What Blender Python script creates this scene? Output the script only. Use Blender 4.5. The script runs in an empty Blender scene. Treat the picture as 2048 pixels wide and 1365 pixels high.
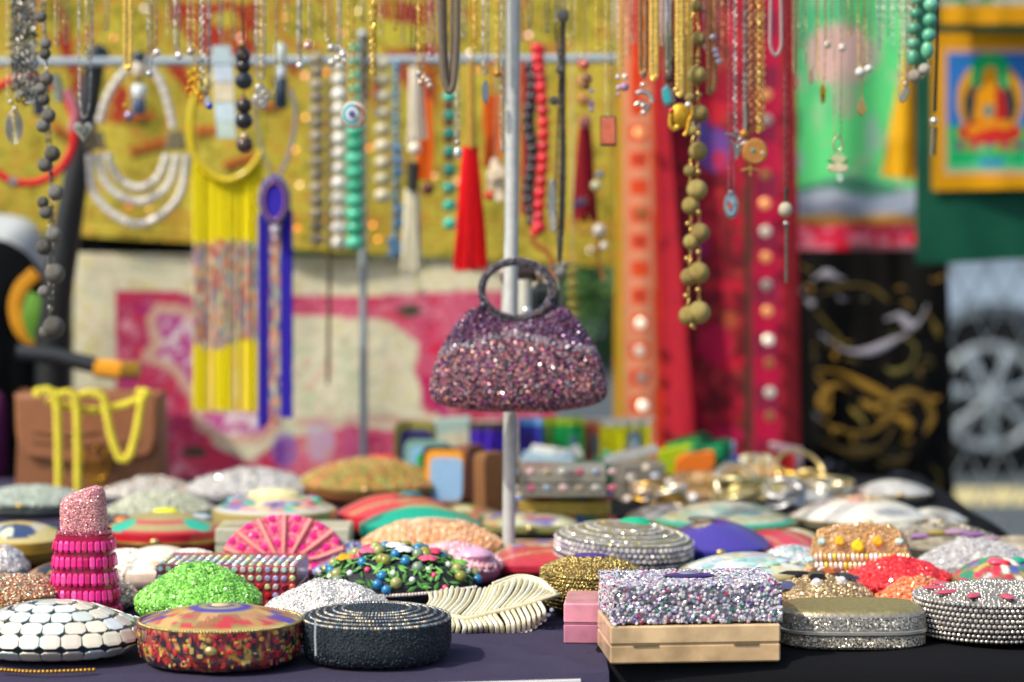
import bpy, math, random
import numpy as np
from mathutils import Matrix, Vector
R = math.radians
rng = np.random.default_rng(11)
random.seed(5)

# ------------------------------------------------------------------ camera, sky, sun, exposure
SC = bpy.context.scene
COL = SC.collection
FPX = 85 / 36 * 2048
CZ, PITCH, TABLE = 1.16, R(3.3), 0.75
cd = bpy.data.cameras.new('camera'); cam = bpy.data.objects.new('camera', cd); COL.objects.link(cam)
cam.location = (0, 0, CZ); cam.rotation_euler = (R(90) - PITCH, 0, 0)
cd.lens = 85; cd.sensor_width = 36; cd.clip_start = .05; cd.clip_end = 500
cd.dof.use_dof = True; cd.dof.focus_distance = 2.26; cd.dof.aperture_fstop = 3.5; cd.dof.aperture_blades = 0
SC.camera = cam
SUN_AZ, SUN_EL = R(-54), R(46)          # azimuth from the camera's back, towards its left
to_sun = Vector((math.sin(SUN_AZ) * math.cos(SUN_EL), -math.cos(SUN_AZ) * math.cos(SUN_EL), math.sin(SUN_EL)))
wd = bpy.data.worlds.new('World'); SC.world = wd; wd.use_nodes = True
nt = wd.node_tree
sky = nt.nodes.new('ShaderNodeTexSky'); sky.sky_type = 'NISHITA'; sky.sun_disc = False
sky.sun_elevation = SUN_EL; sky.sun_rotation = math.atan2(to_sun.x, to_sun.y)
sky.air_density = 1.0; sky.dust_density = 3.0; sky.ozone_density = 1.0
nt.links.new(sky.outputs[0], nt.nodes['Background'].inputs[0])
nt.nodes['Background'].inputs[1].default_value = 0.15
sd = bpy.data.lights.new('sun', 'SUN'); so = bpy.data.objects.new('sun', sd); COL.objects.link(so)
sd.energy = 2.9; sd.angle = R(0.5); sd.color = (1, .93, .81)
so.rotation_euler = to_sun.to_track_quat('Z', 'Y').to_euler(); so.location = (-3, -3, 5)
SC.view_settings.view_transform = 'Standard'; SC.view_settings.look = 'None'
SC.view_settings.exposure = 0.4; SC.view_settings.gamma = 1; SC.view_settings.use_curve_mapping = False
try:
    SC.cycles.use_denoising = True
    SC.cycles.sample_clamp_indirect = 6; SC.cycles.sample_clamp_direct = 0
    SC.cycles.max_bounces = 6; SC.cycles.caustics_reflective = False; SC.cycles.caustics_refractive = False
except Exception: pass

# ------------------------------------------------------------------ helpers: places and colours
def P(px, py, Y):
    xc = (px - 1024) / FPX; yc = (682.5 - py) / FPX
    c, s = math.cos(PITCH), math.sin(PITCH)
    t = Y / (c + yc * s)
    return np.array((xc * t, Y, CZ + (-s + yc * c) * t))
def TB(px, py, z=TABLE):
    xc = (px - 1024) / FPX; yc = (682.5 - py) / FPX
    c, s = math.cos(PITCH), math.sin(PITCH)
    dz = -s + yc * c; t = (z - CZ) / dz
    return np.array((xc * t, (c + yc * s) * t, z))
def K(px, Y): return px * Y / FPX
def H(h, k=1.0):
    v = np.array([int(h[i:i + 2], 16) / 255 for i in (0, 2, 4)])
    v = np.where(v <= .04045, v / 12.92, ((v + .055) / 1.055) ** 2.4)
    return np.clip(v * k, 0, .9)
def unit(v): return v / (np.linalg.norm(v, axis=-1, keepdims=True) + 1e-12)

# ------------------------------------------------------------------ materials (colour comes from the mesh's own Col layer)
MATS = {}
def mat(name, rough=.5, metal=0., spec=.5, grain=.12, gs=300., bump=.0, bs=800., coat=0., sheen=0., trans=0., cells=0., irid=0., ior=1.5, alpha=1.):
    if name in MATS: return MATS[name]
    m = bpy.data.materials.new(name); m.use_nodes = True; t = m.node_tree; N, L = t.nodes, t.links
    b = N['Principled BSDF']
    at = N.new('ShaderNodeAttribute'); at.attribute_name = 'Col'
    tc = N.new('ShaderNodeTexCoord')
    nz = N.new('ShaderNodeTexNoise'); nz.inputs['Scale'].default_value = gs; nz.inputs['Detail'].default_value = 4
    L.new(tc.outputs['Object'], nz.inputs['Vector'])
    mr = N.new('ShaderNodeMapRange'); mr.inputs[1].default_value = .3; mr.inputs[2].default_value = .7
    mr.inputs[3].default_value = 1 - grain; mr.inputs[4].default_value = 1 + grain
    L.new(nz.outputs[0], mr.inputs[0])
    mx = N.new('ShaderNodeVectorMath'); mx.operation = 'SCALE'
    L.new(at.outputs['Color'], mx.inputs[0]); L.new(mr.outputs[0], mx.inputs['Scale'])
    L.new(mx.outputs[0], b.inputs['Base Color'])
    b.inputs['Metallic'].default_value = metal; b.inputs['Roughness'].default_value = rough
    b.inputs['Specular IOR Level'].default_value = spec; b.inputs['Coat Weight'].default_value = coat
    b.inputs['Sheen Weight'].default_value = sheen; b.inputs['Transmission Weight'].default_value = trans
    b.inputs['IOR'].default_value = ior
    b.inputs['Coat Roughness'].default_value = .08
    if irid:
        b.inputs['Thin Film Thickness'].default_value = irid; b.inputs['Thin Film IOR'].default_value = 1.6
    nrm = None
    if cells:                                   # glitter: every flake of a voronoi leans its own way
        vo = N.new('ShaderNodeTexVoronoi'); vo.inputs['Scale'].default_value = cells
        L.new(tc.outputs['Object'], vo.inputs['Vector'])
        s1 = N.new('ShaderNodeVectorMath'); s1.operation = 'SUBTRACT'; s1.inputs[1].default_value = (.5, .5, .5)
        L.new(vo.outputs['Color'], s1.inputs[0])
        s2 = N.new('ShaderNodeVectorMath'); s2.operation = 'SCALE'; s2.inputs['Scale'].default_value = 1.1
        L.new(s1.outputs[0], s2.inputs[0])
        ge = N.new('ShaderNodeNewGeometry')
        ad = N.new('ShaderNodeVectorMath'); ad.operation = 'ADD'
        L.new(ge.outputs['Normal'], ad.inputs[0]); L.new(s2.outputs[0], ad.inputs[1])
        no = N.new('ShaderNodeVectorMath'); no.operation = 'NORMALIZE'; L.new(ad.outputs[0], no.inputs[0])
        L.new(no.outputs[0], b.inputs['Normal'])
    elif bump:
        n2 = N.new('ShaderNodeTexNoise'); n2.inputs['Scale'].default_value = bs; n2.inputs['Detail'].default_value = 3
        L.new(tc.outputs['Object'], n2.inputs['Vector'])
        bu = N.new('ShaderNodeBump'); bu.inputs['Strength'].default_value = bump; bu.inputs['Distance'].default_value = .002
        L.new(n2.outputs[0], bu.inputs['Height']); L.new(bu.outputs[0], b.inputs['Normal'])
    MATS[name] = m; return m
fabric = mat('woven_fabric', .85, spec=.15, grain=.18, gs=700, bump=.5, bs=1300)
silk = mat('glossy_fabric', .6, spec=.2, grain=.12, gs=400, bump=.25, bs=900)
thread = mat('thread', .8, spec=.3, grain=.2, gs=1500, bump=.3, bs=2500)
leather = mat('leather', .48, spec=.4, grain=.1, gs=150, bump=.3, bs=700)
enamel = mat('enamel', .28, spec=.5, grain=.08, gs=250, bump=.08, bs=500, coat=.3)
stone = mat('inlaid_stone', .3, spec=.5, grain=.16, gs=120, bump=.1, bs=400, coat=.2)
pearl = mat('mother_of_pearl', .22, spec=.6, grain=.12, gs=70, bump=.12, bs=90, coat=.4, irid=420)
bead = mat('glossy_bead', .2, spec=.5, grain=.1, gs=200, coat=.3)
matte = mat('matte_bead', .6, spec=.4, grain=.2, gs=350, bump=.4, bs=600)
gem = mat('cut_crystal', .26, metal=.3, spec=.6, grain=.1, gs=900, coat=.25)
gemab = mat('rainbow_crystal', .22, metal=.4, spec=.7, grain=.1, gs=900, coat=.35, irid=480)
champagne = mat('champagne_metal', .4, metal=.3, spec=.5, grain=.15, gs=500, bump=.2, bs=900)
metal = mat('polished_metal', .3, metal=.8, grain=.1, gs=200)
brush = mat('worn_metal', .42, metal=.62, grain=.25, gs=260, bump=.3, bs=500)
antique = mat('antique_metal', .5, metal=.5, grain=.4, gs=420, bump=.5, bs=620)
glitter = mat('glitter', .3, metal=.7, grain=.15, gs=500, cells=650)
coarse = mat('coarse_glitter', .32, metal=.45, grain=.25, gs=500, cells=750)
dark_cloth = mat('dark_cloth', .95, spec=.08, grain=.2, gs=900, bump=.3, bs=1500)
paint = mat('painted_metal', .35, spec=.5, grain=.05, gs=60, coat=.5)
plastic = mat('plastic', .4, spec=.5, grain=.06, gs=120)
tubem = mat('galvanised_tube', .5, metal=.1, spec=.5, grain=.1, gs=90, bump=.08, bs=200)
marble = mat('marbled_resin', .28, spec=.5, grain=.3, gs=38, bump=.05, bs=60, coat=.4)
mirror = mat('mirror_glass', .42, metal=.6, grain=.08, gs=120)
rubber = mat('rubber', .8, spec=.3, grain=.2, gs=80, bump=.2)
asphalt = mat('asphalt', .9, spec=.2, grain=.35, gs=60, bump=.6, bs=150)
leafm = mat('leaf', .6, spec=.3, grain=.3, gs=20)
glass = mat('window_glass', .05, metal=.0, spec=.8, grain=.02, coat=1.)

# ------------------------------------------------------------------ mesh building
class MB:
    def __init__(s): s.V = []; s.F = []; s.C = []; s.n = 0
    def add(s, V, F, col=None, vcol=None):
        """F: list of int arrays (m,k); col: one colour or a list of per-face arrays; vcol: per vertex"""
        V = np.asarray(V, float); s.V.append(V)
        for i, f in enumerate(F):
            f = np.asarray(f, int)
            if f.size == 0: continue
            s.F.append(f + s.n)
            if vcol is not None: s.C.append(np.asarray(vcol)[f])
            else:
                c = col[i] if isinstance(col, list) else col
                c = np.asarray(c, float)
                if c.ndim == 1: c = np.broadcast_to(c, (len(f), 3))
                s.C.append(np.repeat(c[:, None, :], f.shape[1], 1))
        s.n += len(V); return s
    def merge(s, part, col): return s.add(part[0], part[1], col)
    def mesh(s, name, smooth=True):
        me = bpy.data.meshes.new(name)
        V = np.concatenate(s.V); me.vertices.add(len(V)); me.vertices.foreach_set('co', V.astype(np.float32).ravel())
        tot = np.concatenate([np.full(len(f), f.shape[1]) for f in s.F])
        loops = np.concatenate([f.ravel() for f in s.F])
        me.loops.add(len(loops)); me.loops.foreach_set('vertex_index', loops.astype(np.int32))
        me.polygons.add(len(tot)); st = np.concatenate([[0], np.cumsum(tot)[:-1]])
        me.polygons.foreach_set('loop_start', st.astype(np.int32))
        me.polygons.foreach_set('use_smooth', np.full(len(tot), bool(smooth)))
        me.update(calc_edges=True)
        if smooth: me.set_sharp_from_angle(angle=R(52))
        C = np.concatenate([c.reshape(-1, 3) for c in s.C])
        a = me.color_attributes.new('Col', 'FLOAT_COLOR', 'CORNER')
        a.data.foreach_set('color', np.concatenate([C, np.ones((len(C), 1))], 1).astype(np.float32).ravel())
        return me
    def build(s, name, m, parent=None, smooth=True, stuff=False, world=False, label=None):
        me = s.mesh(name, smooth); me.materials.append(m)
        return link(name, me, parent, stuff=stuff, world=world, label=label)
def link(name, me, parent=None, stuff=False, world=False, label=None, loc=None, scale=None, rot=None):
    o = bpy.data.objects.new(name, me); COL.objects.link(o)
    if parent is not None:
        o.parent = parent
        if world: o.location = tuple(-Vector(parent.location)) if parent.parent is None else (0, 0, 0)
    if loc is not None: o.location = Vector(o.location) + Vector(loc)
    if scale is not None: o.scale = scale if hasattr(scale, '__len__') else (scale,) * 3
    if rot is not None: o.rotation_euler = rot
    if stuff: o['kind'] = 'stuff'
    if label: o['label'] = label
    return o
def thing(name, label, cat, loc=(0, 0, 0), rot=(0, 0, 0), group=None):
    o = bpy.data.objects.new(name, None); COL.objects.link(o); o.empty_display_size = .02
    o.location = tuple(loc); o.rotation_euler = rot if hasattr(rot, '__len__') else (0, 0, rot)
    o['label'] = label; o['category'] = cat
    if group: o['group'] = group
    return o
def tag(o, label, cat, group=None):
    o['label'] = label; o['category'] = cat
    if group: o['group'] = group
    return o
def structure(o): o['kind'] = 'structure'; return o

def grid_faces(nu, nv, closed_u=False, closed_v=False):
    iu = np.arange(nu if closed_u else nu - 1); iv = np.arange(nv if closed_v else nv - 1)
    a, b = np.meshgrid(iu, iv, indexing='ij'); a = a.ravel(); b = b.ravel()
    a2 = (a + 1) % nu; b2 = (b + 1) % nv
    return np.stack([a * nv + b, a2 * nv + b, a2 * nv + b2, a * nv + b2], 1)
def xform(p, M3=None, t=(0, 0, 0)):
    V = np.asarray(p[0], float)
    if M3 is not None: V = V @ np.asarray(M3).T
    return (V + np.asarray(t), p[1])
def rot3(x=0, y=0, z=0): return np.array((Matrix.Rotation(z, 3, 'Z') @ Matrix.Rotation(y, 3, 'Y') @ Matrix.Rotation(x, 3, 'X')))
def box(sx, sy, sz, c=(0, 0, 0), r=None):
    """chamfered box centred on c"""
    h = np.array((sx, sy, sz)) / 2; r = min(h) * .12 if r is None else min(r, min(h) * .95)
    V = []; idx = {}
    for a in (0, 1, 2):
        for s in np.ndindex(2, 2, 2):
            sg = np.array(s) * 2 - 1; v = sg * (h - r); v[a] = sg[a] * h[a]
            idx[(a,) + s] = len(V); V.append(v)
    F4 = []; F3 = []
    for a in (0, 1, 2):
        b, c2 = (a + 1) % 3, (a + 2) % 3
        for s in (0, 1):
            q = []
            for (x, y) in ((0, 0), (1, 0), (1, 1), (0, 1)):
                k = [0, 0, 0]; k[a] = s; k[b] = x; k[c2] = y; q.append(idx[(a,) + tuple(k)])
            F4.append(q if s else q[::-1])
    for a in (0, 1, 2):                           # edges running along axis a
        b, c2 = (a + 1) % 3, (a + 2) % 3
        for x in (0, 1):
            for y in (0, 1):
                k0 = [0, 0, 0]; k0[b] = x; k0[c2] = y; k1 = list(k0); k1[a] = 1
                q = [idx[(b,) + tuple(k0)], idx[(b,) + tuple(k1)], idx[(c2,) + tuple(k1)], idx[(c2,) + tuple(k0)]]
                F4.append(q if (x == y) else q[::-1])
    for s in np.ndindex(2, 2, 2):
        q = [idx[(0,) + s], idx[(1,) + s], idx[(2,) + s]]
        F3.append(q if sum(s) % 2 else q[::-1])
    return (np.array(V) + np.asarray(c), [np.array(F4), np.array(F3)])
def sphere(r=1, n=12, m=8, c=(0, 0, 0), s=(1, 1, 1)):
    th = np.linspace(0, 2 * math.pi, n, endpoint=False); ph = np.linspace(0, math.pi, m + 1)[1:-1]
    V = [(math.sin(p) * math.cos(t), math.sin(p) * math.sin(t), math.cos(p)) for t in th for p in ph]
    k = len(ph); F = grid_faces(n, k, closed_u=True)[:, ::-1]; top = len(V); V += [(0, 0, 1), (0, 0, -1)]
    i = np.arange(n)
    T1 = np.stack([np.full(n, top), i * k, ((i + 1) % n) * k], 1)
    T2 = np.stack([np.full(n, top + 1), ((i + 1) % n) * k + k - 1, i * k + k - 1], 1)
    return (np.array(V) * r * np.array(s) + np.array(c), [F, T1, T2])
def tube(path, r, n=8, closed=False, caps=True, flat=1.0, up=(0, -1, 0)):
    """sweep a ring along path; r may vary; flat squashes across 'up'"""
    p = np.asarray(path, float); m = len(p); r = np.broadcast_to(np.asarray(r, float), (m,))
    if closed: t = unit(np.roll(p, -1, 0) - np.roll(p, 1, 0))
    else: t = unit(np.gradient(p, axis=0))
    upv = np.broadcast_to(np.asarray(up, float), p.shape)
    a = np.cross(t, upv); bad = np.linalg.norm(a, axis=1) < 1e-3
    if bad.any(): a[bad] = np.cross(t[bad], (1, 0.01, 0))
    a = unit(a); b = np.cross(a, t)
    th = np.linspace(0, 2 * math.pi, n, endpoint=False)
    V = p[:, None] + r[:, None, None] * (np.cos(th)[None, :, None] * a[:, None] + flat * np.sin(th)[None, :, None] * b[:, None])
    F = grid_faces(m, n, closed_u=closed, closed_v=True)
    L = [F]
    if caps and not closed: L += [np.arange(n)[None, :], ((m - 1) * n + np.arange(n))[None, ::-1]]
    return (V.reshape(-1, 3), L)
def bezier(pts, n=40):
    """smooth curve through the points (Catmull-Rom)"""
    p = np.asarray(pts, float)
    if len(p) == 2: return p[0] + (p[1] - p[0]) * np.linspace(0, 1, n)[:, None]
    q = np.vstack([2 * p[0] - p[1], p, 2 * p[-1] - p[-2]]); out = []
    k = max(2, n // (len(p) - 1))
    for i in range(len(p) - 1):
        a, b, c, d = q[i:i + 4]
        for u in np.linspace(0, 1, k, endpoint=False):
            out.append(.5 * ((2 * b) + (c - a) * u + (2 * a - 5 * b + 4 * c - d) * u * u + (3 * b - a - 3 * c + d) * u ** 3))
    out.append(p[-1]); return np.array(out)
def resample(p, step):
    p = np.asarray(p, float); d = np.concatenate([[0], np.cumsum(np.linalg.norm(np.diff(p, axis=0), axis=1))])
    n = max(2, int(d[-1] / step) + 1); s = np.linspace(0, d[-1], n)
    return np.stack([np.interp(s, d, p[:, i]) for i in range(3)], 1)
def extrude(pts, th, bevel=.15):
    """outline in (x, z) to a plate of thickness th along y with a soft edge"""
    p = np.asarray(pts, float); n = len(p); c = p.mean(0); q = c + (p - c) * (1 - bevel)
    mk = lambda a, y: np.stack([a[:, 0], np.full(n, y), a[:, 1]], 1)
    V = np.vstack([mk(q, -th / 2), mk(p, -th / 5), mk(p, th / 5), mk(q, th / 2)])
    F = grid_faces(4, n, closed_v=True)
    return (V, [F, np.arange(n)[None, ::-1], (3 * n + np.arange(n))[None, :]])
def outline(n, a, b, p=2.0, ph=0.):
    t = np.linspace(0, 2 * math.pi, n, endpoint=False) + ph; c, s = np.cos(t), np.sin(t)
    return np.stack([a * np.sign(c) * np.abs(c) ** (2 / p), b * np.sign(s) * np.abs(s) ** (2 / p)], 1)
def lathe(prof, a, b, p=2.0, n=64):
    """prof: (scale, z) from bottom to top, outline a superellipse; returns V, F and per-vertex (u, v, z, row)"""
    o = outline(n, 1, 1, p); prof = np.asarray(prof, float)
    V = np.concatenate([np.stack([o[:, 0] * a * s, o[:, 1] * b * s, np.full(n, z)], 1) for s, z in prof])
    F = grid_faces(len(prof), n, closed_v=True)[:, ::-1]
    return V, [F]
def tri(F):
    out = []
    for f in F:
        if f.shape[1] == 3: out.append(f)
        else:
            for k in range(1, f.shape[1] - 1): out.append(f[:, [0, k, k + 1]])
    return np.concatenate(out)
def sample(p, n, seed=0, mindist=0.):
    V, F = p; T = tri(F); g = np.random.default_rng(seed)
    A, B, C = V[T[:, 0]], V[T[:, 1]], V[T[:, 2]]; cr = np.cross(B - A, C - A); ar = np.linalg.norm(cr, axis=1)
    n0 = n * 3 if mindist else n
    k = g.choice(len(T), n0, p=ar / ar.sum()); u = g.random((n0, 2)); fl = u.sum(1) > 1; u[fl] = 1 - u[fl]
    pos = A[k] + u[:, :1] * (B - A)[k] + u[:, 1:] * (C - A)[k]; nr = unit(cr[k])
    if mindist:                                   # thin out what stands too close, by hashing into cells
        keep = []; cell = {}
        for i, q in enumerate(pos):
            c = tuple(np.floor(q / mindist).astype(int))
            if c in cell: continue
            cell[c] = 1; keep.append(i)
            if len(keep) >= n: break
        pos, nr = pos[keep], nr[keep]
    return pos, nr
def outward(pos, nr, c):
    s = np.sign(((pos - np.asarray(c)) * nr).sum(1)); s[s == 0] = 1; return nr * s[:, None]
# stamp shapes
def _gem(k=6, h=.5):
    t = np.arange(k) * 2 * math.pi / k
    V = np.vstack([np.stack([np.cos(t), np.sin(t), 0 * t], 1), np.stack([np.cos(t) * .6, np.sin(t) * .6, 0 * t + h], 1)])
    i = np.arange(k); return (V, [np.stack([i, (i + 1) % k, (i + 1) % k + k, i + k], 1), (np.arange(k) + k)[None, :]])
GEM = _gem(); GEM4 = _gem(4, .5); GEM8 = _gem(8, .55)
SEED = sphere(1, 6, 4); BALL = sphere(1, 8, 6)
_s = box(1, 1, 1, (0, 0, .5), .2); TILE = _s
def _pet():
    V = np.array([(-1, 0, 0), (0, -.45, .1), (1, 0, .35), (0, .45, .1), (0, 0, .4)], float)
    return (V, [np.array([(0, 1, 4), (1, 2, 4), (2, 3, 4), (3, 0, 4)])])
PETAL = _pet()
def stamp(proto, pos, nr, size, cols, jit=0., seed=0, spin=None, mb=None, tang=None, flat=1.):
    """join copies of proto set on pos along nr; size scalar, (n,) or (n,3)"""
    V, F = proto; n = len(pos); g = np.random.default_rng(seed)
    nr = unit(nr + jit * g.normal(size=(n, 3)))
    ref = np.tile((0., 0., 1.), (n, 1)); ref[np.abs(nr[:, 2]) > .9] = (1., 0, 0)
    if tang is not None: ref = tang
    a = unit(np.cross(ref, nr)); b = np.cross(nr, a)
    if spin is None: spin = g.random(n) * 6.283
    spin = np.broadcast_to(spin, (n,))
    a2 = a * np.cos(spin)[:, None] + b * np.sin(spin)[:, None]; b2 = np.cross(nr, a2)
    sz = np.asarray(size, float); sz = np.broadcast_to(sz.reshape(-1, 1) if sz.ndim == 1 else sz, (n, 3)) if sz.ndim else np.full((n, 3), float(sz))
    W = pos[:, None] + V[None, :, :1] * (a2 * sz[:, :1])[:, None] + V[None, :, 1:2] * (b2 * sz[:, 1:2])[:, None] + V[None, :, 2:] * (nr * sz[:, 2:] * flat)[:, None]
    m = len(V); off = (np.arange(n) * m)[:, None, None]
    FF = [(f[None] + off).reshape(-1, f.shape[1]) for f in F]
    cols = np.asarray(cols, float); cols = np.broadcast_to(cols, (n, 3)) if cols.ndim == 1 else cols
    CC = [np.repeat(cols, len(f), 0) for f in F]
    mb = mb or MB(); mb.add(W.reshape(-1, 3), FF, CC); return mb
def pick(pal, n, seed=0, var=.1):
    g = np.random.default_rng(seed); pal = [H(x) if isinstance(x, str) else x for x in pal]
    c = np.array(pal)[g.integers(0, len(pal), n)]
    return np.clip(c * (1 + var * g.normal(size=(n, 1))), .003, .95)
PROTO = {}
def proto(kind, col, m, shape=None, smooth=True):
    key = (kind, str(col), m.name)
    if key not in PROTO:
        sh = shape if shape is not None else sphere(1, 16, 10)
        b = MB(); b.merge(sh, H(col) if isinstance(col, str) else col); me = b.mesh(kind, smooth); me.materials.append(m); PROTO[key] = me
    return PROTO[key]
# painting
def vnoise(x, y, sc, seed=0):
    g = np.random.default_rng(seed); T = g.random((64, 64)); x = np.asarray(x) / sc + 1000; y = np.asarray(y) / sc + 1000
    xi, yi = np.floor(x).astype(int), np.floor(y).astype(int); fx, fy = x - xi, y - yi
    fx = fx * fx * (3 - 2 * fx); fy = fy * fy * (3 - 2 * fy); t = lambda a, b: T[a % 64, b % 64]
    return (t(xi, yi) * (1 - fx) + t(xi + 1, yi) * fx) * (1 - fy) + (t(xi, yi + 1) * (1 - fx) + t(xi + 1, yi + 1) * fx) * fy
def fbm(x, y, sc, seed=0): return vnoise(x, y, sc, seed) * .55 + vnoise(x, y, sc / 2.1, seed + 1) * .3 + vnoise(x, y, sc / 4.3, seed + 2) * .15
def inpoly(x, y, poly):
    r = np.zeros(np.shape(x), bool); n = len(poly)
    for i in range(n):
        (x1, y1), (x2, y2) = poly[i], poly[(i + 1) % n]
        if y1 == y2: continue
        c = ((y1 > y) != (y2 > y)) & (x < (x2 - x1) * (y - y1) / (y2 - y1) + x1); r ^= c
    return r
def segd(x, y, pts):
    d = np.full(np.shape(x), 1e9)
    for (x1, y1), (x2, y2) in zip(pts[:-1], pts[1:]):
        dx, dy = x2 - x1, y2 - y1; t = np.clip(((x - x1) * dx + (y - y1) * dy) / (dx * dx + dy * dy + 1e-9), 0, 1)
        d = np.minimum(d, np.hypot(x - x1 - t * dx, y - y1 - t * dy))
    return d
def ell(x, y, cx, cy, rx, ry): return ((x - cx) / rx) ** 2 + ((y - cy) / ry) ** 2
def put(C, m, col, a=1.):
    m = np.asarray(m, float)[..., None] * a; C[:] = C * (1 - m) + H(col) * m if isinstance(col, str) else C * (1 - m) + col * m
def vor(pal, n, seed=0, line=None, lw=.02, sx=1., sy=1.):
    g = np.random.default_rng(seed); pts = g.uniform(-1.1, 1.1, (n, 2)); c = pick(pal, n, seed + 1)
    def f(u, v, *_):
        d = np.hypot((u[..., None] - pts[:, 0]) * sx, (v[..., None] - pts[:, 1]) * sy); k = np.argsort(d, -1)[..., :2]
        out = c[k[..., 0]]
        if line is not None:
            dd = np.take_along_axis(d, k, -1); e = (dd[..., 1] - dd[..., 0]) < lw * 2
            out = np.where(e[..., None], H(line), out)
        return out
    return f
def flat(c): 
    cc = H(c) if isinstance(c, str) else np.asarray(c)
    return lambda u, v, *_: np.broadcast_to(cc, np.shape(u) + (3,)).copy()

# ------------------------------------------------------------------ cloths that hang
def cloth(name, x0, x1, y0, y1, Y, paintf, step=5., amp=.012, wl=90., seed=0, mtl=None, parent=None, lean=0., sway=0.):
    """a hanging cloth; x0..y1 give its size at distance Y in picture units; y0/y1/x0/x1 may be functions"""
    fx0 = x0 if callable(x0) else (lambda t: x0); fx1 = x1 if callable(x1) else (lambda t: x1)
    fy0 = y0 if callable(y0) else (lambda t: y0); fy1 = y1 if callable(y1) else (lambda t: y1)
    nx = max(4, int((fx1(.5) - fx0(.5)) / step)); ny = max(4, int((fy1(.5) - fy0(.5)) / step))
    s, t = np.meshgrid(np.linspace(0, 1, nx), np.linspace(0, 1, ny), indexing='ij')
    ya = np.vectorize(fy0)(s); yb = np.vectorize(fy1)(s); y = ya + (yb - ya) * t
    xa = np.vectorize(fx0)(t); xb = np.vectorize(fx1)(t); x = xa + (xb - xa) * s
    g = np.random.default_rng(seed); dz = 0
    for k in range(4):
        dz = dz + np.sin(x / wl * 6.28 * (.5 + .6 * k) + g.random() * 6 + t * g.normal() * 2.) * amp / (1 + k * .7) * (.5 + .5 * t)
    dz = dz + amp * .8 * (fbm(x, y, wl * 1.2, seed) - .5)
    Yv = Y + dz + lean * t
    c, sn = math.cos(PITCH), math.sin(PITCH); xc = (x - 1024) / FPX; yc = (682.5 - y) / FPX; k = Y / (c + yc * sn)
    V = np.stack([xc * k, Yv, CZ + (-sn + yc * c) * k], -1).reshape(-1, 3)
    C = paintf(x, y).reshape(-1, 3); n = len(V)
    F = grid_faces(nx, ny)[:, ::-1]; V2 = V + (0, .0025, 0)
    b = MB(); b.add(np.vstack([V, V2]), [F, F[:, ::-1] + n], vcol=np.vstack([C, C]))
    ring = np.concatenate([np.arange(nx) * ny, (nx - 1) * ny + np.arange(1, ny), np.arange(nx - 2, -1, -1) * ny + ny - 1, np.arange(ny - 2, 0, -1)])
    r2 = np.roll(ring, -1); b.add(np.vstack([V, V2]), [np.stack([ring, r2, r2 + n, ring + n], 1)], vcol=np.vstack([C, C]))
    o = b.build(name, mtl or fabric, parent, world=parent is not None)
    return o, Yv

# ================================================================== THE SETTING
b = MB(); g_ = np.linspace(-60, 60, 13); gx, gy = np.meshgrid(g_, g_ + 50, indexing='ij')
b.add(np.stack([gx.ravel(), gy.ravel(), 0 * gx.ravel()], 1), [grid_faces(13, 13)[:, ::-1]], H('50585c'))
structure(b.build('ground', asphalt, smooth=False))
b = MB(); b.merge(box(14, .42, .004, (4, 9.45, .004)), H('d2c48c'))
o = b.build('parking_line', fabric, smooth=False); tag(o, 'faded yellow line painted on the grey asphalt in front of the car', 'road marking'); structure(o)

# hedge behind the stall
def hedge():
    root = thing('hedge', 'blurred green hedge behind the stall between the banner and the red shawls', 'hedge', (.2, 16.5, 0))
    g = np.random.default_rng(3); n = 9000
    pos = np.stack([g.uniform(-3.6, 1.15, n), g.normal(0, .35, n), g.uniform(.05, 2.3, n)], 1)
    pos[:, 1] += .25 * np.sin(pos[:, 0] * 3) + .2 * np.sin(pos[:, 2] * 5 + pos[:, 0])
    nr = unit(g.normal(size=(n, 3)) + (0, -.6, .6))
    stamp(PETAL, pos, nr, g.uniform(.05, .1, n), pick(['4c7a38', '6b9a4a', '39602c', '84ac5a'], n, 4, .2)).build('foliage', leafm, root, False, stuff=True)
    b = MB()
    for i in range(8):
        x = -3.3 + i * .6; b.merge(tube(bezier([(x, 0, 0), (x + .05, .1, .7), (x - .1, 0, 1.5)], 10), .03, 6), H('5a4a38'))
    b.build('stems', matte, root)
hedge()

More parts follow.
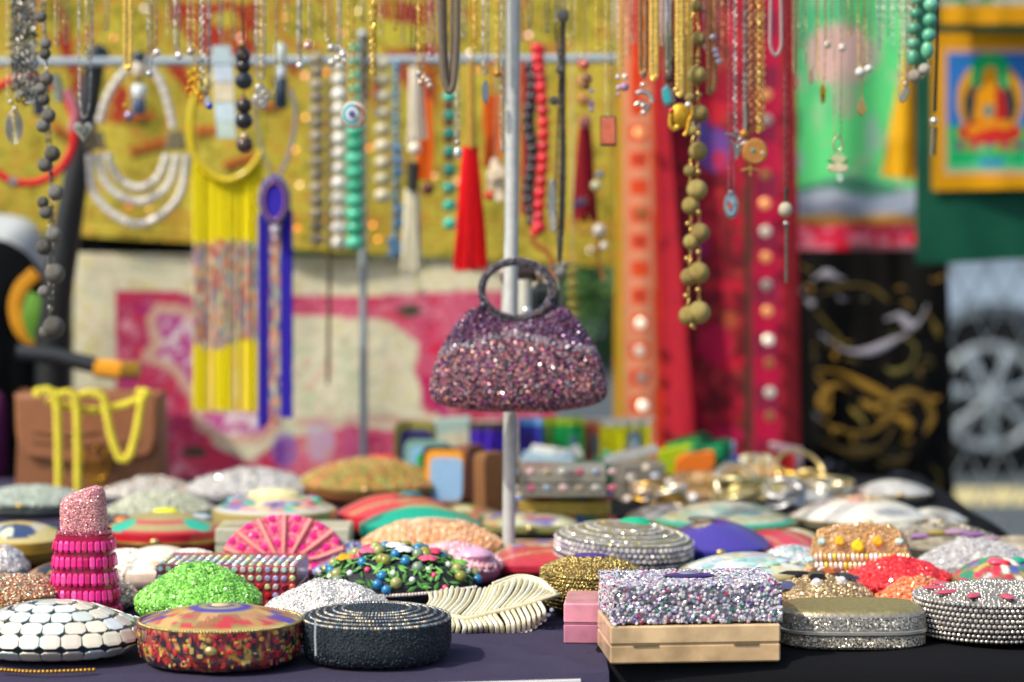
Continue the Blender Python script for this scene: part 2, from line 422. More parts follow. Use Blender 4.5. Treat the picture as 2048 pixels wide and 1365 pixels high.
# the parked car beyond the fence
def car():
    Y = 10.1; wx = K(1988 - 1024, Y); root = thing('parked_car', 'pale silver blue parked car with a many spoked wheel behind the fence', 'car', (wx, Y, 0))
    body = H('8a9cb0'); L0, L1 = -.95, 3.75      # front overhang .. tail, x from the front wheel
    zr, rw = .34, .40
    def side(y):
        pts = [(L0, .30), (L0 - .02, .62), (L0 + .1, .80)]
        pts += [(L0 + .5, .92), (.55, .99), (1.25, 1.42), (2.45, 1.46), (3.25, 1.08), (L1 - .05, 1.02), (L1, .62), (L1 - .03, .32)]
        for cx in (2.7, 0):                      # wheel arches from the tail forwards
            pts += [(cx + rw * math.cos(a), zr + rw * math.sin(a)) for a in np.linspace(-.15, math.pi + .15, 17)]
        return [(x, z) for x, z in pts]
    pts = side(0); ar = np.array(pts)
    # lower body as a plate with width, arches cut through; cabin narrower on top
    belt = .98
    def plate(poly, y0, y1, tuck=0.):
        n = len(poly); p = np.array(poly)
        tk = np.where(p[:, 1] > belt, (p[:, 1] - belt) * tuck, 0)
        A = np.stack([p[:, 0], np.full(n, y0) + tk, p[:, 1]], 1); B = np.stack([p[:, 0], np.full(n, y1) - tk, p[:, 1]], 1)
        i = np.arange(n); j = (i + 1) % n
        return (np.vstack([A, B]), [np.stack([i, j, j + n, i + n], 1), i[None, ::-1], (i + n)[None, :]])
    b = MB(); b.merge(plate(pts, 0, 1.75, .35), body); b.build('body', paint, root, smooth=False)
    b = MB(); b.merge(plate([(.78, 1.0), (1.3, 1.38), (1.75, 1.40), (1.75, 1.0)], -.006, .02, .0), H('20262a'))
    b.merge(plate([(1.82, 1.0), (1.82, 1.40), (2.4, 1.41), (2.95, 1.05)], -.006, .02, 0), H('20262a'))
    o = b.build('side_window', glass, root, smooth=False); o.location = (0, .12, 0)
    for x in (.72, 1.78, 2.6):
        b = MB(); b.merge(box(.012, .012, .6, (x, -.004, .66)), H('4a545c')); b.build('door_seam', paint, root, False)
    b = MB(); b.merge(box(.18, .03, .03, (1.55, -.015, .9)), H('b8c6d0')); b.build('door_handle', paint, root)
    b = MB(); b.merge(box(.35, .04, .14, (L0 + .22, .0, .72)), H('d8dde0')); b.build('headlight', glass, root)
    b = MB(); b.merge(box(1.8, .05, .09, (1.35, .0, .30)), H('3a4248')); b.build('sill', rubber, root)
    for cx in (0, 2.7):
        b = MB(); th = np.linspace(0, 2 * math.pi, 40, endpoint=False)
        b.merge(tube(np.stack([.275 * np.cos(th), 0 * th + .12, .275 * np.sin(th)], 1), .062, 12, True), H('16181a'))
        w = b.build('wheel', rubber, root); w.location = (cx, 0, .34)
        b = MB(); b.merge(tube(np.stack([.212 * np.cos(th), 0 * th + .04, .212 * np.sin(th)], 1), .017, 8, True), H('8e9aa2'))
        b.merge(tube(np.stack([.2 * np.cos(th), 0 * th + .15, .2 * np.sin(th)], 1), .02, 8, True), H('808a90'))
        b.merge(sphere(.042, 14, 8, (0, .02, 0), (1, .5, 1)), H('8e9aa2')); b.build('rim', paint, w)
        for k in range(7):
            a = k * 2 * math.pi / 7 + .28; b = MB()
            for s in (-.06, .06):
                b.merge(tube([(.03 * math.cos(a), .01, .03 * math.sin(a)), (.12 * math.cos(a + s * .5), .015, .12 * math.sin(a + s * .5)), (.212 * math.cos(a + s * 1.3), .03, .212 * math.sin(a + s * 1.3))], [.016, .013, .013], 6, flat=.6), H('82909a'))
            b.build('spoke', paint, w)
        b = MB(); b.merge(sphere(.2, 20, 4, (0, .1, 0), (1, .05, 1)), H('101214')); b.build('brake_disc', brush, w)
car()

# chain link fence
def fence():
    Y = 5.0; root = thing('chain_link_fence', 'diamond mesh chain link fence between the stall and the parked car', 'fence', (K(1720 - 1024, Y), Y, 0))
    x0, x1, z0, z1 = .42, 1.35, .05, 2.0; p = .075; b = MB()
    n = int((x1 - x0) / p) + 1; m = int((z1 - z0) / p)
    for i in range(-1, n + 1):
        for s in (1, -1):
            pts = []
            for j in range(m + 1):
                xx = x0 + i * p + (p / 2 if (j % 2) else 0) * s + (0 if s == 1 else p)
                pts.append((xx, Y + .002 * s, z0 + j * p))
            pts = np.array(pts); pts[:, 0] = np.clip(pts[:, 0], x0, x1 + .1)
            b.merge(tube(pts, .0024, 4, caps=False), H('9aa2a4'))
    b.build('wire_mesh', brush, root, stuff=True, world=True)
    for x in (.42, 1.42):
        c = MB(); c.merge(tube([(x, Y + .03, 0), (x, Y + .03, 2.05)], .024, 10), H('8a9092')); c.build('post', tubem, root, world=True)
    c = MB(); c.merge(tube([(.42, Y + .03, 2.02), (1.42, Y + .03, 2.02)], .018, 8), H('8a9092')); c.build('top_rail', tubem, root, world=True)
fence()

# stall frame behind the cloths: carries them
def back_frame():
    root = thing('stall_frame', 'grey tubular stall frame carrying the banners above the picture edge', 'frame', (0, 4.6, 0))
    for x in (-1.15, 1.28):
        c = MB(); c.merge(tube([(x, 4.4, 0), (x, 4.4, 1.9)], .016, 10), H('8a9296')); c.build('upright', tubem, root, world=True)
    c = MB(); c.merge(tube([(-1.15, 4.4, 1.75), (1.28, 4.4, 1.75)], .012, 10), H('8a9296')); c.build('crossbar', tubem, root, world=True)
back_frame()

# ------------------------------------------------------------------ banners and shawls
def olive_paint(x, y):
    n1 = fbm(x, y, 120, 1); n2 = fbm(x, y, 34, 5); n3 = vnoise(x, y, 12, 9)
    C = H('b6a63c') * (.82 + .4 * n1[..., None]); put(C, (n1 > .52) & (n2 > .4), 'bcb244', .7); n4 = fbm(x, y, 46, 77); put(C, np.abs(n4 - .5) < .014, '7e7626', .6); put(C, np.abs(n2 - .5) < .02, 'c8702c', .5); put(C, np.abs(fbm(x, y, 28, 78) - .52) < .02, 'd0c458', .5)
    put(C, (n2 > .66), 'a8762a', .5); put(C, (n2 < .36) & (n3 > .4), '6c6a1e', .6); put(C, (n3 > .8), 'c88438', .4)
    for cx, cy, r in ((250, 60, 70), (130, 30, 60), (610, 40, 55), (900, 60, 50), (1100, 40, 60), (300, 240, 40)):
        d = np.hypot(x - cx, y - cy); put(C, (np.abs(d - r) < 7) & (n2 > .42), 'b05a2a', .6); put(C, (d < r * .7) & (n3 > .55), '6f7020', .7)
    red = '9c1420'
    for poly in ([(112, 0), (118, 0), (158, 128), (168, 270), (140, 270), (135, 150), (118, 80)],
                 [(325, 0), (430, 0), (520, 5), (520, 60), (505, 112), (400, 112), (372, 70), (340, 40)],
                 [(330, 128), (372, 128), (425, 200), (385, 205)], [(195, 250), (240, 165), (260, 175), (250, 245)],
                 [(745, 0), (870, 0), (860, 42), (800, 50), (755, 28)], [(770, 96), (875, 92), (885, 215), (850, 228), (800, 160), (775, 112)],
                 [(735, 150), (755, 150), (760, 210), (742, 205)], [(1000, 130), (1030, 130), (1035, 260), (1015, 260)],
                 [(560, 120), (590, 118), (600, 150), (575, 160)]):
        xx = x + 26 * (n2 - .5); yy = y + 22 * (n4 - .5); put(C, inpoly(xx, yy, poly) & (np.abs(n4 - .5) > .02), red, .92)
    put(C, ell(x, y, 452, 40, 26, 16) < 1, 'b9a93a'); put(C, ell(x, y, 790, 62, 45, 18) < 1, 'bdb03c')
    for (a, bb) in (((268, 302), (325, 286)), ((395, 262), (430, 260)), ((112, 255), (150, 285)), ((520, 215), (560, 212)), ((455, 330), (505, 315)), ((250, 235), (300, 232))):
        put(C, segd(x, y, [a, bb]) < 9, 'b4562a', .9); put(C, (segd(x, y + -12, [a, bb]) < 6), '3a3416', .8)
    for yy, c in ((425, 'b2662e'), (441, '8c6f22'), (470, 'a87a2c'), (500, '7c6a20')):
        put(C, np.abs(y - yy - x * .03 + 10 - 4 * n2) < 3, c, .6)
    return C
bt = lambda s: 460 + 76 * s
o, _ = cloth('patterned_banner', -60, 1228, -70, bt, 4.05, olive_paint, 5, .006, 420, 2, fabric)
tag(o, 'olive yellow patterned cloth with dark red swirls hung behind the necklaces', 'cloth')
def sequins():
    o2 = thing('sequin_string', 'scattered round orange and clear sequins catching the sun on the olive cloth', 'sequins', (0, 4.0, 1.2), group='sequins on the olive cloth')
    g = np.random.default_rng(8)
    hv = unit(np.array(to_sun) + np.array((0, -1, 0)))
    for (x, y, c) in ((226, 78, 'e89060'), (617, 90, 'f0c0b0'), (572, 35, 'e8a030'), (683, 66, 'e89078'), (716, 22, 'd8c890'), (740, 295, 'f09040'), (610, 235, 'e8a860'),
                      (655, 145, 'f09030'), (610, 152, 'e8a080'), (600, 370, 'e8c890'), (594, 458, 'f08030'), (868, 352, 'e0a080'), (258, 414, 'f08048'), (297, 420, 'd0a860'),
                      (940, 106, 'f0e0d0'), (756, 478, 'e8a040'), (480, 76, 'e8b0a0'), (288, 18, 'c0b8b0'), (917, 362, 'e89080'), (952, 140, 'f0a070'), (1058, 70, 'e0b0b0'), (590, 300, 'e8a050'), (1075, 490, 'f08040'), (1180, 500, 'f8e0c0'), (745, 450, 'f09848')):
        p = P(x, y, 4.02); n = unit(hv + .13 * g.normal(size=3))
        mb = MB(); mb.merge(sphere(.0046, 10, 4, (0, 0, 0), (1, 1, .18)), H(c)); me = mb.mesh('sequin'); me.materials.append(mirror)
        q = Vector(n).to_track_quat('Z', 'Y')
        s = link('sequin', me, o2, loc=Vector(p) - Vector(o2.location)); s.rotation_euler = q.to_euler()
sequins()

def cream_paint(x, y):
    n1 = fbm(x, y, 90, 21); n2 = fbm(x, y, 22, 25); n3 = vnoise(x, y, 11, 29)
    C = H('dcd6b8') * (.9 + .2 * n1[..., None]); put(C, (n2 > .66), 'cfc77c', .5); put(C, (n2 < .33), 'b0b59a', .5)
    # fine pale border lines above the frame
    put(C, (np.abs(y - 535) < 4) & (n3 > .4), 'aab08c', .6); put(C, (x < 215) & (x > 165) & (n2 > .55), 'd2c66a', .35)
    top = 582 + (x - 230) * .025
    pk = np.zeros_like(x)
    fr = (x > 232) & (y > top) & ((x < 300) | (y < top + 42))
    fr |= (x > 232) & (x < 330) & (y > 700) | inpoly(x, y, [(232, 690), (300, 700), (365, 760), (395, 840), (430, 890), (500, 925), (560, 880), (700, 850), (840, 870), (860, 1000), (232, 1000)])
    fr |= inpoly(x, y, [(770, 590), (960, 580), (1225, 600), (1225, 850), (990, 850), (880, 835), (850, 800), (828, 740), (840, 690), (790, 650), (740, 625)])
    tone = np.where((n1 > .5)[..., None], H('b83860'), H('cc5a76')); C[:] = np.where(fr[..., None], tone, C)
    r1 = fbm(x, y, 30, 27); r2 = fbm(x, y, 18, 28); put(C, fr & (np.abs(r1 - .5) < .03), 'e09aa4', .6); put(C, fr & (np.abs(r2 - .55) < .03), 'a02050', .55); put(C, fr & (r1 > .66), 'd03a50', .6); put(C, ~fr & (np.abs(r1 - .48) < .018), 'b4aa84', .6); put(C, ~fr & (r2 > .7), 'd0a890', .4)
    for i in range(26):
        g = np.random.default_rng(100 + i); cx, cy = g.choice([256, 275, 350, 480, 900, 1000, 1120]), g.uniform(600, 960)
        put(C, (ell(x, y, cx + g.normal() * 25, cy, 13, 12) < 1) & fr, ['e08090', 'd83048', 'e6a0ac', 'a82878'][i % 4], .7)
    # the curving paisley outline with magenta and white inside
    pa = [(300, 640), (315, 690), (290, 715), (345, 735), (385, 790), (400, 850), (450, 880), (520, 880), (560, 850), (540, 780), (470, 720), (430, 660), (360, 620), (318, 615)]
    ins = inpoly(x, y, pa); put(C, ins, 'd9bfc6'); put(C, ins & (n2 > .5), 'b8388a', .9); put(C, ins & (n3 > .68), 'e8e4e4', .8)
    put(C, segd(x, y, pa + [pa[0]]) < 10, 'd0aa92', .9)
    # lower row of mauve petals, dark green marks, red diamonds
    for cx, cy, rx, ry, c in ((570, 900, 26, 38, '8a62a8'), (560, 905, 12, 28, '6a3a90'), (640, 880, 32, 44, 'b8a0b8'), (705, 900, 22, 44, 'c45a86'), (860, 790, 20, 40, 'b82060'), (960, 760, 40, 20, 'd04070'), (880, 700, 26, 14, 'd02048')):
        put(C, ell(x, y, cx, cy, rx, ry) < 1, c, .85)
    for cx, cy in ((390, 905), (820, 622)): put(C, ell(x, y, cx, cy, 26, 11) < 1, '2c4a34', .95)
    put(C, segd(x, y, [(600, 845), (760, 838), (900, 850)]) < 8, 'c08a84', .7)
    put(C, (x > 560) & (x < 720) & (y > 690) & (n2 > .6) & ~fr, 'b8cab0', .5); put(C, (x > 590) & (x < 680) & (y > 720) & (n3 > .72), 'c89080', .5)
    put(C, inpoly(x, y, [(745, 625), (850, 700), (840, 830), (600, 830), (590, 700), (600, 640)]) & (n3 < .25), 'a8a88a', .3)
    return C
o, _ = cloth('printed_cloth', 148, 1112, lambda s: 505 + 16 * s, 1010, 4.072, cream_paint, 5, .005, 420, 6, fabric)
tag(o, 'cream and pink block printed cloth hanging low behind the brown handbag', 'cloth')
o, _ = cloth('dark_gap_sheet', 100, 470, 440, 540, 4.092, lambda x, y: flat('1a1e1e')(x, y), 16, .01, 100, 7, dark_cloth)  # added sheet, its black stands for the shadowed gap below the olive banner
tag(o, 'black sheet added to darken the gap between the olive banner and the cream cloth', 'cloth')

def shawl(name, label, x0f, x1f, pf, Y, seed, amp=.012, wl=60):
    root = thing(name, label, 'shawl', P((x0f(0) + x1f(0)) / 2, 940, Y), group='red shawls hanging on the right')
    _, Yv = cloth('fabric', x0f, x1f, -70, 960, Y, pf, 4.5, amp, wl, seed, silk, root); return root
def orange_paint(x, y):
    n1 = fbm(x, y, 40, 31); n3 = vnoise(x, y, 9, 33); t = np.clip(y / 950, 0, 1)
    C = H('e08e68') * (.9 + .25 * n1[..., None])
    put(C, x < 1243 + 6 * t, 'd89a28'); put(C, (x < 1246) & (n3 > .6), 'b8a830', .5)
    ce = 1277 + 4 * t; sq = (np.abs(((y - 265 + 27) % 54.5) - 27) < 17) & (np.abs(x - ce) < 18); put(C, sq, 'e04c20')
    inner = (np.abs(((y - 265 + 27) % 54.5) - 27) < 7) & (np.abs(x - ce) < 7); put(C, inner & ((y // 54.5) % 3 != 0), '8a2838', .8)
    put(C, (np.abs(x - ce) > 23) & (np.abs(x - ce) < 27), 'd09070', .6)
    put(C, (y < 230) & (np.abs(x - 1272) < 10), 'd83c10')
    put(C, x > 1300 + 13 * t, 'd83a12'); put(C, x > 1308 + 20 * t, 'b3202e'); put(C, (x > 1318 + 20 * t) & (n1 > .6), 'a01c30', .6)
    return C
sh1 = shawl('orange_bordered_shawl', 'red shawl with an orange border set with round mirrors', lambda t: 1234 - 8 * t, lambda t: 1325 + 72 * max(0, t - .15) / .85, orange_paint, 3.99, 41, .004, 160)
def crimson_paint(x, y):
    n1 = fbm(x, y, 60, 51); n2 = fbm(x, y, 26, 55); n3 = vnoise(x, y, 13, 59)
    C = H('7c0e20') * (.7 + .5 * n1[..., None]); put(C, n2 > .52, '9c0a2c', .8); put(C, n2 > .68, 'c41030', .7); put(C, np.abs(fbm(x, y, 34, 88) - .5) < .02, 'b04828', .4); put(C, n3 > .8, 'a85030', .35); put(C, n2 < .34, '5c0e1a', .8)
    for cx, cy, rx, ry, c in ((1420, 225, 40, 26, 'c41e30'), (1430, 300, 34, 44, '5a4a9c'), (1398, 250, 20, 34, '4650a0'), (1440, 320, 12, 20, 'c82038'), (1370, 200, 26, 20, '5c1840'), (1460, 640, 18, 18, 'a85030'), (1430, 690, 34, 40, 'b40840'), (1460, 870, 36, 12, 'c00850'), (1400, 480, 18, 40, '8a1258')):
        put(C, ell(x + 14 * (n3 - .5), y, cx, cy, rx, ry) < 1, c, .8)
    put(C, (x > 1488) & (x < 1504), '4a3428', .9)
    bd = (x >= 1504) & (x < 1562); put(C, bd, 'a80838'); ce = 1532
    put(C, bd & (np.abs(((y + 5) % 107) - 53) < 24) & (np.abs(x - ce) < 24), '701838', .85)
    put(C, bd & (np.abs(x - ce) > 23), 'c03040', .5); put(C, x >= 1562, '9e2028'); put(C, x >= 1594, '701418', .8)
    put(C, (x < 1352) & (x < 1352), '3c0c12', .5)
    return C
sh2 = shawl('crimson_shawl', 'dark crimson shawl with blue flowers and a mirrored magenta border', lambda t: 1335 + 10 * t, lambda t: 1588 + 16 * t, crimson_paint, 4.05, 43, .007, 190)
mm = MB(); mm.merge(sphere(1, 18, 6, (0, 0, 0), (1, 1, .09)), H('dcd4c0')); ME_MIR = mm.mesh('mirror'); ME_MIR.materials.append(mirror)
mm = MB(); mm.merge(sphere(1, 18, 6, (0, 0, 0), (1, 1, .09)), H('d8955c')); ME_MIRO = mm.mesh('mirror'); ME_MIRO.materials.append(mirror)
gg = np.random.default_rng(77)
def mirrors(root, Y, rows):
    for x, y, warm, k in rows:
        p = P(x, y, Y); n = unit(np.array((-.12, -.97, .2)) + .08 * gg.normal(size=3)) if k else unit(np.array((.2, -.95, -.1)))
        o = link('mirror', ME_MIRO if warm else ME_MIR, root, loc=Vector(p) - Vector(root.location), scale=K(11.2, Y)); o.rotation_euler = Vector(n).to_track_quat('Z', 'Y').to_euler()
        r = MB(); th = np.linspace(0, 6.283, 20, endpoint=False)
mirrors(sh1, 3.965, [(1280, 265, 1, 1), (1282, 427, 1, 0), (1281, 648, 0, 1), (1279, 703, 0, 1), (1283, 757, 0, 0), (1286, 812, 0, 1)])
mirrors(sh2, 4.02, [(1533, 190, 1, 1), (1533, 240, 0, 0), (1531, 350, 1, 0), (1530, 408, 1, 1), (1531, 463, 0, 1), (1532, 515, 1, 1), (1533, 570, 0, 0), (1535, 623, 1, 1), (1537, 680, 0, 1), (1539, 727, 1, 0), (1540, 785, 0, 1), (1540, 833, 1, 0)])

def green_paint(x, y):
    n1 = fbm(x, y, 110, 61); n2 = fbm(x, y, 40, 64)
    C = H('60cc84') * (.85 + .3 * n1[..., None]); put(C, (n1 > .52), '64e084', .8); put(C, n1 < .38, '50b080', .6); put(C, n2 > .68, 'a8c8a0', .6)
    put(C, ell(x + 40 * (n2 - .5), y, 1675, 110, 62, 62) < 1, 'e0a8ac', .8); put(C, ell(x, y, 1690, 190, 26, 50) < 1, 'b0a898', .7); put(C, ell(x, y, 1745, 110, 20, 30) < 1, 'c8a8a8', .6)
    put(C, ell(x, y, 1745, 270, 16, 42) < 1, '9cc0b0', .8); put(C, ell(x, y, 1583, 250, 16, 42) < 1, '1e5a40', .9); put(C, ell(x, y, 1590, 325, 16, 22) < 1, '9cb4b4', .9)
    put(C, (y > 365 + 12 * np.sin(x / 40)), '4c8870'); put(C, y > 388 + 10 * np.sin(x / 30), 'a9b0c2'); put(C, (y > 388) & (n2 > .55), '8fa0b8', .6)
    put(C, y > 430, 'cfa04a'); put(C, y > 448, 'dc2a4c'); put(C, (y > 455) & (n2 > .55), 'e8889a', .8); put(C, (y > 455) & (n2 < .36), 'f01828', .9); put(C, (y > 488) & (x > 1700), '4a4a50', .8)
    return C
o, _ = cloth('green_printed_cloth', 1560, 1850, -70, lambda s: 512 - 14 * s, 4.75, green_paint, 5, .012, 260, 9, fabric)
tag(o, 'bright green cloth with a pink flower and red hem behind gold necklaces', 'cloth')

def scroll_panel():
    Y = 4.55; root = thing('black_hanging_bag', 'black cloth panel covered in gold and silver scrolls under the green cloth', 'cloth', P(1740, 1000, Y))
    cloth('fabric', 1590, lambda t: 1895 + 20 * t, 500, 1090, Y, lambda x, y: flat('141413')(x, y) * (1 + .3 * (fbm(x, y, 60, 4)[..., None] - .5)), 9, .012, 110, 12, dark_cloth, root)
    gold, dk, sil = 'a8802c', '6a5a26', 'b4b0bc'
    cur = [([(1625, 560), (1650, 548), (1690, 560)], 9, sil), ([(1612, 600), (1622, 606), (1632, 604)], 9, sil), ([(1640, 668), (1690, 700), (1740, 702), (1790, 680), (1825, 660)], 9, sil), ([(1770, 640), (1800, 632), (1820, 652), (1840, 640), (1855, 610)], 10, sil),
           ([(1640, 590), (1690, 572), (1740, 575), (1780, 605)], 6, dk), ([(1630, 620), (1660, 655), (1678, 680), (1650, 690)], 7, dk), ([(1780, 665), (1830, 690), (1820, 730), (1790, 745), (1770, 735)], 7, '7a7038'),
           ([(1632, 740), (1680, 745), (1730, 770), (1790, 800), (1830, 800)], 9, gold), ([(1632, 750), (1660, 790), (1650, 820), (1640, 800), (1670, 770), (1700, 780)], 8, gold),
           ([(1640, 840), (1680, 860), (1740, 865), (1780, 830), (1800, 790), (1840, 790), (1860, 830), (1850, 860)], 9, '8a6c2a'), ([(1640, 880), (1700, 905), (1760, 895), (1790, 850)], 10, '7a6230'),
           ([(1750, 830), (1790, 835), (1820, 850), (1810, 870)], 9, gold), ([(1700, 815), (1720, 835), (1730, 850)], 6, 'a89040'), ([(1800, 885), (1815, 910), (1790, 925), (1750, 905)], 9, '6e5a30'),
           ([(1700, 950), (1740, 970), (1790, 975)], 7, '5c5a2c'), ([(1660, 920), (1650, 940), (1640, 930)], 6, '8a8c98'), ([(1780, 945), (1800, 955), (1825, 960), (1815, 985)], 11, '8a8c98'), ([(1860, 930), (1880, 955), (1870, 990)], 6, dk), ([(1640, 970), (1690, 990), (1760, 1010), (1850, 1000)], 7, dk),
           ([(1720, 800), (1745, 815), (1770, 812)], 12, 'b48a38'), ([(1850, 620), (1870, 650), (1880, 680)], 8, dk), ([(1600, 530), (1625, 545)], 6, dk), ([(1852, 790), (1868, 830), (1850, 870)], 7, '8a6c2a')]
    g = np.random.default_rng(21)
    for i in range(34):
        x, y = g.uniform(1610, 1880), g.choice([g.uniform(545, 740), g.uniform(740, 1000)]); a = g.uniform(0, 6.28); r_ = g.uniform(10, 26); sp = g.uniform(1.5, 4)
        cur.append(([(x + r_ * math.cos(a + sp * t) * (1 - .5 * t), y + r_ * .7 * math.sin(a + sp * t) * (1 - .5 * t)) for t in np.linspace(0, 1, 5)], g.uniform(3, 6), ['6a5a26', '8a6c2a', '4c4424', '7a7c84', 'a8802c', '5c5c4c'][g.integers(6)]))
    for pts, w, c in cur:
        p = bezier([P(x, y, Y - .025) for x, y in pts], 28); t = np.linspace(0, 1, len(p)); r = K(w, Y) * (.25 + .75 * np.sin(t ** g.uniform(.6, 1.6) * math.pi)) * (.8 + .35 * np.sin(t * 9 + w))
        b = MB(); b.merge(tube(p, r * .85, 8, flat=.22), H(c, .8)); b.build('scroll', silk, root, world=True)
scroll_panel()

# ------------------------------------------------------------------ banners on the right
def seat_paint(x, y):
    n2 = fbm(x, y, 20, 71)
    C = H('d2960f') * (.88 + .22 * fbm(x, y, 60, 70)[..., None])
    cx = 1980; fr = (x > 1888) & (x < 2075) & (y > 98) & (y < 350); put(C, fr, 'd09a78')
    ins = (x > 1896) & (x < 2068) & (y > 106) & (y < 342); put(C, ins, '2a6fb4'); put(C, ins & (y > 252), '18a860'); put(C, ins & (y > 330 - .0), '6ab88a', .8)
    put(C, ell(x, y, cx, 200, 66, 80) < 1, 'd09212'); put(C, ell(x, y, cx, 212, 52, 64) < 1, '22383a')
    # green cushion arch behind the head, head, shoulders, robe: a plain seated figure
    put(C, (ell(x, y, cx, 135, 38, 28) < 1) | (ell(x, y, cx - 28, 155, 10, 26) < 1) | (ell(x, y, cx + 28, 155, 10, 26) < 1), '14a45e')
    put(C, (ell(x, y, cx, 157, 15, 24) < 1), 'd4900c'); put(C, inpoly(x, y, [(cx - 27, 184), (cx - 10, 168), (cx + 10, 168), (cx + 27, 184), (cx + 32, 245), (cx - 34, 250)]), 'd8900c')
    put(C, inpoly(x, y, [(cx + 12, 170), (cx + 30, 184), (cx + 34, 250), (cx + 8, 245)]), 'b01c24'); put(C, inpoly(x, y, [(cx - 34, 175), (cx - 26, 172), (cx - 30, 200)]), '8a2030')
    put(C, ell(x, y, cx, 265, 64, 24) < 1, 'c42c22'); put(C, segd(x, y, [(cx - 38, 262), (cx, 248), (cx + 36, 250)]) < 9, 'd88a18'); put(C, ell(x, y, cx - 4, 222, 10, 12) < 1, '2c7c80')
    for i in range(9): put(C, ell(x, y, cx - 60 + i * 15, 292 + 3 * (i % 2), 9, 10) < 1, ['7a3070', '8a9a2a', 'b03a58', '9a8c30'][i % 4], .9)
    put(C, ell(x, y, cx, 326, 30, 10) < 1, '3a78b8', .8); put(C, ins & (n2 > .68) & (y > 290), '5ac488', .6)
    return C
def banner():
    Y = 4.35; root = thing('green_banner', 'dark green banner with a yellow framed painting of a seated figure in red robes', 'banner', P(1980, 520, Y))
    cloth('backing', 1830, 2200, -70, lambda s: 530 - 20 * s, Y, lambda x, y: H('0c4a36') * (.75 + .6 * fbm(x, y, 70, 81)[..., None]), 8, .006, 260, 83, silk, root)
    cloth('painting', 1864, 2110, 66, lambda s: 382 - 6 * s, Y - .022, seat_paint, 3.2, .003, 200, 84, fabric, root)
    b = MB(); b.merge(tube([P(1826, -72, Y), P(2204, -72, Y)], .008, 8), H('5a4632')); b.build('rod', plastic, root, world=True)
banner()
def top_paint(x, y):
    C = H('cf9412') * (.9 + .2 * fbm(x, y, 40, 72)[..., None]); put(C, y < 12, '4a8a68'); put(C, (y < 12) & (fbm(x, y, 25, 9) > .5), 'b8b8a8', .8); put(C, y > 46, '17301e'); return C
o, _ = cloth('yellow_banner', 1880, 2180, -70, 58, 4.27, top_paint, 6, .006, 150, 85, fabric)
tag(o, 'lower edge of a yellow banner above the seated figure banner', 'banner')
o, _ = cloth('yellow_cloth', lambda t: 1815 - 50 * max(0, t - .3) / .7, lambda t: 1870, -70, lambda s: 352 + 16 * s, 4.5, lambda x, y: H('d09c10') * (.85 + .3 * fbm(x, y, 50, 73)[..., None]), 5, .014, 60, 86, silk)
tag(o, 'plain yellow cloth corner hanging left of the dark green banner', 'cloth')

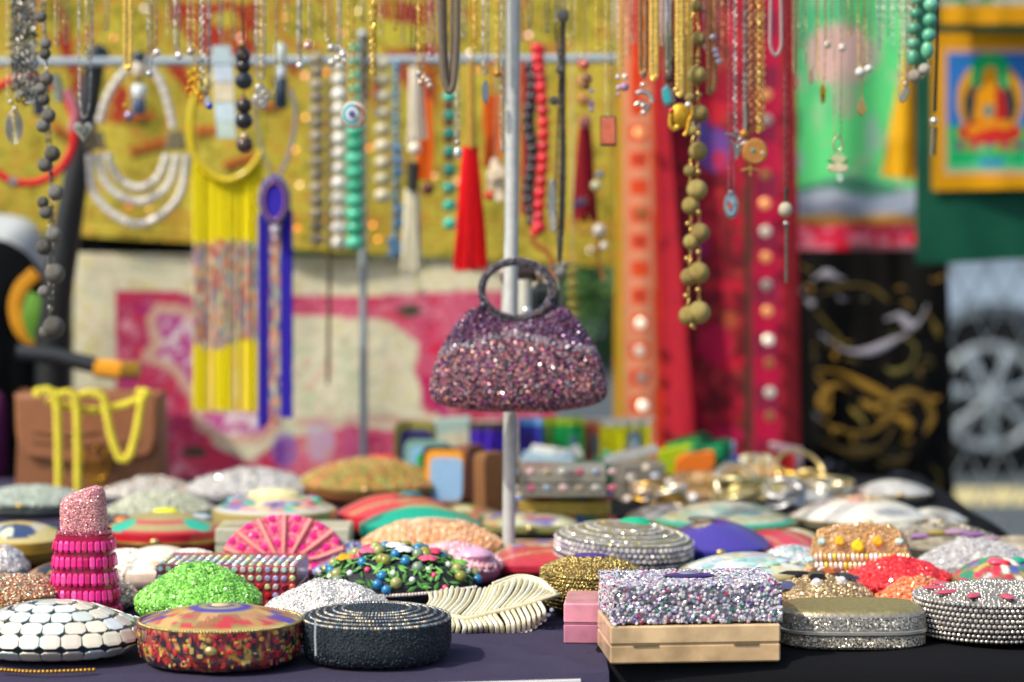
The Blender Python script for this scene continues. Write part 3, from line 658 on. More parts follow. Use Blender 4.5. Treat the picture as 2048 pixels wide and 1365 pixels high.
# ================================================================== TABLES
def tables():
    root = thing('white_folding_table', 'white folding table under the dark purple cloth, its edge showing in front', 'table', (-.45, 2.9, 0))
    q = [(-.97, 1.935), (.06, 2.086), (.06, 3.56), (-.97, 3.56)]; b = MB(); b.add([(x, y, TABLE - .0365) for x, y in q] + [(x, y, TABLE - .0065) for x, y in q], [np.array([[0, 1, 5, 4], [1, 2, 6, 5], [2, 3, 7, 6], [3, 0, 4, 7], [4, 5, 6, 7], [3, 2, 1, 0]])], H('dcdcd8')); b.build('tabletop', plastic, root, smooth=False, world=True)
    for x in (-.88, -.02):
        for y in (2.2, 3.5):
            b = MB(); b.merge(tube([(x, y, 0), (x, y, TABLE - .04)], .014, 8), H('6a6e72')); b.build('leg', tubem, root, world=True)
    g = 170; s, t = np.meshgrid(np.linspace(0, 1, g), np.linspace(0, 1, 220), indexing='ij')
    x = -.99 + (1.075) * s; fy = 2.093 - .146 * (.083 - x); y = fy + (3.568 - fy) * t
    z = TABLE - .0022 + .0022 * fbm(x * 1000, y * 1000, 130, 91)
    for (xa, ya, xb, yb, h) in ((-.3, 2.13, .09, 2.22, .006), (-.1, 2.32, .06, 2.12, .004), (.0, 2.12, .08, 2.16, .006)):
        d = segd(x, y, [(xa, ya), (xb, yb)]); z = z + h * np.exp(-(d / .012) ** 2) * .6
    gq = np.random.default_rng(61)
    for _ in range(26):
        xa, ya = gq.uniform(-.6, .08), gq.uniform(2.08, 2.6); an = gq.uniform(-.5, .5); ln = gq.uniform(.08, .25); d = segd(x, y, [(xa, ya), (xa + ln * math.cos(an), ya + ln * math.sin(an))]); z = z + gq.uniform(.0008, .0022) * np.exp(-(d / .006) ** 2)
    z = z - .012 * np.clip((fy + .007 - y) / .007, 0, 1)
    b = MB(); b.add(np.stack([x, y, z], -1).reshape(-1, 3), [grid_faces(g, 220)[:, ::-1]], H('3e3a50'))
    # the back hangs down
    b.add([(-.99, 3.567, TABLE), (.085, 3.567, TABLE), (.085, 3.585, .1), (-.99, 3.585, .1)], [np.array([[0, 1, 2, 3]])], H('4a4358'))
    b.merge(box(.0, .0, .0, (0, 0, -5)), H('4a4358')) if False else None
    o = b.build('purple_tablecloth', fabric); tag(o, 'dark purple grey tablecloth under the left half of the clutch bags', 'tablecloth')
    root = thing('side_table', 'table wholly covered by a black cloth on the right', 'table', (.35, 2.9, 0))
    b = MB(); b.merge(box(.52, 1.5, .03, (.345, 2.885, TABLE - .0205)), H('c8c8c4')); b.build('tabletop', plastic, root, smooth=False, world=True)
    for x in (.12, .57):
        for y in (2.2, 3.5):
            b = MB(); b.merge(tube([(x, y, 0), (x, y, TABLE - .04)], .014, 8), H('6a6e72')); b.build('leg', tubem, root, world=True)
    pr = [(2.115, .06), (2.118, .3), (2.122, .6), (2.124, TABLE - .03), (2.128, TABLE - .012), (2.136, TABLE - .002), (2.15, TABLE + .001)] + [(2.15 + i * .04, TABLE + .001) for i in range(1, 37)] + [(3.64, TABLE - .004), (3.648, TABLE - .03), (3.656, .1)]
    pr = np.array(pr); nx = 60; s = np.linspace(0, 1, nx); X = []; 
    for i, (yy, zz) in enumerate(pr):
        x0 = .088 - .05 * np.clip((yy - 2.12) / .17, 0, 1); xs = x0 + (.61 - x0) * s
        fold = .006 * np.sin(xs * 60) * (zz < TABLE - .02) * np.clip((TABLE - zz) / .3, 0, 1)
        zw = zz + (.0015 * np.sin(xs * 37 + yy * 20) + .001 if zz > TABLE - .005 else 0)
        zw = zw - np.where((s < .02) & (zz > TABLE - .005), .004, 0)
        X.append(np.stack([xs, np.full(nx, yy) - fold, np.full(nx, 0.) + zw], 1))
    X = np.array(X); b = MB(); b.add(X.reshape(-1, 3), [grid_faces(len(pr), nx)], H('16171a'))
    side = X[:, -1]; lo = side.copy(); lo[:, 2] = .08; lo[:, 0] += .012
    k = len(side); b.add(np.vstack([side, lo]), [grid_faces(2, k)], H('16171a'))
    o = b.build('black_tablecloth', dark_cloth); tag(o, 'black tablecloth under the clutch bags on the right, dropping at the front', 'tablecloth')
tables()

# ================================================================== RACKS AND POLES
YF = 2.72; YR = 3.60
def rack():
    root = thing('front_rack', 'pale grey metal pole standing in the middle with the purple handbag on it', 'rack', TB(1017, 1128))
    a = TB(1017, 1128); top = P(1027, -60, YF); b = MB()
    mid = a + (top - a) * .35
    b.merge(tube([a, mid], K(12.8, YF), 16), H('b4b8b4')); b.build('lower_pole', tubem, root, world=True)
    b = MB(); b.merge(tube([mid, top], K(14.2, YF), 16), H('c2c5c0')); b.build('upper_pole', tubem, root, world=True)
    b = MB(); b.merge(tube([P(-160, -58, YF), P(2240, -58, YF)], .007, 12), H('c2c5c0')); b.build('crossbar', tubem, root, world=True)
    b = MB(); b.merge(sphere(.05, 24, 6, a + (0, 0, .003), (1, 1, .1)), H('8c908c')); b.build('foot_plate', tubem, root, world=True)
rack()
def rack2():
    root = thing('back_rack', 'blue grey tube rack with a long rail carrying the bead necklaces', 'rack', TB(725, 945))
    b = MB(); b.merge(tube([P(-120, 126, YR), P(1232, 118, YR)], K(9, YR), 14), H('9aa9b2')); b.build('rail', tubem, root, world=True)
    a = P(725, 945, YR); b = MB(); b.merge(tube([(a[0], YR + .014, .01), P(725, 72, YR + .014)], K(8, YR), 14), H('9aa6aa')); b.build('upright', tubem, root, world=True)
    b = MB(); b.merge(sphere(K(10, YR), 14, 8, P(725, 70, YR + .014)), H('b8c4c8')); b.build('end_cap', plastic, root, world=True)
    b = MB(); b.merge(tube([(a[0] - .3, YR + .014, .012), (a[0] + .3, YR + .014, .012)], .011, 8), H('8c989c')); b.build('foot', tubem, root, world=True)
    p = P(-110, 126, YR); b = MB(); b.merge(tube([(p[0], YR + .014, .01), (p[0], YR + .014, p[2] + .02)], .0062, 10), H('9aa6aa')); b.build('upright', tubem, root, world=True)
rack2()
def black_pole():
    Y = 3.62; root = thing('black_umbrella_pole', 'leaning black pole with a rounded cap behind the grey bead chain', 'pole', P(115, 1000, Y))
    b = MB(); b.merge(tube([P(192, 118, Y), P(118, 560, Y), P(108, 660, Y + .02)], [K(20, Y), K(31, Y), K(33, Y)], 18), H('24272a')); b.build('upper_tube', plastic, root, world=True)
    b = MB(); b.merge(tube([P(108, 655, Y + .02), (P(80, 1000, Y)[0], Y + .03, .01)], [K(38, Y), K(40, Y)], 18), H('15181a')); b.build('lower_tube', plastic, root, world=True)
    b = MB(); b.merge(sphere(K(24, Y), 16, 10, P(195, 108, Y), (1, 1, .8)), H('1e2a30')); b.build('cap', plastic, root, world=True)
    b = MB(); b.merge(sphere(K(7, Y), 12, 8, P(184, 102, Y - .02)), H('b8b4b0')); b.build('rivet', metal, root, world=True)
black_pole()
def black_bar():
    Y = 3.56; root = thing('black_handled_bar', 'short black bar with an orange tip lying across the black pole', 'tool', P(150, 720, Y))
    b = MB(); b.merge(tube([P(35, 705, Y), P(110, 712, Y), P(192, 732, Y)], K(17, Y), 10, flat=.7), H('23282c')); b.build('handle', plastic, root, world=True)
    b = MB(); b.merge(tube([P(190, 736, Y), P(243, 742, Y)], K(19, Y), 6), H('e09a1c')); b.build('orange_sleeve', plastic, root, world=True)
    b = MB(); b.merge(tube([P(243, 740, Y), P(280, 740, Y)], K(17, Y), 6), H('8a6a14')); b.build('tip', plastic, root, world=True)
black_bar()
def soft(name, label, cat, pts, Y, col, m=fabric, depth=.06, group=None, colf=None, bul=.45):
    """a stuffed thing: outline (picture units at Y) puffed out in y"""
    root = thing(name, label, cat, P(np.mean([p[0] for p in pts]), max(p[1] for p in pts), Y), group=group)
    q = bezier([(x, 0, y) for x, y in pts + [pts[0]]], 60)[:-1]; c = q.mean(0); V = []; rows = []
    ks = [0, .35, .62, .82, .95, 1.0, .95, .82, .62, .35, 0.001]
    ds = [-1, -.93, -.75, -.5, -.25, 0, .25, .5, .75, .93, 1]
    for k, d in zip(ks, ds): rows.append(np.array([P(*(c + (p - c) * max(k, .001))[[0, 2]], Y) + (0, d * depth / 2, 0) for p in q]))
    V = np.array(rows); n = len(q); F = grid_faces(len(ks), n, closed_v=True)
    b = MB(); V = V.reshape(-1, 3)
    V = V + (0, 1, 0) * (.012 * (fbm(V[:, 0] * 1000 + V[:, 2] * 400, V[:, 2] * 1000, 60, 5) - .5))[:, None]
    if colf is not None: b.add(V, [F], vcol=colf(V))
    else: b.add(V, [F], H(col))
    b.build('shell', m, root, world=True); return root
r_ = soft('black_rucksack', 'black rucksack with an orange and green panel at the left edge behind the pole', 'bag', [(-120, 500), (-40, 478), (20, 486), (72, 530), (105, 620), (112, 760), (100, 900), (80, 1040), (-120, 1040)], 3.72, '0d0f10', dark_cloth, .12)
bb = MB(); bb.merge(tube(bezier([P(72, 545, 3.655), P(40, 578, 3.65), P(30, 620, 3.65), P(45, 665, 3.65), P(80, 690, 3.655)], 24), K(14, 3.65), 8, flat=.12), H('c88a1c')); bb.build('orange_panel', silk, r_, world=True)
bb = MB(); bb.merge(tube(bezier([P(78, 590, 3.645), P(66, 630, 3.64), P(80, 675, 3.645)], 20), K(22, 3.6), 8, flat=.15), H('5c8c30')); bb.build('green_panel', silk, r_, world=True)
soft('white_plastic_bag', 'crumpled white plastic bag behind the black rucksack', 'plastic bag', [(-90, 440), (-30, 428), (40, 434), (75, 455), (92, 500), (90, 560), (0, 590), (-90, 540)], 3.86, 'b4baba', plastic, .1)
soft('purple_scarf', 'narrow strip of dark plum scarf at the left edge beside the brown handbag', 'scarf', [(-60, 780), (5, 790), (16, 880), (8, 970), (-60, 975)], 3.6, '4a1440', silk, .04)

# ================================================================== CLUTCH BAGS ON THE TABLES
GB = 'clutch bags laid out on the tables'
def place(cx, yb, w, dep, z=TABLE):
    """centre on the table for a thing whose front edge touches it at picture height yb"""
    f = TB(cx, yb, z); Yc = f[1] + dep / 2
    return np.array(((cx - 1024) / FPX * Yc, Yc, z)), K(w, Yc) / 2
def clutch(label, cx, yb, w, h, dep, lid, side=None, body=None, p=2.0, dome=.35, hs=.62, ml=None, mb=None, rim='b89a50', tilt=0, roll=0, yaw=0, lift=0,
           name='clutch_bag', n=96, under=.82, clasp='c8b070', rimr=.0022, extra=None, dents=0., rnd=False):
    """a hard oval purse: lower shell, lid, metal rim, clasp. dome = share of the lid that curves in; lid/side paint colour"""
    z0 = TABLE + lift + .0012
    c, a = place(cx, yb, w, dep, z0); bd = dep / 2; hh = K(h, c[1] - bd)
    root = thing(name, label, 'clutch bag', c, (R(tilt), R(roll), R(yaw)), GB)
    zs = hh * hs * .5; zr = hh * hs
    lo = [(.02, 0), (under * .9, 0), (under, .04 * hh), (under + (1 - under) * .55, .12 * hh), (.985, .24 * hh), (1, .36 * hh), (1, zs)]
    zs = max(zs, .37 * hh)
    lo[-1] = (1, zs)
    if rnd: lo = [(.02, 0)] + [(math.cos(q) ** .8, zs + zs * math.sin(q)) for q in np.linspace(-1.35, 0, 9)]; lo[1] = (lo[1][0], 0)
    k = 14; lt2 = [(1, zs)] + [(1, zs + (zr - zs) * i / 4) for i in (1, 2, 3, 4)]
    lt2 += [(1 - i / k * .996, zr + (hh - zr) * (1 - (1 - i / k) ** (1 / (1.02 - dome)))) for i in range(1, k + 1)]
    V, F = lathe(lt2, a, bd, p, n); rows = len(lt2)
    u = V[:, 0] / a; v = V[:, 1] / bd; rr = np.repeat(np.array([s for s, _ in lt2]), n); zz = V[:, 2]
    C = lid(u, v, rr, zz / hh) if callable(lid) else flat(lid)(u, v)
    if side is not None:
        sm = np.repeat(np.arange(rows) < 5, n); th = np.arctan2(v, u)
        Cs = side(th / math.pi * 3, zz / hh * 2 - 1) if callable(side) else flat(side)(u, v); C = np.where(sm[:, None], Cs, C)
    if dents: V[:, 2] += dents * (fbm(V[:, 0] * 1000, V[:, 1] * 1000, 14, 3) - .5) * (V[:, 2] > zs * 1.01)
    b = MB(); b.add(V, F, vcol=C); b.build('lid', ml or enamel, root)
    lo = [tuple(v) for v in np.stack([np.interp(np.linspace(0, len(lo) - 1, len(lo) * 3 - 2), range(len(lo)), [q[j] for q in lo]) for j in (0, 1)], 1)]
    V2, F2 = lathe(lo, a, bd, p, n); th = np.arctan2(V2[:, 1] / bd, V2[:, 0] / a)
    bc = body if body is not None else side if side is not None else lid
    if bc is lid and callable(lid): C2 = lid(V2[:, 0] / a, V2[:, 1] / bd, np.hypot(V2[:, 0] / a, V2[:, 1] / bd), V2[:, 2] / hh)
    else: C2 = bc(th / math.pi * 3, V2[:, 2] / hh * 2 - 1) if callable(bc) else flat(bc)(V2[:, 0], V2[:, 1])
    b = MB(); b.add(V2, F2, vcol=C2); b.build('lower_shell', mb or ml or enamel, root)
    if rim:
        o = outline(n, a, bd, p); b = MB(); b.merge(tube(np.column_stack([o * 1.002, np.full(n, zs)]), rimr, 6, True), H(rim)); b.build('rim', metal, root)
    if clasp:
        b = MB(); b.merge(sphere(.0045, 10, 6, (0, -bd * 1.02 - .001, zs + .003), (1.3, .7, 1)), H(clasp)); b.build('clasp', metal, root)
    G = dict(root=root, a=a, b=bd, h=hh, p=p, zs=zs, zr=zr, V=V, F=F, prof=lt2, n=n, lo=(V2, F2), prof_lo=lo)
    if extra: extra(G)
    return G
def rowgems(G, zf, size, col, count=None, pr=GEM, m=None, name='crystals', seed=0, jit=.12, sc=1.0, flatk=1., span=(0, 1)):
    """rows of crystals round the side; zf list of heights (share of total)"""
    mb = MB(); a, bd, p = G['a'] * sc, G['b'] * sc, G['p']; o = outline(720, a, bd, p); d = np.concatenate([[0], np.cumsum(np.linalg.norm(np.diff(np.vstack([o, o[:1]]), axis=0), axis=1))])
    for i, z in enumerate(zf):
        per = d[-1]; n = count or int(per / (size * 2.05)); s = (np.arange(n) + .5 * (i % 2)) / n * per
        oc = np.vstack([o, o[:1]]); x = np.interp(s, d, oc[:, 0]); y = np.interp(s, d, oc[:, 1])
        x2 = np.interp((s + .001) % per, d, oc[:, 0]); y2 = np.interp((s + .001) % per, d, oc[:, 1])
        t = unit(np.stack([x2 - x, y2 - y], 1)); nr = np.stack([t[:, 1], -t[:, 0], 0 * x], 1)
        k = 1 if z > .3 else .9 + .33 * z
        stamp(pr, np.stack([x * k, y * k, np.full(n, z * G['h'])], 1), nr + (0, 0, .0 if z > .3 else -.4), size, pick(col, n, seed + i), jit, seed + i, mb=mb, flat=flatk)
    return mb.build(name, m or gem, G['root'], False, stuff=True)
def lidgems(G, n, size, col, pr=GEM, m=None, name='beads', seed=0, jit=.2, sel=None, colf=None, mind=None, var=.12, whole=False, smooth=False, lo=False):
    V, F = G['V'], G['F']
    pos, nr = sample((V, F), n, seed, mind if mind is not None else size * 1.5); nr = outward(pos, nr, (0, 0, -G['h']))
    if lo:
        p2, n2 = sample(G['lo'], n // 2, seed + 1, size * 1.5); n2 = outward(p2, n2, (0, 0, G['h'] * .6)); pos = np.vstack([pos, p2]); nr = np.vstack([nr, n2])
    if sel is not None:
        k = sel(pos[:, 0] / G['a'], pos[:, 1] / G['b'], pos[:, 2] / G['h']); pos, nr = pos[k], nr[k]
    c = colf(pos[:, 0] / G['a'], pos[:, 1] / G['b']) * (1 + var * np.random.default_rng(seed).normal(size=(len(pos), 1))) if colf else pick(col, len(pos), seed, var)
    sz = size * np.random.default_rng(seed + 3).uniform(.75, 1.2, len(pos))
    return stamp(pr, pos, nr, sz, np.clip(c, .003, .95), jit, seed).build(name, m or gem, G['root'], smooth, stuff=True)
def onlid(G, u, v):
    """point on the lid surface above plane position (u, v)"""
    o = np.hypot(abs(u) ** (G['p'] / 2), abs(v) ** (G['p'] / 2)) ** (2 / G['p']); s = np.array([q[0] for q in G['prof'][4:]])[::-1]; z = np.array([q[1] for q in G['prof'][4:]])[::-1]
    return np.array((u * G['a'], v * G['b'], np.interp(o, s, z)))
def gemstone(G, u, v, r, col, name='stone', m=None, sh=None, flatk=.45, sx=1.):
    b = MB(); p = onlid(G, u, v); b.merge(sh or sphere(r, 12, 6, p, (sx, 1, flatk)), H(col)); return b.build(name, m or stone, G['root'])

# ---- front row
def tiles_on(G):                                   # mother of pearl pieces laid in running bond round the shell, then over the dome
    root = G['root']; n = 0; me = {}
    cols = ['e4e6da', 'd4dcd4', 'ece4cc', 'd8cfc0', 'dfe6e2', 'cdd6cc']
    for c in cols: me[c] = proto('tile', c, pearl, TILE, False)
    g = np.random.default_rng(2); full = [q for q in G['prof_lo'][1:]] + G['prof'][1:]
    pr = np.array(full); pr3 = np.column_stack([pr[:, 0] * G['b'], 0 * pr[:, 0], pr[:, 1]]); st = .0158; q2 = resample(bezier(pr3, 200), st / 2); q = q2[::2]
    for i in range(len(q) - 1):
        m = q2[2 * i + 1] + 0.; sc = m[0] / G['b']; slope = q[i + 1] - q[i]
        a, bd = G['a'] * sc, G['b'] * sc
        if bd < .006: continue
        o = outline(400, a, bd, G['p']); oc = np.vstack([o, o[:1]]); d = np.concatenate([[0], np.cumsum(np.linalg.norm(np.diff(oc, axis=0), axis=1))]); cnt = max(3, int(d[-1] / .0182))
        for k in range(cnt):
            s = ((k + .5 * (i % 2)) / cnt * d[-1]) % d[-1]; x, y = np.interp(s, d, oc[:, 0]), np.interp(s, d, oc[:, 1]); s2 = (s + .0005) % d[-1]
            t = unit(np.array((np.interp(s2, d, oc[:, 0]) - x, np.interp(s2, d, oc[:, 1]) - y, 0)))
            if y > G['b'] * .55 and m[2] < G['zr']: continue
            out = np.array((t[1], -t[0], 0)); L = math.hypot(slope[0], slope[2]); up = (out * slope[0] * (np.hypot(x, y) / max(bd, 1e-6) if False else 1) + np.array((0, 0, slope[2]))) / L
            nr = np.cross(t, up); M3 = Matrix((t, np.cross(nr, t), nr)).transposed()
            ob = link('tile', me[cols[g.integers(len(cols))]], root, loc=np.array((x, y, m[2])) - nr * .0006, scale=(d[-1] / cnt * .95, L * .94, .0022)); ob.rotation_euler = M3.to_euler()
G = clutch('oval clutch bag tiled in mother of pearl squares at the left front corner', 100, 1338, 366, 110, .135, '1c3034', side='1c3034', body='1c3034', p=2.3, dome=.52, hs=.46, rim=None, clasp=None, rnd=True, ml=enamel, extra=tiles_on)

def mosaic_front(u, v):
    c = vor(['a8382c', 'a02030', '2a2a30', 'b88a3a', '3a3c4a', '9c5040', 'b8964c', '1e2028', '982c40', '5c2428'], 900, 5, '20222a', .003, 3, .4)(u / 3 * 1.0, v)
    return c
def lid_b(u, v, r, z):
    C = vor(['b88a50', 'a87a48', '9a8a50', 'c8a060', 'a06a40'], 60, 8)(u, v); n = fbm(u * 100, v * 100, 16, 5)
    put(C, (n > .56) & (r > .55), 'c03038', .9); put(C, (np.abs(r - .93) < .03), 'b8a860'); put(C, (np.abs(u) > .62) & (np.abs(v) < .35) & (n > .4), '4a3c9c')
    e = np.hypot(u, v * 1.0); put(C, e < .36, '4038a0'); put(C, (e < .27) & (e > .2), 'a8a060'); put(C, (e < .1), 'a8986a'); return C
G = clutch('round enamel clutch bag, red and black mosaic side, blue eye on its lid', 436, 1352, 330, 118, .135, lid_b, side=mosaic_front, body=mosaic_front, dome=.5, hs=.72, rim=None, ml=enamel, n=200, under=.9)
def flecks(G):
    V = []; g = np.random.default_rng(4); n = 420; th = g.uniform(0, 6.283, n); z = g.uniform(.12, .7, n) * G['h']; k = np.interp(z, [q[1] for q in G['prof_lo'][2:]], [q[0] for q in G['prof_lo'][2:]])
    pos = np.stack([G['a'] * np.cos(th) * k, G['b'] * np.sin(th) * k, z], 1); nr = unit(np.stack([np.cos(th) / G['a'], np.sin(th) / G['b'], 0 * th], 1))
    stamp(TILE, pos, nr, np.column_stack([g.uniform(.0015, .004, n), g.uniform(.002, .006, n), np.full(n, .0008)]), pick(['c03030', 'c89a40', 'a02438', '2c3040', 'b06048', 'b09858', '5a242c'], n, 9), .03, 4, spin=np.where(g.random(n) > .5, 0, 1.57)).build('inlay_chips', stone, G['root'], False, stuff=True)
    o = outline(160, G['a'] * .99, G['b'] * .99); stamp(SEED, np.column_stack([o, np.full(160, G['zr'] + .001)]), np.tile((0, 0, 1.), (160, 1)), .0016, H('b8a468')).build('rim_beads', metal, G['root'], True, stuff=True)
    gemstone(G, 0, 0, .006, 'c8b880', flatk=.3, sx=1.4)
flecks(G)

def rings_c(G):
    for i, s in enumerate((.985, .9, .8, .7, .58, .46)):
        o = outline(int(170 * s), G['a'] * s, G['b'] * s, G['p']); z = np.interp(s, [q[0] for q in G['prof'][4:]][::-1], [q[1] for q in G['prof'][4:]][::-1])
        m = len(o); stamp(BALL, np.column_stack([o, np.full(m, z + .0008)]), np.tile((0, 0, 1.), (m, 1)), .0016 if i == 0 else .00135, pick(['b8b0a0', '8a9098', 'd8c8a8', '707880'], m, i, .2), .1, i).build('bead_ring', metal, G['root'], True, stuff=True)
    V = G['V']; lidgems(G, 3600, .00105, ['202c34', '283640', '303e48', '1c262e'], SEED, matte, 'seed_beads', 5, .1, smooth=True, lo=True)
G = clutch('black beaded oval clutch bag with silver bead rings on its flat top', 751, 1342, 298, 102, .128, '1c262e', dome=.75, hs=.8, rim=None, clasp=None, ml=matte, p=2.2, under=.9, extra=rings_c)
b = MB(); b.merge(tube([(-.05, -.0575, .045), (-.0505, -.0575, .03), (-.05, -.057, .012)], .0009, 6), H('b8bcc0')); b.build('hanging_thread', thread, G['root'])

# ---- boxes
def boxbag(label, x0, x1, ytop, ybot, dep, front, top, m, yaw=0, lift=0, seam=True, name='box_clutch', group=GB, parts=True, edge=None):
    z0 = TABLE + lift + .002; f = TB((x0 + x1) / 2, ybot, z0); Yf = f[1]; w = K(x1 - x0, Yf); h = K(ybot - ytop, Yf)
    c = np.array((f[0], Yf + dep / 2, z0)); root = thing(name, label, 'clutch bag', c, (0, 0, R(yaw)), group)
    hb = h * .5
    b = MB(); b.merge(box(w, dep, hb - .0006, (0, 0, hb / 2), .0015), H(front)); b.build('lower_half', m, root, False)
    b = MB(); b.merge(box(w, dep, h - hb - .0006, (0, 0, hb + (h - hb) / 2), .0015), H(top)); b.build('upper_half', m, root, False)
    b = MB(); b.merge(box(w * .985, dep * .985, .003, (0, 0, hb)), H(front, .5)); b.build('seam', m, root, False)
    return dict(root=root, w=w, d=dep, h=h)
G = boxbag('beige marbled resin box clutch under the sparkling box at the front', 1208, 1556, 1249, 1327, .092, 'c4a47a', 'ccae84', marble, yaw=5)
for x in (-.045, .045):
    b = MB(); b.merge(box(.022, .0014, .0024, (x, -G['d'] / 2 - .0006, G['h'] * .5)), H('b09870')); b.build('hinge', metal, G['root'], False)
hb_ = G['h']
G = boxbag('box clutch crusted with multicoloured crystals stacked on the beige box', 1214, 1556, 1170, 1246, .092, '8c8894', '8c8894', brush, yaw=6, lift=hb_ + .0015)
g = np.random.default_rng(12)
def facegems(G, cols, size, dens, seed=0):
    w, d, h = G['w'], G['d'], G['h']; P_, N_ = [], []
    for face in ('f', 'l', 'r', 't'):
        A = {'f': w * h, 'l': d * h, 'r': d * h, 't': w * d}[face]; n = int(A / dens); u = g.uniform(-.5, .5, n); v = g.uniform(0, 1, n)
        if face == 'f': P_.append(np.stack([u * w, 0 * u - d / 2, v * h], 1)); N_.append(np.tile((0, -1., 0), (n, 1)))
        if face == 'l': P_.append(np.stack([0 * u - w / 2, u * d, v * h], 1)); N_.append(np.tile((-1., 0, 0), (n, 1)))
        if face == 'r': P_.append(np.stack([0 * u + w / 2, u * d, v * h], 1)); N_.append(np.tile((1., 0, 0), (n, 1)))
        if face == 't': P_.append(np.stack([u * w, (v - .5) * d, 0 * u + h], 1)); N_.append(np.tile((0, 0, 1.), (n, 1)))
    pos = np.vstack(P_); nr = np.vstack(N_); n = len(pos)
    return stamp(GEM, pos, nr, size * g.uniform(.5, 1.25, n), pick(cols, n, seed, .2), .25, seed).build('crystals', gemab, G['root'], False, stuff=True)
facegems(G, ['d8d4dc', 'f0ecf0', 'b8b4c0', 'c8c4d0', '9c94a4', 'd8c8d4', 'e4e4ec', '8c8894', 'c84868', '7848a0', '3c8c68', 'e8e0d0', '8c98b8', 'd0b0c4', 'f0f0f4', 'a8a4ac', 'f4f0f0', 'dcd8e0', 'c8c4c8'], .0020, .0000062, 3)
b = MB(); b.merge(sphere(.014, 20, 6, (.0, .0, G['h'] + .002), (1.7, .8, .15)), H('382868')); o = b.build('eye_motif', enamel, G['root'])
b = MB(); b.merge(sphere(.007, 16, 6, (0, 0, .004 + G['h']), (1.4, 1, .3)), H('8a90a0')); b.build('pupil', gem, o)
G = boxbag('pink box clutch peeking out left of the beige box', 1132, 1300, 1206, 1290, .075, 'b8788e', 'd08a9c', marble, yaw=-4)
# ---- silver clutch with flat gold top
def band_g(u, v): 
    C = flat('a8a294')(u, v); put(C, np.abs(v) < .12, '5c5a54'); return C
G = clutch('flat silver glitter clutch bag with a plain matt gold top, right of the stacked boxes', 1708, 1304, 292, 84, .085, 'a89a62', side='a49c90', body='a49c90', p=3.2, dome=.95, hs=.86, rim='c8c4bc', ml=brush, mb=coarse, clasp=None, under=.94)
V2, F2 = lathe([(1.004, G['h'] * .1), (1.006, G['h'] * .34)], G['a'], G['b'], 3.2, 96); b = MB(); b.add(V2, F2, H('b0a898')); b.build('lower_glitter_band', coarse, G['root'])
V2, F2 = lathe([(1.004, G['h'] * .5), (1.006, G['h'] * .82)], G['a'], G['b'], 3.2, 96); b = MB(); b.add(V2, F2, H('a8a49a')); b.build('upper_glitter_band', coarse, G['root'])
V2, F2 = lathe([(1.0, G['h'] * .36), (1.012, G['h'] * .42), (1.0, G['h'] * .48)], G['a'], G['b'], 3.2, 96); b = MB(); b.add(V2, F2, H('a8aaa8')); b.build('middle_band', metal, G['root'])
# ---- studded round at right edge
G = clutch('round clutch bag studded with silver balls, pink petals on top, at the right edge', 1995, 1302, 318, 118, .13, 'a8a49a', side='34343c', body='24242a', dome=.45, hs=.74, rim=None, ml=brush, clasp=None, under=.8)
rowgems(G, np.linspace(.14, .76, 8), .0023, ['d0ccc4', 'b8b4ac', 'dcd4c8'], pr=BALL, m=metal, name='silver_balls', jit=.0)
lidgems(G, 1500, .0018, ['c8c4b8', 'b0aca0', 'd8d0c0'], BALL, metal, 'top_balls', 3, .05, sel=lambda u, v, z: np.hypot(u, v) < .97, smooth=True)
me_p = {}
for k in range(11):
    a = k * 6.283 / 11 + .2; b = MB(); p_ = onlid(G, .72 * math.cos(a), .72 * math.sin(a)); M3 = rot3(z=a)
    q = sphere(1, 12, 6, (0, 0, 0), (.014, .006, .0022)); q = (q[0] @ M3.T + p_ + (0, 0, .0015), q[1]); b.merge(q, H('c04a62')); b.build('petal', enamel, G['root'])

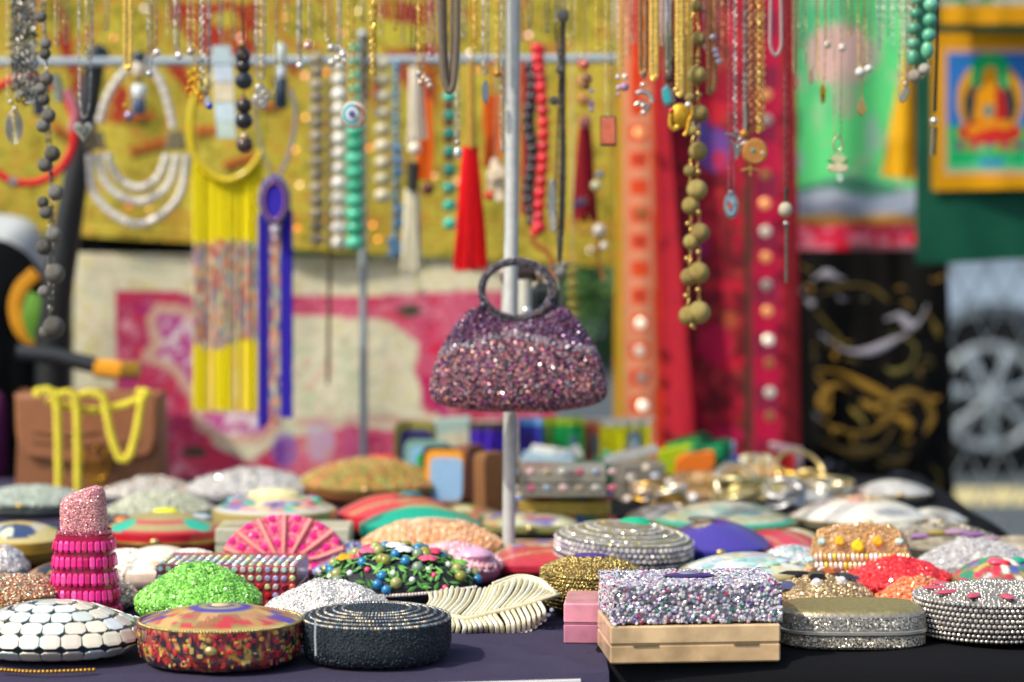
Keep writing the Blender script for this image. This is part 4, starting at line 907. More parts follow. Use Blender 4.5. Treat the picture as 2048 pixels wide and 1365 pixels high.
# ---- second row
def lipstick():
    yb = 1243; z0 = TABLE + .001; f = TB(163, yb, z0); k = lambda px: K(px, f[1]); dep = .05; c = np.array((K(163 - 1024, f[1] + dep / 2), f[1] + dep / 2, z0))
    root = thing('lipstick_clutch', 'lipstick shaped clutch bag with hot pink crystal tiers and a pale pink glitter tip', 'clutch bag', c, (0, 0, 0), GB)
    tiers = [(71, 0, 40), (68, 34, 74), (63, 68, 108), (61, 102, 141), (59, 136, 172)]
    b = MB()
    for (w, za, zb) in tiers:
        V, F = lathe([(.9, k(za)), (.96, k(za)), (.96, k(zb) - .001), (.5, k(zb))], k(w), dep / 2 * w / 66, 3.0, 64); b.add(V, F, H('a01040'))
    b.build('case', enamel, root)
    g = np.random.default_rng(3); stick = box(1, 1, 1, (0, 0, .3), .22); mes = [proto('crystal_baguette', c_, gem, stick, False) for c_ in ('f0208a', 'e8187c', 'f85aa8', 'd01868', 'f83898')]
    for ti, (w, za, zb) in enumerate(tiers):
        a, bb = k(w), dep / 2 * w / 66; o = outline(400, a, bb, 3.0); oc = np.vstack([o, o[:1]]); d = np.concatenate([[0], np.cumsum(np.linalg.norm(np.diff(oc, axis=0), axis=1))]); cnt = int(d[-1] / .0058)
        for i in range(cnt):
            s = (i + .5) / cnt * d[-1]; x, y = np.interp(s, d, oc[:, 0]), np.interp(s, d, oc[:, 1])
            if y > bb * .8: continue
            x2, y2 = np.interp(s + .0004, d, oc[:, 0]), np.interp(s + .0004, d, oc[:, 1]); t = unit(np.array((x2 - x, y2 - y, 0))); nr = np.array((t[1], -t[0], .13 + .08 * g.normal())); nr = unit(nr + t * .1 * g.normal()); up = np.cross(nr, t)
            M3 = Matrix((t, up, nr)).transposed(); zc = k(za) + (k(zb) - k(za)) * .38
            ob = link('crystal_baguette', mes[g.integers(5)], root, loc=(x, y, zc), scale=(.0053, (k(zb) - k(za)) * .62, .0026)); ob.rotation_euler = M3.to_euler()
    V, F = lathe([(.2, k(170)), (.98, k(171)), (1, k(173)), (1, k(180)), (.95, k(181))], k(55), dep / 2 * .78, 2.6, 64); b = MB(); b.add(V, F, H('c87888')); b.build('collar', glitter, root)
    V, F = lathe([(1, k(178)), (.985, k(215)), (.97, k(235)), (.95, k(250)), (.86, k(262)), (.6, k(268)), (.02, k(270))], k(47), dep / 2 * .68, 2.5, 72)
    t = V[:, 0] / k(47); top = k(178); V[:, 2] = top + (V[:, 2] - top) * (.74 + .26 * np.clip((t + .9) / 1.5, 0, 1.1)); V[:, 0] -= (V[:, 2] - top) * .03
    b = MB(); b.add(V, F, H('d89098')); b.build('glitter_tip', glitter, root)
    pos, nr = sample((V, F), 2200, 2, .0016); nr = outward(pos, nr, (0, 0, k(200))); stamp(GEM, pos, nr, .0011, pick(['e0a0a8', 'd88a92', 'f0b8b8', 'c87884', 'e8b098'], len(pos), 3), .25, 5).build('glitter_stones', gem, root, False, stuff=True)
lipstick()
def fluffy(label, cx, yb, w, h, dep, cols, seed, m=gem, p=2.2, n=2600, size=.0028, dome=.5, tilt=0, **kw):
    G = clutch(label, cx, yb, w, h, dep, cols[0], p=p, dome=dome, hs=.4, rim=None, clasp=None, ml=bead, under=.75, dents=.012, tilt=tilt, **kw)
    lidgems(G, n, size, cols, GEM8, m, 'beads', seed, .35, lo=True, mind=size * .9, var=.18); return G
fluffy('rounded clutch bag covered in bright lime green beads', 392, 1262, 250, 122, .1, ['78c044', '88cc58', '68b038', '9cd870', '5ca034'], 21, bead, size=.0023, n=3600)
fluffy('white iridescent beaded clutch bag between the green and the black ones', 655, 1276, 262, 96, .11, ['e4e0d8', 'dcd8cc', 'f0ece8', 'd0d4c8', 'e8dcd8'], 22, gemab, n=3000, size=.0018, p=1.8, yaw=-8, dome=.6)
def ab_grid():
    f = boxbag('box clutch covered with a grid of red and rainbow crystals behind the green clutch', 315, 600, 1130, 1216, .09, '8a2c34', '9c3a44', enamel, yaw=-3); w, d, h = f['w'], f['d'], f['h']; g = np.random.default_rng(9)
    st = .0082; mes = [proto('crystal', c, gemab, GEM8, False) for c in ('c8e0c0', 'd8e090', 'b0b0e0', 'e0d0d0', 'a8d8d0')] + [proto('crystal', c, gem, GEM8, False) for c in ('c82028', 'e06030', 'a01838')]
    for face in ('f', 't', 'l'):
        W_, H_ = (w, h) if face == 'f' else (w, d) if face == 't' else (d, h)
        for i in range(int(W_ / st)):
            for j in range(int(H_ / st)):
                u = (i + .5) / int(W_ / st) - .5; v = (j + .5) / int(H_ / st)
                if face == 't' and j > 6: continue
                loc = {'f': (u * w, -d / 2, v * h), 't': (u * w, (v - .5) * d, h), 'l': (-w / 2, u * d, v * h)}[face]; rt = {'f': (R(90), 0, 0), 't': (0, 0, 0), 'l': (0, R(-90), 0)}[face]
                k = g.integers(0, 5) if (face == 't' or v > .55 or g.random() > .6) else g.integers(5, 8)
                ob = link('crystal', mes[k], f['root'], loc=loc, scale=.0034, rot=tuple(np.array(rt) + g.normal(size=3) * .12))
ab_grid()
def fan():
    c, a = place(566, 1165, 250, .07); Y = c[1]; root = thing('fan_clutch', 'fan shaped clutch bag of pink beads with pale pink ribs standing behind the green one', 'clutch bag', (c[0], c[1], TABLE + .001), (R(-20), 0, 0), GB)
    Rr = K(125, Y); Hh = K(122, Y); g = np.random.default_rng(5)
    ring = [(-Rr * 1.0, 0)] + [(Rr * math.cos(t), Hh * .25 + Hh * .75 * math.sin(t)) for t in np.linspace(math.pi, 0, 24)] + [(Rr, 0)]
    q = extrude(ring, .036, .1); b = MB(); b.merge(q, H('e87088')); b.build('shell', bead, root)
    for sgn in (-1,):
        pos, nr = sample(q, 2600, 4, .0024); k = nr[:, 1] < .5; pos, nr = pos[k], outward(pos[k], nr[k], (0, 0, Hh / 2)); stamp(GEM, pos, nr, .0019, pick(['e86a88', 'f07a98', 'e05078', 'f090a0', 'd84878'], len(pos), 6), .3, 7).build('beads', bead, root, False, stuff=True)
    for i in range(7):
        t = math.pi * (i + .5) / 7; x1, z1 = Rr * .98 * math.cos(t), Hh * .25 + Hh * .72 * math.sin(t)
        b = MB(); b.merge(tube([(x1 * .15, -.021, .012), (x1 * .6, -.0215, z1 * .62), (x1, -.0195, z1)], [.0014, .0022, .003], 6), H('e8988c')); b.build('rib', matte, root)
    me = proto('crystal', 'f01890', gem, GEM8, False)
    for i in range(8):
        for k in (.5, .75, .93):
            t = math.pi * (i + .0) / 7 ; x1, z1 = Rr * k * math.cos(t), Hh * .25 * k + Hh * .75 * k * math.sin(t)
            if z1 < .006: continue
            link('crystal', me, root, loc=(x1, -.0185, z1), scale=.0042, rot=(R(90), 0, 0))
fan()
def floral():
    G = clutch('black clutch bag embroidered with green leaves, pink flowers and round beads', 790, 1222, 322, 112, .12, '22262c', p=2.3, dome=.5, hs=.42, rim=None, clasp=None, ml=matte, under=.85, yaw=3)
    root = G['root']; g = np.random.default_rng(17); a = G['a']; bd = G['b']
    mes = {k: proto('bead', c, m) for k, (c, m) in dict(o=('9a9c5c', bead), y=('8a8c38', bead), b=('2a7cb0', bead), w=('dcdcd8', bead), p=('d8486c', bead), g=('7c9078', bead)).items()}
    V, F = G['V'], G['F']; pos, nr = sample((V, F), 95, 5, .0125); nr = outward(pos, nr, (0, 0, -.05))
    for i, (q, nn) in enumerate(zip(pos, nr)):
        k = 'oybwpgwoyb'[g.integers(10)]; r = .0062 if k in 'oyg' else .0052 if k == 'b' else .0034; link('bead', mes[k], root, loc=q + nn * r * .3, scale=r)
    pos, nr = sample((V, F), 320, 8, .006); nr = outward(pos, nr, (0, 0, -.05)); stamp(PETAL, pos + nr * .002, nr, np.column_stack([np.full(len(pos), .0062), np.full(len(pos), .0052), np.full(len(pos), .003)]), pick(['5c9848', '6cac50', '4a8438', '84b868'], len(pos), 3), .3, 9).build('leaves', thread, root, False, stuff=True)
    for (u, v, c) in ((-.62, -.1, 'e0a020'), (-.35, -.2, 'd06a84'), (-.3, .3, 'd04868'), (.45, -.1, 'e04868'), (.5, .3, 'c03858'), (.4, -.45, 'd85a78'), (0, -.1, 'e8e8e4'), (.1, -.3, 'e4e4e0'), (-.5, .5, '7478b8'), (.2, .5, '6c74b0'), (.78, 0, '7cb850')):
        q = onlid(G, u, v); b = MB(); P5 = []; N5 = []
        for k in range(6):
            t = k * 1.047; P5.append(q + np.array((math.cos(t) * .006, math.sin(t) * .006, .004))); N5.append((math.cos(t) * .4, math.sin(t) * .4, 1))
        pt = sphere(1, 8, 4, (0, 0, 0), (1, 1, .35)); stamp(pt, np.array(P5), np.array(N5, float), .0052, H(c), mb=b); b.build('flower', thread, root)
    for s in (-1, 1):
        pts = bezier([(-.04, -bd * .9, .014), (.0, -bd * 1.06, .016), (a * .5, -bd * .98, .018), (a * .98, -bd * .7, .02)] if s > 0 else [(-.05, -bd * .86, .012), (-.03, -bd * .95, .013)], 40)
        pp = resample(pts, .0032); stamp(BALL, pp, np.tile((0, -1., 0), (len(pp), 1)), .0021, pick(['d8ccc0', 'c8b8b0'], len(pp), 2)).build('bead_strap', bead, root, True, stuff=True)
floral()
def leaf_clutch():
    Yb = 2.29; root = thing('feather_clutch', 'pale gold feather shaped clutch bag with open ribs in front of the pole', 'clutch bag', TB(980, 1272), (0, 0, 0), GB)
    Q = lambda x, y, d=0.: P(x, y, Yb + (1272 - y) / 117 * .06 + d)
    qp = bezier([(838, 0, 1218), (880, 0, 1226), (930, 0, 1238), (985, 0, 1226), (1050, 0, 1210), (1112, 0, 1190)], 60)
    quill = np.array([Q(p[0], p[2], -.012) for p in qp]); b = MB(); b.merge(tube(quill, np.linspace(.0042, .0022, len(quill)), 8), H('e0d8b0')); b.build('quill', champagne, root, world=True)
    gold = ['f0e8c4', 'f4f0d4', 'e4dab0']
    up = np.array([(835, 1196), (870, 1184), (905, 1174), (940, 1180), (975, 1176), (1000, 1160), (1040, 1153), (1075, 1160), (1100, 1174), (1118, 1188)]); dn = np.array([(840, 1232), (868, 1250), (890, 1272), (930, 1274), (965, 1266), (1000, 1272), (1030, 1272), (1060, 1262), (1090, 1240), (1112, 1208)])
    for i in range(27):
        t = .05 + .92 * i / 26; q = qp[int(t * (len(qp) - 1))]
        ti = min(1, max(0, t + .03)); u = np.array([np.interp(ti * 9, range(10), up[:, j]) for j in (0, 1)]); tj = min(1, max(0, t - .02 - .05 * (1 - t))); d = np.array([np.interp(tj * 9, range(10), dn[:, j]) for j in (0, 1)])
        for e, s in ((u, -1), (d, 1)):
            if i > 24 and s > 0: continue
            m = np.array((q[0], q[2])) * .5 + e * .5 + (7 * s * (-1 if s < 0 else 1), 0)
            pts = bezier([Q(q[0], q[2], -.010), Q(m[0], m[1], -.016 if s > 0 else -.004), Q(e[0], e[1], 0 if s > 0 else .014)], 12)
            b = MB(); r0 = K(4.6, Yb); b.merge(tube(pts, [r0 * .75] + [r0] * (len(pts) - 2) + [r0 * .8], 6, flat=.8), H(gold[(i + (s > 0)) % 3])); b.build('barb', champagne, root, world=True)
    c = P(1000, 1222, Yb + .065); q = sphere(1, 28, 12, c, (K(104, Yb), .030, K(40, Yb))); b = MB(); b.merge(q, H('241e18')); b.build('inner_case', champagne, root, world=True)
    for k in range(5):                              # barbs folded over the back of the case
        pts = bezier([Q(985 + k * 6, 1168 + k * 5, .004 + k * .001), Q(1035, 1152 + k * 5, .012), Q(1080, 1160 + k * 5, .010), Q(1108, 1184 + k * 3, .002)], 16); b = MB(); b.merge(tube(pts, K(3.6, Yb), 6), H(gold[k % 3])); b.build('barb', champagne, root, world=True)
    pos = np.array([np.array([*Q(np.interp(t, range(10), dn[:, 0]), np.interp(t, range(10), dn[:, 1]), -.002)]) for t in np.linspace(2, 8.6, 22)]) - np.array(root.location)
    stamp(GEM8, pos, np.tile((-.2, -.9, .4), (len(pos), 1)), .0024, pick(['d8c0b0', 'b0b8c8', 'e0d8c0', 'c88068'], len(pos), 3), .3, 2).build('edge_stones', gem, root, False, stuff=True)
leaf_clutch()
# silver rhinestone round with turquoise
def lid_r(u, v, r, z):
    C = flat('a8a48c')(u, v); s = np.sin(r * 34); put(C, s > .2, 'a49a60', .8); put(C, s < -.5, 'c8c8cc', .8); return C
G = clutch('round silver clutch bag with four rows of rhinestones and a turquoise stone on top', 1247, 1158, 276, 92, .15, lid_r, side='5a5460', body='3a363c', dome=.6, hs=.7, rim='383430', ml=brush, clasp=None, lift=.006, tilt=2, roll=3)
rowgems(G, (.3, .42, .54, .66), .0031, ['c8c4cc', 'd8d0c8', 'a8a4b0', 'e0dcd8'], pr=GEM8, m=gem, name='side_rhinestones')
for s in (.93, .84, .7, .56, .44):
    o = outline(int(230 * s), G['a'] * s, G['b'] * s); z = onlid(G, s, 0)[2]; m = len(o); stamp(GEM, np.column_stack([o, np.full(m, z + .0006)]), np.tile((0, 0, 1.), (m, 1)), .0017, pick(['c8c4b8', 'b8b070', 'd8d8dc'], m, 4), .2, 3).build('rhinestone_ring', gem, G['root'], False, stuff=True)
gemstone(G, .18, .35, .014, '14a87c', sx=1.35); gemstone(G, -.3, .2, .004, 'b89a50')
# its gold neighbour underneath
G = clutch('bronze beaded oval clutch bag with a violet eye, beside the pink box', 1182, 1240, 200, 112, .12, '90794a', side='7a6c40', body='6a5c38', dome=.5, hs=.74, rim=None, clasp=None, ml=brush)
rowgems(G, np.linspace(.15, .74, 9), .0017, ['a89458', '8c7c48', 'b8a468'], pr=SEED, m=metal, name='seed_beads'); lidgems(G, 1600, .0016, ['b09a58', '98844c', 'c0a868'], SEED, metal, 'top_beads', 3, .05, smooth=True)
gemstone(G, 0, .0, .010, '4a3880', sx=1.8, flatk=.3)
# owl
def owl():
    c, a = place(1722, 1192, 236, .06); Y = c[1] - .01; root = thing('owl_clutch', 'golden owl shaped clutch bag with yellow crystal eyes and rows of hanging beads', 'clutch bag', (c[0], Y, TABLE + .001), (R(-12), 0, 0), GB); k = lambda q: K(q, Y)
    pts = [(-112, 0), (-118, 20), (-104, 50), (-96, 80), (-90, 105), (-80, 124), (-50, 132), (-20, 134), (0, 138), (30, 136), (60, 132), (84, 122), (96, 100), (102, 70), (118, 30), (124, 12), (112, 0)]
    q = extrude([(k(x), k(z)) for x, z in pts], .045, .12); b = MB(); b.merge(q, H('d8a870')); b.build('body', brush, root)
    g = np.random.default_rng(2); pos, nr = sample(q, 1900, 3, .0026); kk = nr[:, 1] < .4; pos = pos[kk]; nr = outward(pos, nr[kk], (0, 0, k(60)))
    stamp(GEM, pos, nr, .0019, pick(['d8a868', 'c89858', 'e0b888', 'd0a078'], len(pos), 4), .25, 6).build('seed_crystals', gem, root, False, stuff=True)
    for x, c_, ci in ((-45, 'f0c018', 'c8c0b8'), (32, 'f0b810', 'c8c0b8')):
        b = MB(); b.merge(sphere(k(20), 16, 6, (k(x), -.022, k(98)), (1, .15, 1)), H('e0b088')); e = b.build('eye', brush, root)
        b = MB(); b.merge((GEM8[0] @ rot3(x=R(90)).T * k(11) + (k(x), -.027, k(98)), GEM8[1]), H(c_)); b.build('pupil', gem, e, False)
    b = MB(); b.merge((GEM8[0] @ rot3(x=R(90)).T * k(14) + (k(-8), -.025, k(88)), GEM8[1]), H('f0d818')); b.build('beak', gem, root, False)
    stick = sphere(1, 6, 4); mesb = [proto('hanging_bead', c2, gemab, sphere(1, 8, 6)) for c2 in ('e0c898', 'e8c8b0', 'd8a850', 'f0e8e0', 'e0c040')]
    for r_ in range(4):
        for i in range(21):
            x = -100 + i * 10 + (r_ % 2) * 5; w = .92 + r_ * .04
            if abs(x * w) > 118: continue
            link('hanging_bead', mesb[(i + r_ * 2 + int(g.integers(2))) % 5], root, loc=(k(x * w), -.0245, k(66 - r_ * 17)), scale=(.0026, .0026, .0048))
    for x, z in ((-104, 62), (-60, 45), (40, 40), (-88, 10), (-50, 6), (100, 60), (120, 25), (-112, 30), (76, 98), (-80, 98)):
        link('crystal', proto('crystal', 'c8f0e8', gemab, GEM8, False), root, loc=(k(x), -.023, k(z)), scale=.0045, rot=(R(70), 0, 0))
owl()
fluffy('red beaded clutch bag with a ruffled surface in front of the owl', 1795, 1206, 228, 80, .1, ['d81820', 'e82c30', 'c81018', 'e84048'], 31, bead, size=.0022, n=3400, p=1.7, yaw=8)
fluffy('small orange and coral beaded clutch bag beside the red one', 1845, 1236, 178, 72, .07, ['e87a3c', 'e89060', 'd85a28', 'f0a078'], 32, gem, size=.0026, n=1500)
def geo():
    G = clutch('bronze clutch bag set with large angular black and amber stones', 1650, 1236, 196, 78, .1, 'b89c70', side='a88c60', p=2.6, dome=.5, hs=.45, ml=glitter, rim=None, clasp=None)
    for (u, v, w, l, r_, c) in ((-.75, -.3, .013, .02, .6, '5a5c80'), (-.45, .1, .012, .024, -.4, '241c18'), (-.15, -.3, .011, .018, .9, '302018'), (.15, .0, .012, .016, .3, 'a85018'), (.4, -.2, .010, .016, -.7, '20202c'), (.62, .05, .01, .014, .8, '4a4c60'), (-.05, .3, .01, .02, 1.2, '7c4020')):
        b = MB(); q = GEM4[0] * (l, w, .007) @ rot3(z=r_, x=.5 * (-v)).T + onlid(G, u, v) + (0, 0, .0005); b.merge((q, GEM4[1]), H(c)); b.build('faceted_stone', gem, G['root'], False)
    for (u, v) in ((-.2, -.55), (.32, -.45), (0, .1)): 
        b = MB(); b.merge((GEM8[0] * .006 @ rot3(x=.5).T + onlid(G, u, v), GEM8[1]), H('f0ece8')); b.build('clear_stone', gemab, G['root'], False)
    lidgems(G, 700, .0016, ['d0b888', 'b89868', 'e0c8a0'], GEM, gem, 'small_crystals', 6, .2)
geo()
fluffy('white seed beaded oval clutch bag near the right edge', 1958, 1168, 235, 76, .11, ['acaaa8', 'b8b6b4', '9c9a9c', 'c8c6c4'], 33, bead, n=3600, size=.0016, p=2, dome=.55)
def mosaicG(G, m=None, tex=1):
    return G
pm = ['2a9870', 'd05a60', 'c8ccd8', 'd8b8a8', '3c8c68', 'b03840', 'b8a860', '5868a8', 'e8d8c8', 'c83850']
G = clutch('clutch bag inlaid with green, red and white stone chips at the right edge', 2000, 1210, 176, 84, .1, vor(pm, 90, 41, '8a7a50', .012), side=vor(pm, 120, 42, '8a7a50', .01), dome=.5, hs=.5, ml=stone, rim='a8905a')
gemstone(G, -.1, -.35, .009, 'f05070'); gemstone(G, .5, .1, .009, '18a078'); gemstone(G, .1, -.4, .006, 'e01830')
G = clutch('grey and brown beaded clutch bag with lilac petals left of the white seed beaded one', 1895, 1130, 225, 66, .13, lambda u, v, r, z: vor(['847c68', '9c9480', '6c6454', 'a8a090'], 200, 44)(u, v), dome=.5, hs=.5, ml=matte, rim='7a7060')
lidgems(G, 800, .0024, ['a09882', '7c7464', 'b8b09c', '54503f'], BALL, bead, 'beads', 4, .1, sel=lambda u, v, z: v > -.2, smooth=True)
for k, (u, c) in enumerate(((-.5, '9c70a0'), (-.2, '9c8a40'), (.1, 'b088a8'), (.4, '906098'), (.65, 'b08898'))):
    b = MB(); q = sphere(1, 12, 6, (0, 0, 0), (.016, .009, .003)); b.merge((q[0] @ rot3(z=.3).T + onlid(G, u, -.5) + (0, 0, .001), q[1]), H(c)); b.build('petal', enamel, G['root'])
# left side, second row
G = clutch('copper glitter clutch bag behind the mother of pearl one at the left edge', 15, 1256, 200, 84, .11, 'b07c58', side='b07850', p=2.8, dome=.7, hs=.7, ml=coarse, rim=None)
lidgems(G, 900, .002, ['c89878', 'b88060', 'd8b898', 'a8b090'], GEM, gem, 'crystals', 5, .3, lo=False)
fluffy('small rounded clutch bag of clear rainbow crystals at the left edge', 2, 1166, 92, 66, .06, ['d8d8d8', 'c8d0d8', 'e8d8d0', 'b8a898'], 35, gemab, n=700, size=.0028)
def bow():
    G = clutch('cream beaded bow shaped clutch bag behind the lipstick one', 315, 1186, 215, 84, .09, 'e0d8c8', side='d8c4b0', p=2.2, dome=.5, hs=.45, ml=bead, rim=None, clasp=None)
    root = G['root']
    for s in (-1, 1):
        b = MB(); q = sphere(1, 20, 10, (s * .034, -.006, .018), (.036, .034, .022)); b.merge(q, H('e6e0d2')); b.build('bow_loop', bead, root)
        pos, nr = sample(q, 1000, 3 + s, .002); nr = outward(pos, nr, (s * .034, -.006, .018)); stamp(SEED, pos, nr, .0014, pick(['ece8dc', 'dcd4c4', 'f4f0e8'], len(pos), 7)).build('seed_beads', bead, root, True, stuff=True)
    b = MB(); b.merge(sphere(.012, 12, 8, (0, -.03, .02)), H('d8b890')); b.build('knot', bead, root)
bow()
# ---- third row
def lid_z(u, v, r, z):
    C = flat('c8b878')(u, v); put(C, (r > .55) & (v > 0), '2c9c80'); put(C, (r > .3) & (r < .62), 'c8c4b0'); put(C, ell(u, v, .1, -.5, .36, .3) < 1, '384a70'); put(C, ell(u, v, -.5, -.45, .3, .25) < 1, 'a8a0c0'); put(C, ell(u, v, -.05, -.6, .12, .2) < 1, 'd8e4c0'); return C
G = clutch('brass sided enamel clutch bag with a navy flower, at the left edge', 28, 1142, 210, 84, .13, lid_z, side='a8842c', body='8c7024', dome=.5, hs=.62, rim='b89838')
G = clutch('grey green beaded clutch bag at the back left under the brown handbag', 55, 1036, 240, 52, .13, vor(['a8b4a4', '98a496', 'b8beb0'], 120, 51), dome=.5, hs=.5, ml=matte, rim='3c3c38')
lidgems(G, 700, .0022, ['a8b4a8', 'b8c0b4', '94a094'], SEED, bead, 'beads', 3, .1, smooth=True)
def lid_aa(u, v, r, z):
    C = flat('a89a68')(u, v); put(C, np.abs(r - .62) < .07, 'c05048'); put(C, (r > .88), 'b83a34')
    for cx, cy in ((-.6, -.45), (.62, -.4), (0, .6)): put(C, ell(u, v, cx, cy, .22, .26) < 1, '2cb494')
    put(C, ell(u, v, -.72, .1, .14, .16) < 1, 'e07030'); put(C, ell(u, v, .02, .2, .16, .14) < 1, 'd8d820'); put(C, (v > .45) & (r > .7), '2c8868'); return C
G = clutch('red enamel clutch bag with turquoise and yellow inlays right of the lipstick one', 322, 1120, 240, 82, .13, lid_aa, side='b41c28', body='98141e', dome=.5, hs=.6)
gemstone(G, .02, .2, .010, 'dce020', sx=1.6); gemstone(G, -.72, .15, .008, 'e07838'); gemstone(G, .6, .2, .009, 'a8c0c8', sx=1.6)
G = clutch('pale grey green beaded clutch bag with a studded dome behind the red enamel one', 318, 1060, 214, 66, .12, vor(['a8ac94', 'b8baa4', '98a08c'], 140, 52), dome=.5, hs=.45, ml=matte, rim='5a584c')
lidgems(G, 900, .0024, ['b0b49c', 'c4c6b0', '9aa088'], BALL, bead, 'beads', 3, .1, smooth=True)
wht = ['c0c0bc', 'b0b2b0', 'ccc8c0', 'a0a4a8', 'b8b0a4']
G = fluffy('low white and tan beaded clutch bag left of the brown handbag corner', 300, 1012, 190, 50, .1, ['b8b4ac', 'a8a8a8', 'b09878', 'c8c4bc'], 61, bead, n=1100, size=.0024)
G = fluffy('broad silver white sequinned clutch bag at the back under the pink cloth', 498, 1014, 262, 66, .14, wht, 62, bead, n=1800, size=.0026, yaw=5)
def lid_ab(u, v, r, z):
    C = flat('c0b490')(u, v); n = vor(['3cb090', '8878a8', 'c89890', 'd8c8a0', '508ca0', 'c8b490'], 70, 66)(u, v); put(C, (r > .45) & (r < .9), n); put(C, r > .9, 'c8c8c0'); put(C, r < .45, 'dcd09c'); return C
G = clutch('round brass clutch bag with a cream dome circled by coloured chips', 546, 1098, 250, 96, .14, lid_ab, side='a89858', body='908048', dome=.6, hs=.68, rim='b8a468')
gemstone(G, 0, 0, .02, 'e0d8a4', sx=1.6, flatk=.4)
for k in range(12):
    a = k * .5236; gemstone(G, .66 * math.cos(a), .66 * math.sin(a), .006, ['3cb090', '8878a8', '60a8b8', 'c86870'][k % 4], sx=1.5)
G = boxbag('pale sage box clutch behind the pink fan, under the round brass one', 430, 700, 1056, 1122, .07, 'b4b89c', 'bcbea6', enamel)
def lid_ai(u, v, r, z):
    C = vor(['8a7830', '9c7c34', 'a88848', '7c8040', 'b07048'], 110, 71)(u, v); put(C, ell(u, v, .15, .3, .25, .3) < 1, 'd04038'); put(C, ell(u, v, -.3, .4, .15, .2) < 1, '70a058'); return C
G = clutch('large olive brown embroidered clutch bag at the back beside the cards', 738, 1016, 290, 84, .18, lid_ai, side=vor(['98783c', 'a8683c', '88843c'], 100, 72), dome=.55, hs=.45, ml=matte, rim='8a7838')
lidgems(G, 900, .0026, ['a88a44', '8a7a34', 'b86840', '98a858', 'c8a860'], SEED, bead, 'beads', 5, .1, smooth=True)
gemstone(G, .15, .3, .014, 'd83c38', sx=1.8)
def lid_ac(u, v, r, z):
    C = flat('cc4448')(u, v); e = ell(u, v, .25, .1, .26, .3); put(C, e < 1, 'a89a70'); put(C, e < .5, '2a6c70'); put(C, np.abs(v - .3 * u + .5) < .05, 'a89060'); return C
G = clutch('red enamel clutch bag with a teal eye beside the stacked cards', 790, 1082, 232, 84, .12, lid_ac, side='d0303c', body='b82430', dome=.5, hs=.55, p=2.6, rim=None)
gemstone(G, .25, .1, .009, '2a7478', sx=1.8)
G = clutch('smooth teal green enamel clutch bag behind the peach beaded one', 840, 1098, 246, 80, .1, lambda u, v, r, z: np.where((np.abs(v) < .25)[..., None] & (np.abs(u) < .5)[..., None], H('98a070'), H('1ca082')), side='149078', p=2.6, dome=.45, hs=.5, rim=None)
def lid_ae(u, v, r, z):
    C = vor(['d8a878', 'e0b488', 'c8986c', 'e8c49c'], 90, 81)(u, v); put(C, (np.abs(np.sin(u * 9)) < .2) & (v < 0), '7a6048', .7); put(C, (r < .5) & (v > -.1), 'e0d8c8'); return C
G = clutch('peach and orange beaded clutch bag with a cream dome left of the pole', 862, 1140, 280, 92, .12, lid_ae, side=vor(['d89840', 'e0a868', 'c88430'], 90, 82), p=2.3, dome=.5, hs=.45, ml=bead, rim=None)
lidgems(G, 1300, .0024, ['e0b088', 'd8a070', 'ecc8a0', 'c88c50'], BALL, bead, 'beads', 5, .1, sel=lambda u, v, z: (np.hypot(u, v) > .45), smooth=True)
for x in (-.006, .006): b = MB(); b.merge(sphere(.006, 10, 6, (x * 1.2, -.058, .022)), H('e09a18')); b.build('orange_bead', bead, G['root'])
G = clutch('pale pink clutch bag with an oval cameo left of the pole', 905, 1176, 198, 78, .1, lambda u, v, r, z: vor(['e0b8c0', 'e8ccd0', 'd8a0ac'], 70, 83)(u, v), side='c86878', p=2.4, dome=.45, hs=.5, ml=bead, rim=None)
lidgems(G, 800, .002, ['ecd0d4', 'e0b4bc', 'd89aa4'], SEED, bead, 'beads', 5, .1, smooth=True)
gemstone(G, .45, -.5, .016, 'dca8c4', sx=1.2, flatk=.5)
def lid_ag(u, v, r, z):
    C = flat('c43a48')(u, v); put(C, (v > -.1), vor(['c87860', 'b8b490', '7068a8', '9aa070', 'd89080', 'c8c8b0'], 80, 85)(u, v)); put(C, np.abs(v + .45 - .3 * u) < .05, 'c8907c'); return C
G = clutch('flat square red clutch bag with a violet and sage mosaic right of the pole', 1085, 1160, 196, 44, .2, lid_ag, side='b42838', p=6, dome=.7, hs=.6, ml=stone, rim=None, clasp=None)
G = clutch('square mosaic clutch bag in pale sage and terracotta behind the pole', 1060, 1078, 190, 40, .12, vor(['b8bc98', 'c87058', 'c8c8a8', '7c74a8', 'b0a870'], 70, 86), side='8a8850', p=5, dome=.7, hs=.6, ml=stone, rim=None)
def lid_am(u, v, r, z):
    C = flat('141416')(u, v); put(C, v < .15 + .4 * (np.abs(u) > .9), '4a3c98'); put(C, ell(u, v, -.25, -.15, .2, .16) < 1, 'b8a888'); return C
G = clutch('black and violet clutch bag with a silver ring on top, right of the rhinestone one', 1432, 1142, 226, 84, .16, lid_am, side='3c3490', dome=.5, hs=.45, ml=enamel, p=2, rim=None)
p_ = onlid(G, -.25, -.1); th = np.linspace(0, 6.283, 24, endpoint=False); b = MB(); b.merge(tube(np.stack([.013 * np.cos(th), .008 * np.sin(th), 0 * th], 1) + p_ + (0, 0, .004), .0022, 6, True), H('c8bca0')); b.build('ring_clasp', metal, G['root'])
def lid_wh(u, v, r, z):
    C = vor(['c8ccb8', 'd4d4c0', '9cc0b4', 'b8c0cc', 'c4c098'], 90, 88)(u, v); put(C, r > .9, 'b0a468'); return C
G = clutch('pale patterned oval clutch bag with aqua chips behind the crystal box', 1500, 1196, 282, 72, .13, lid_wh, side='9c9058', dome=.55, hs=.5, ml=stone)
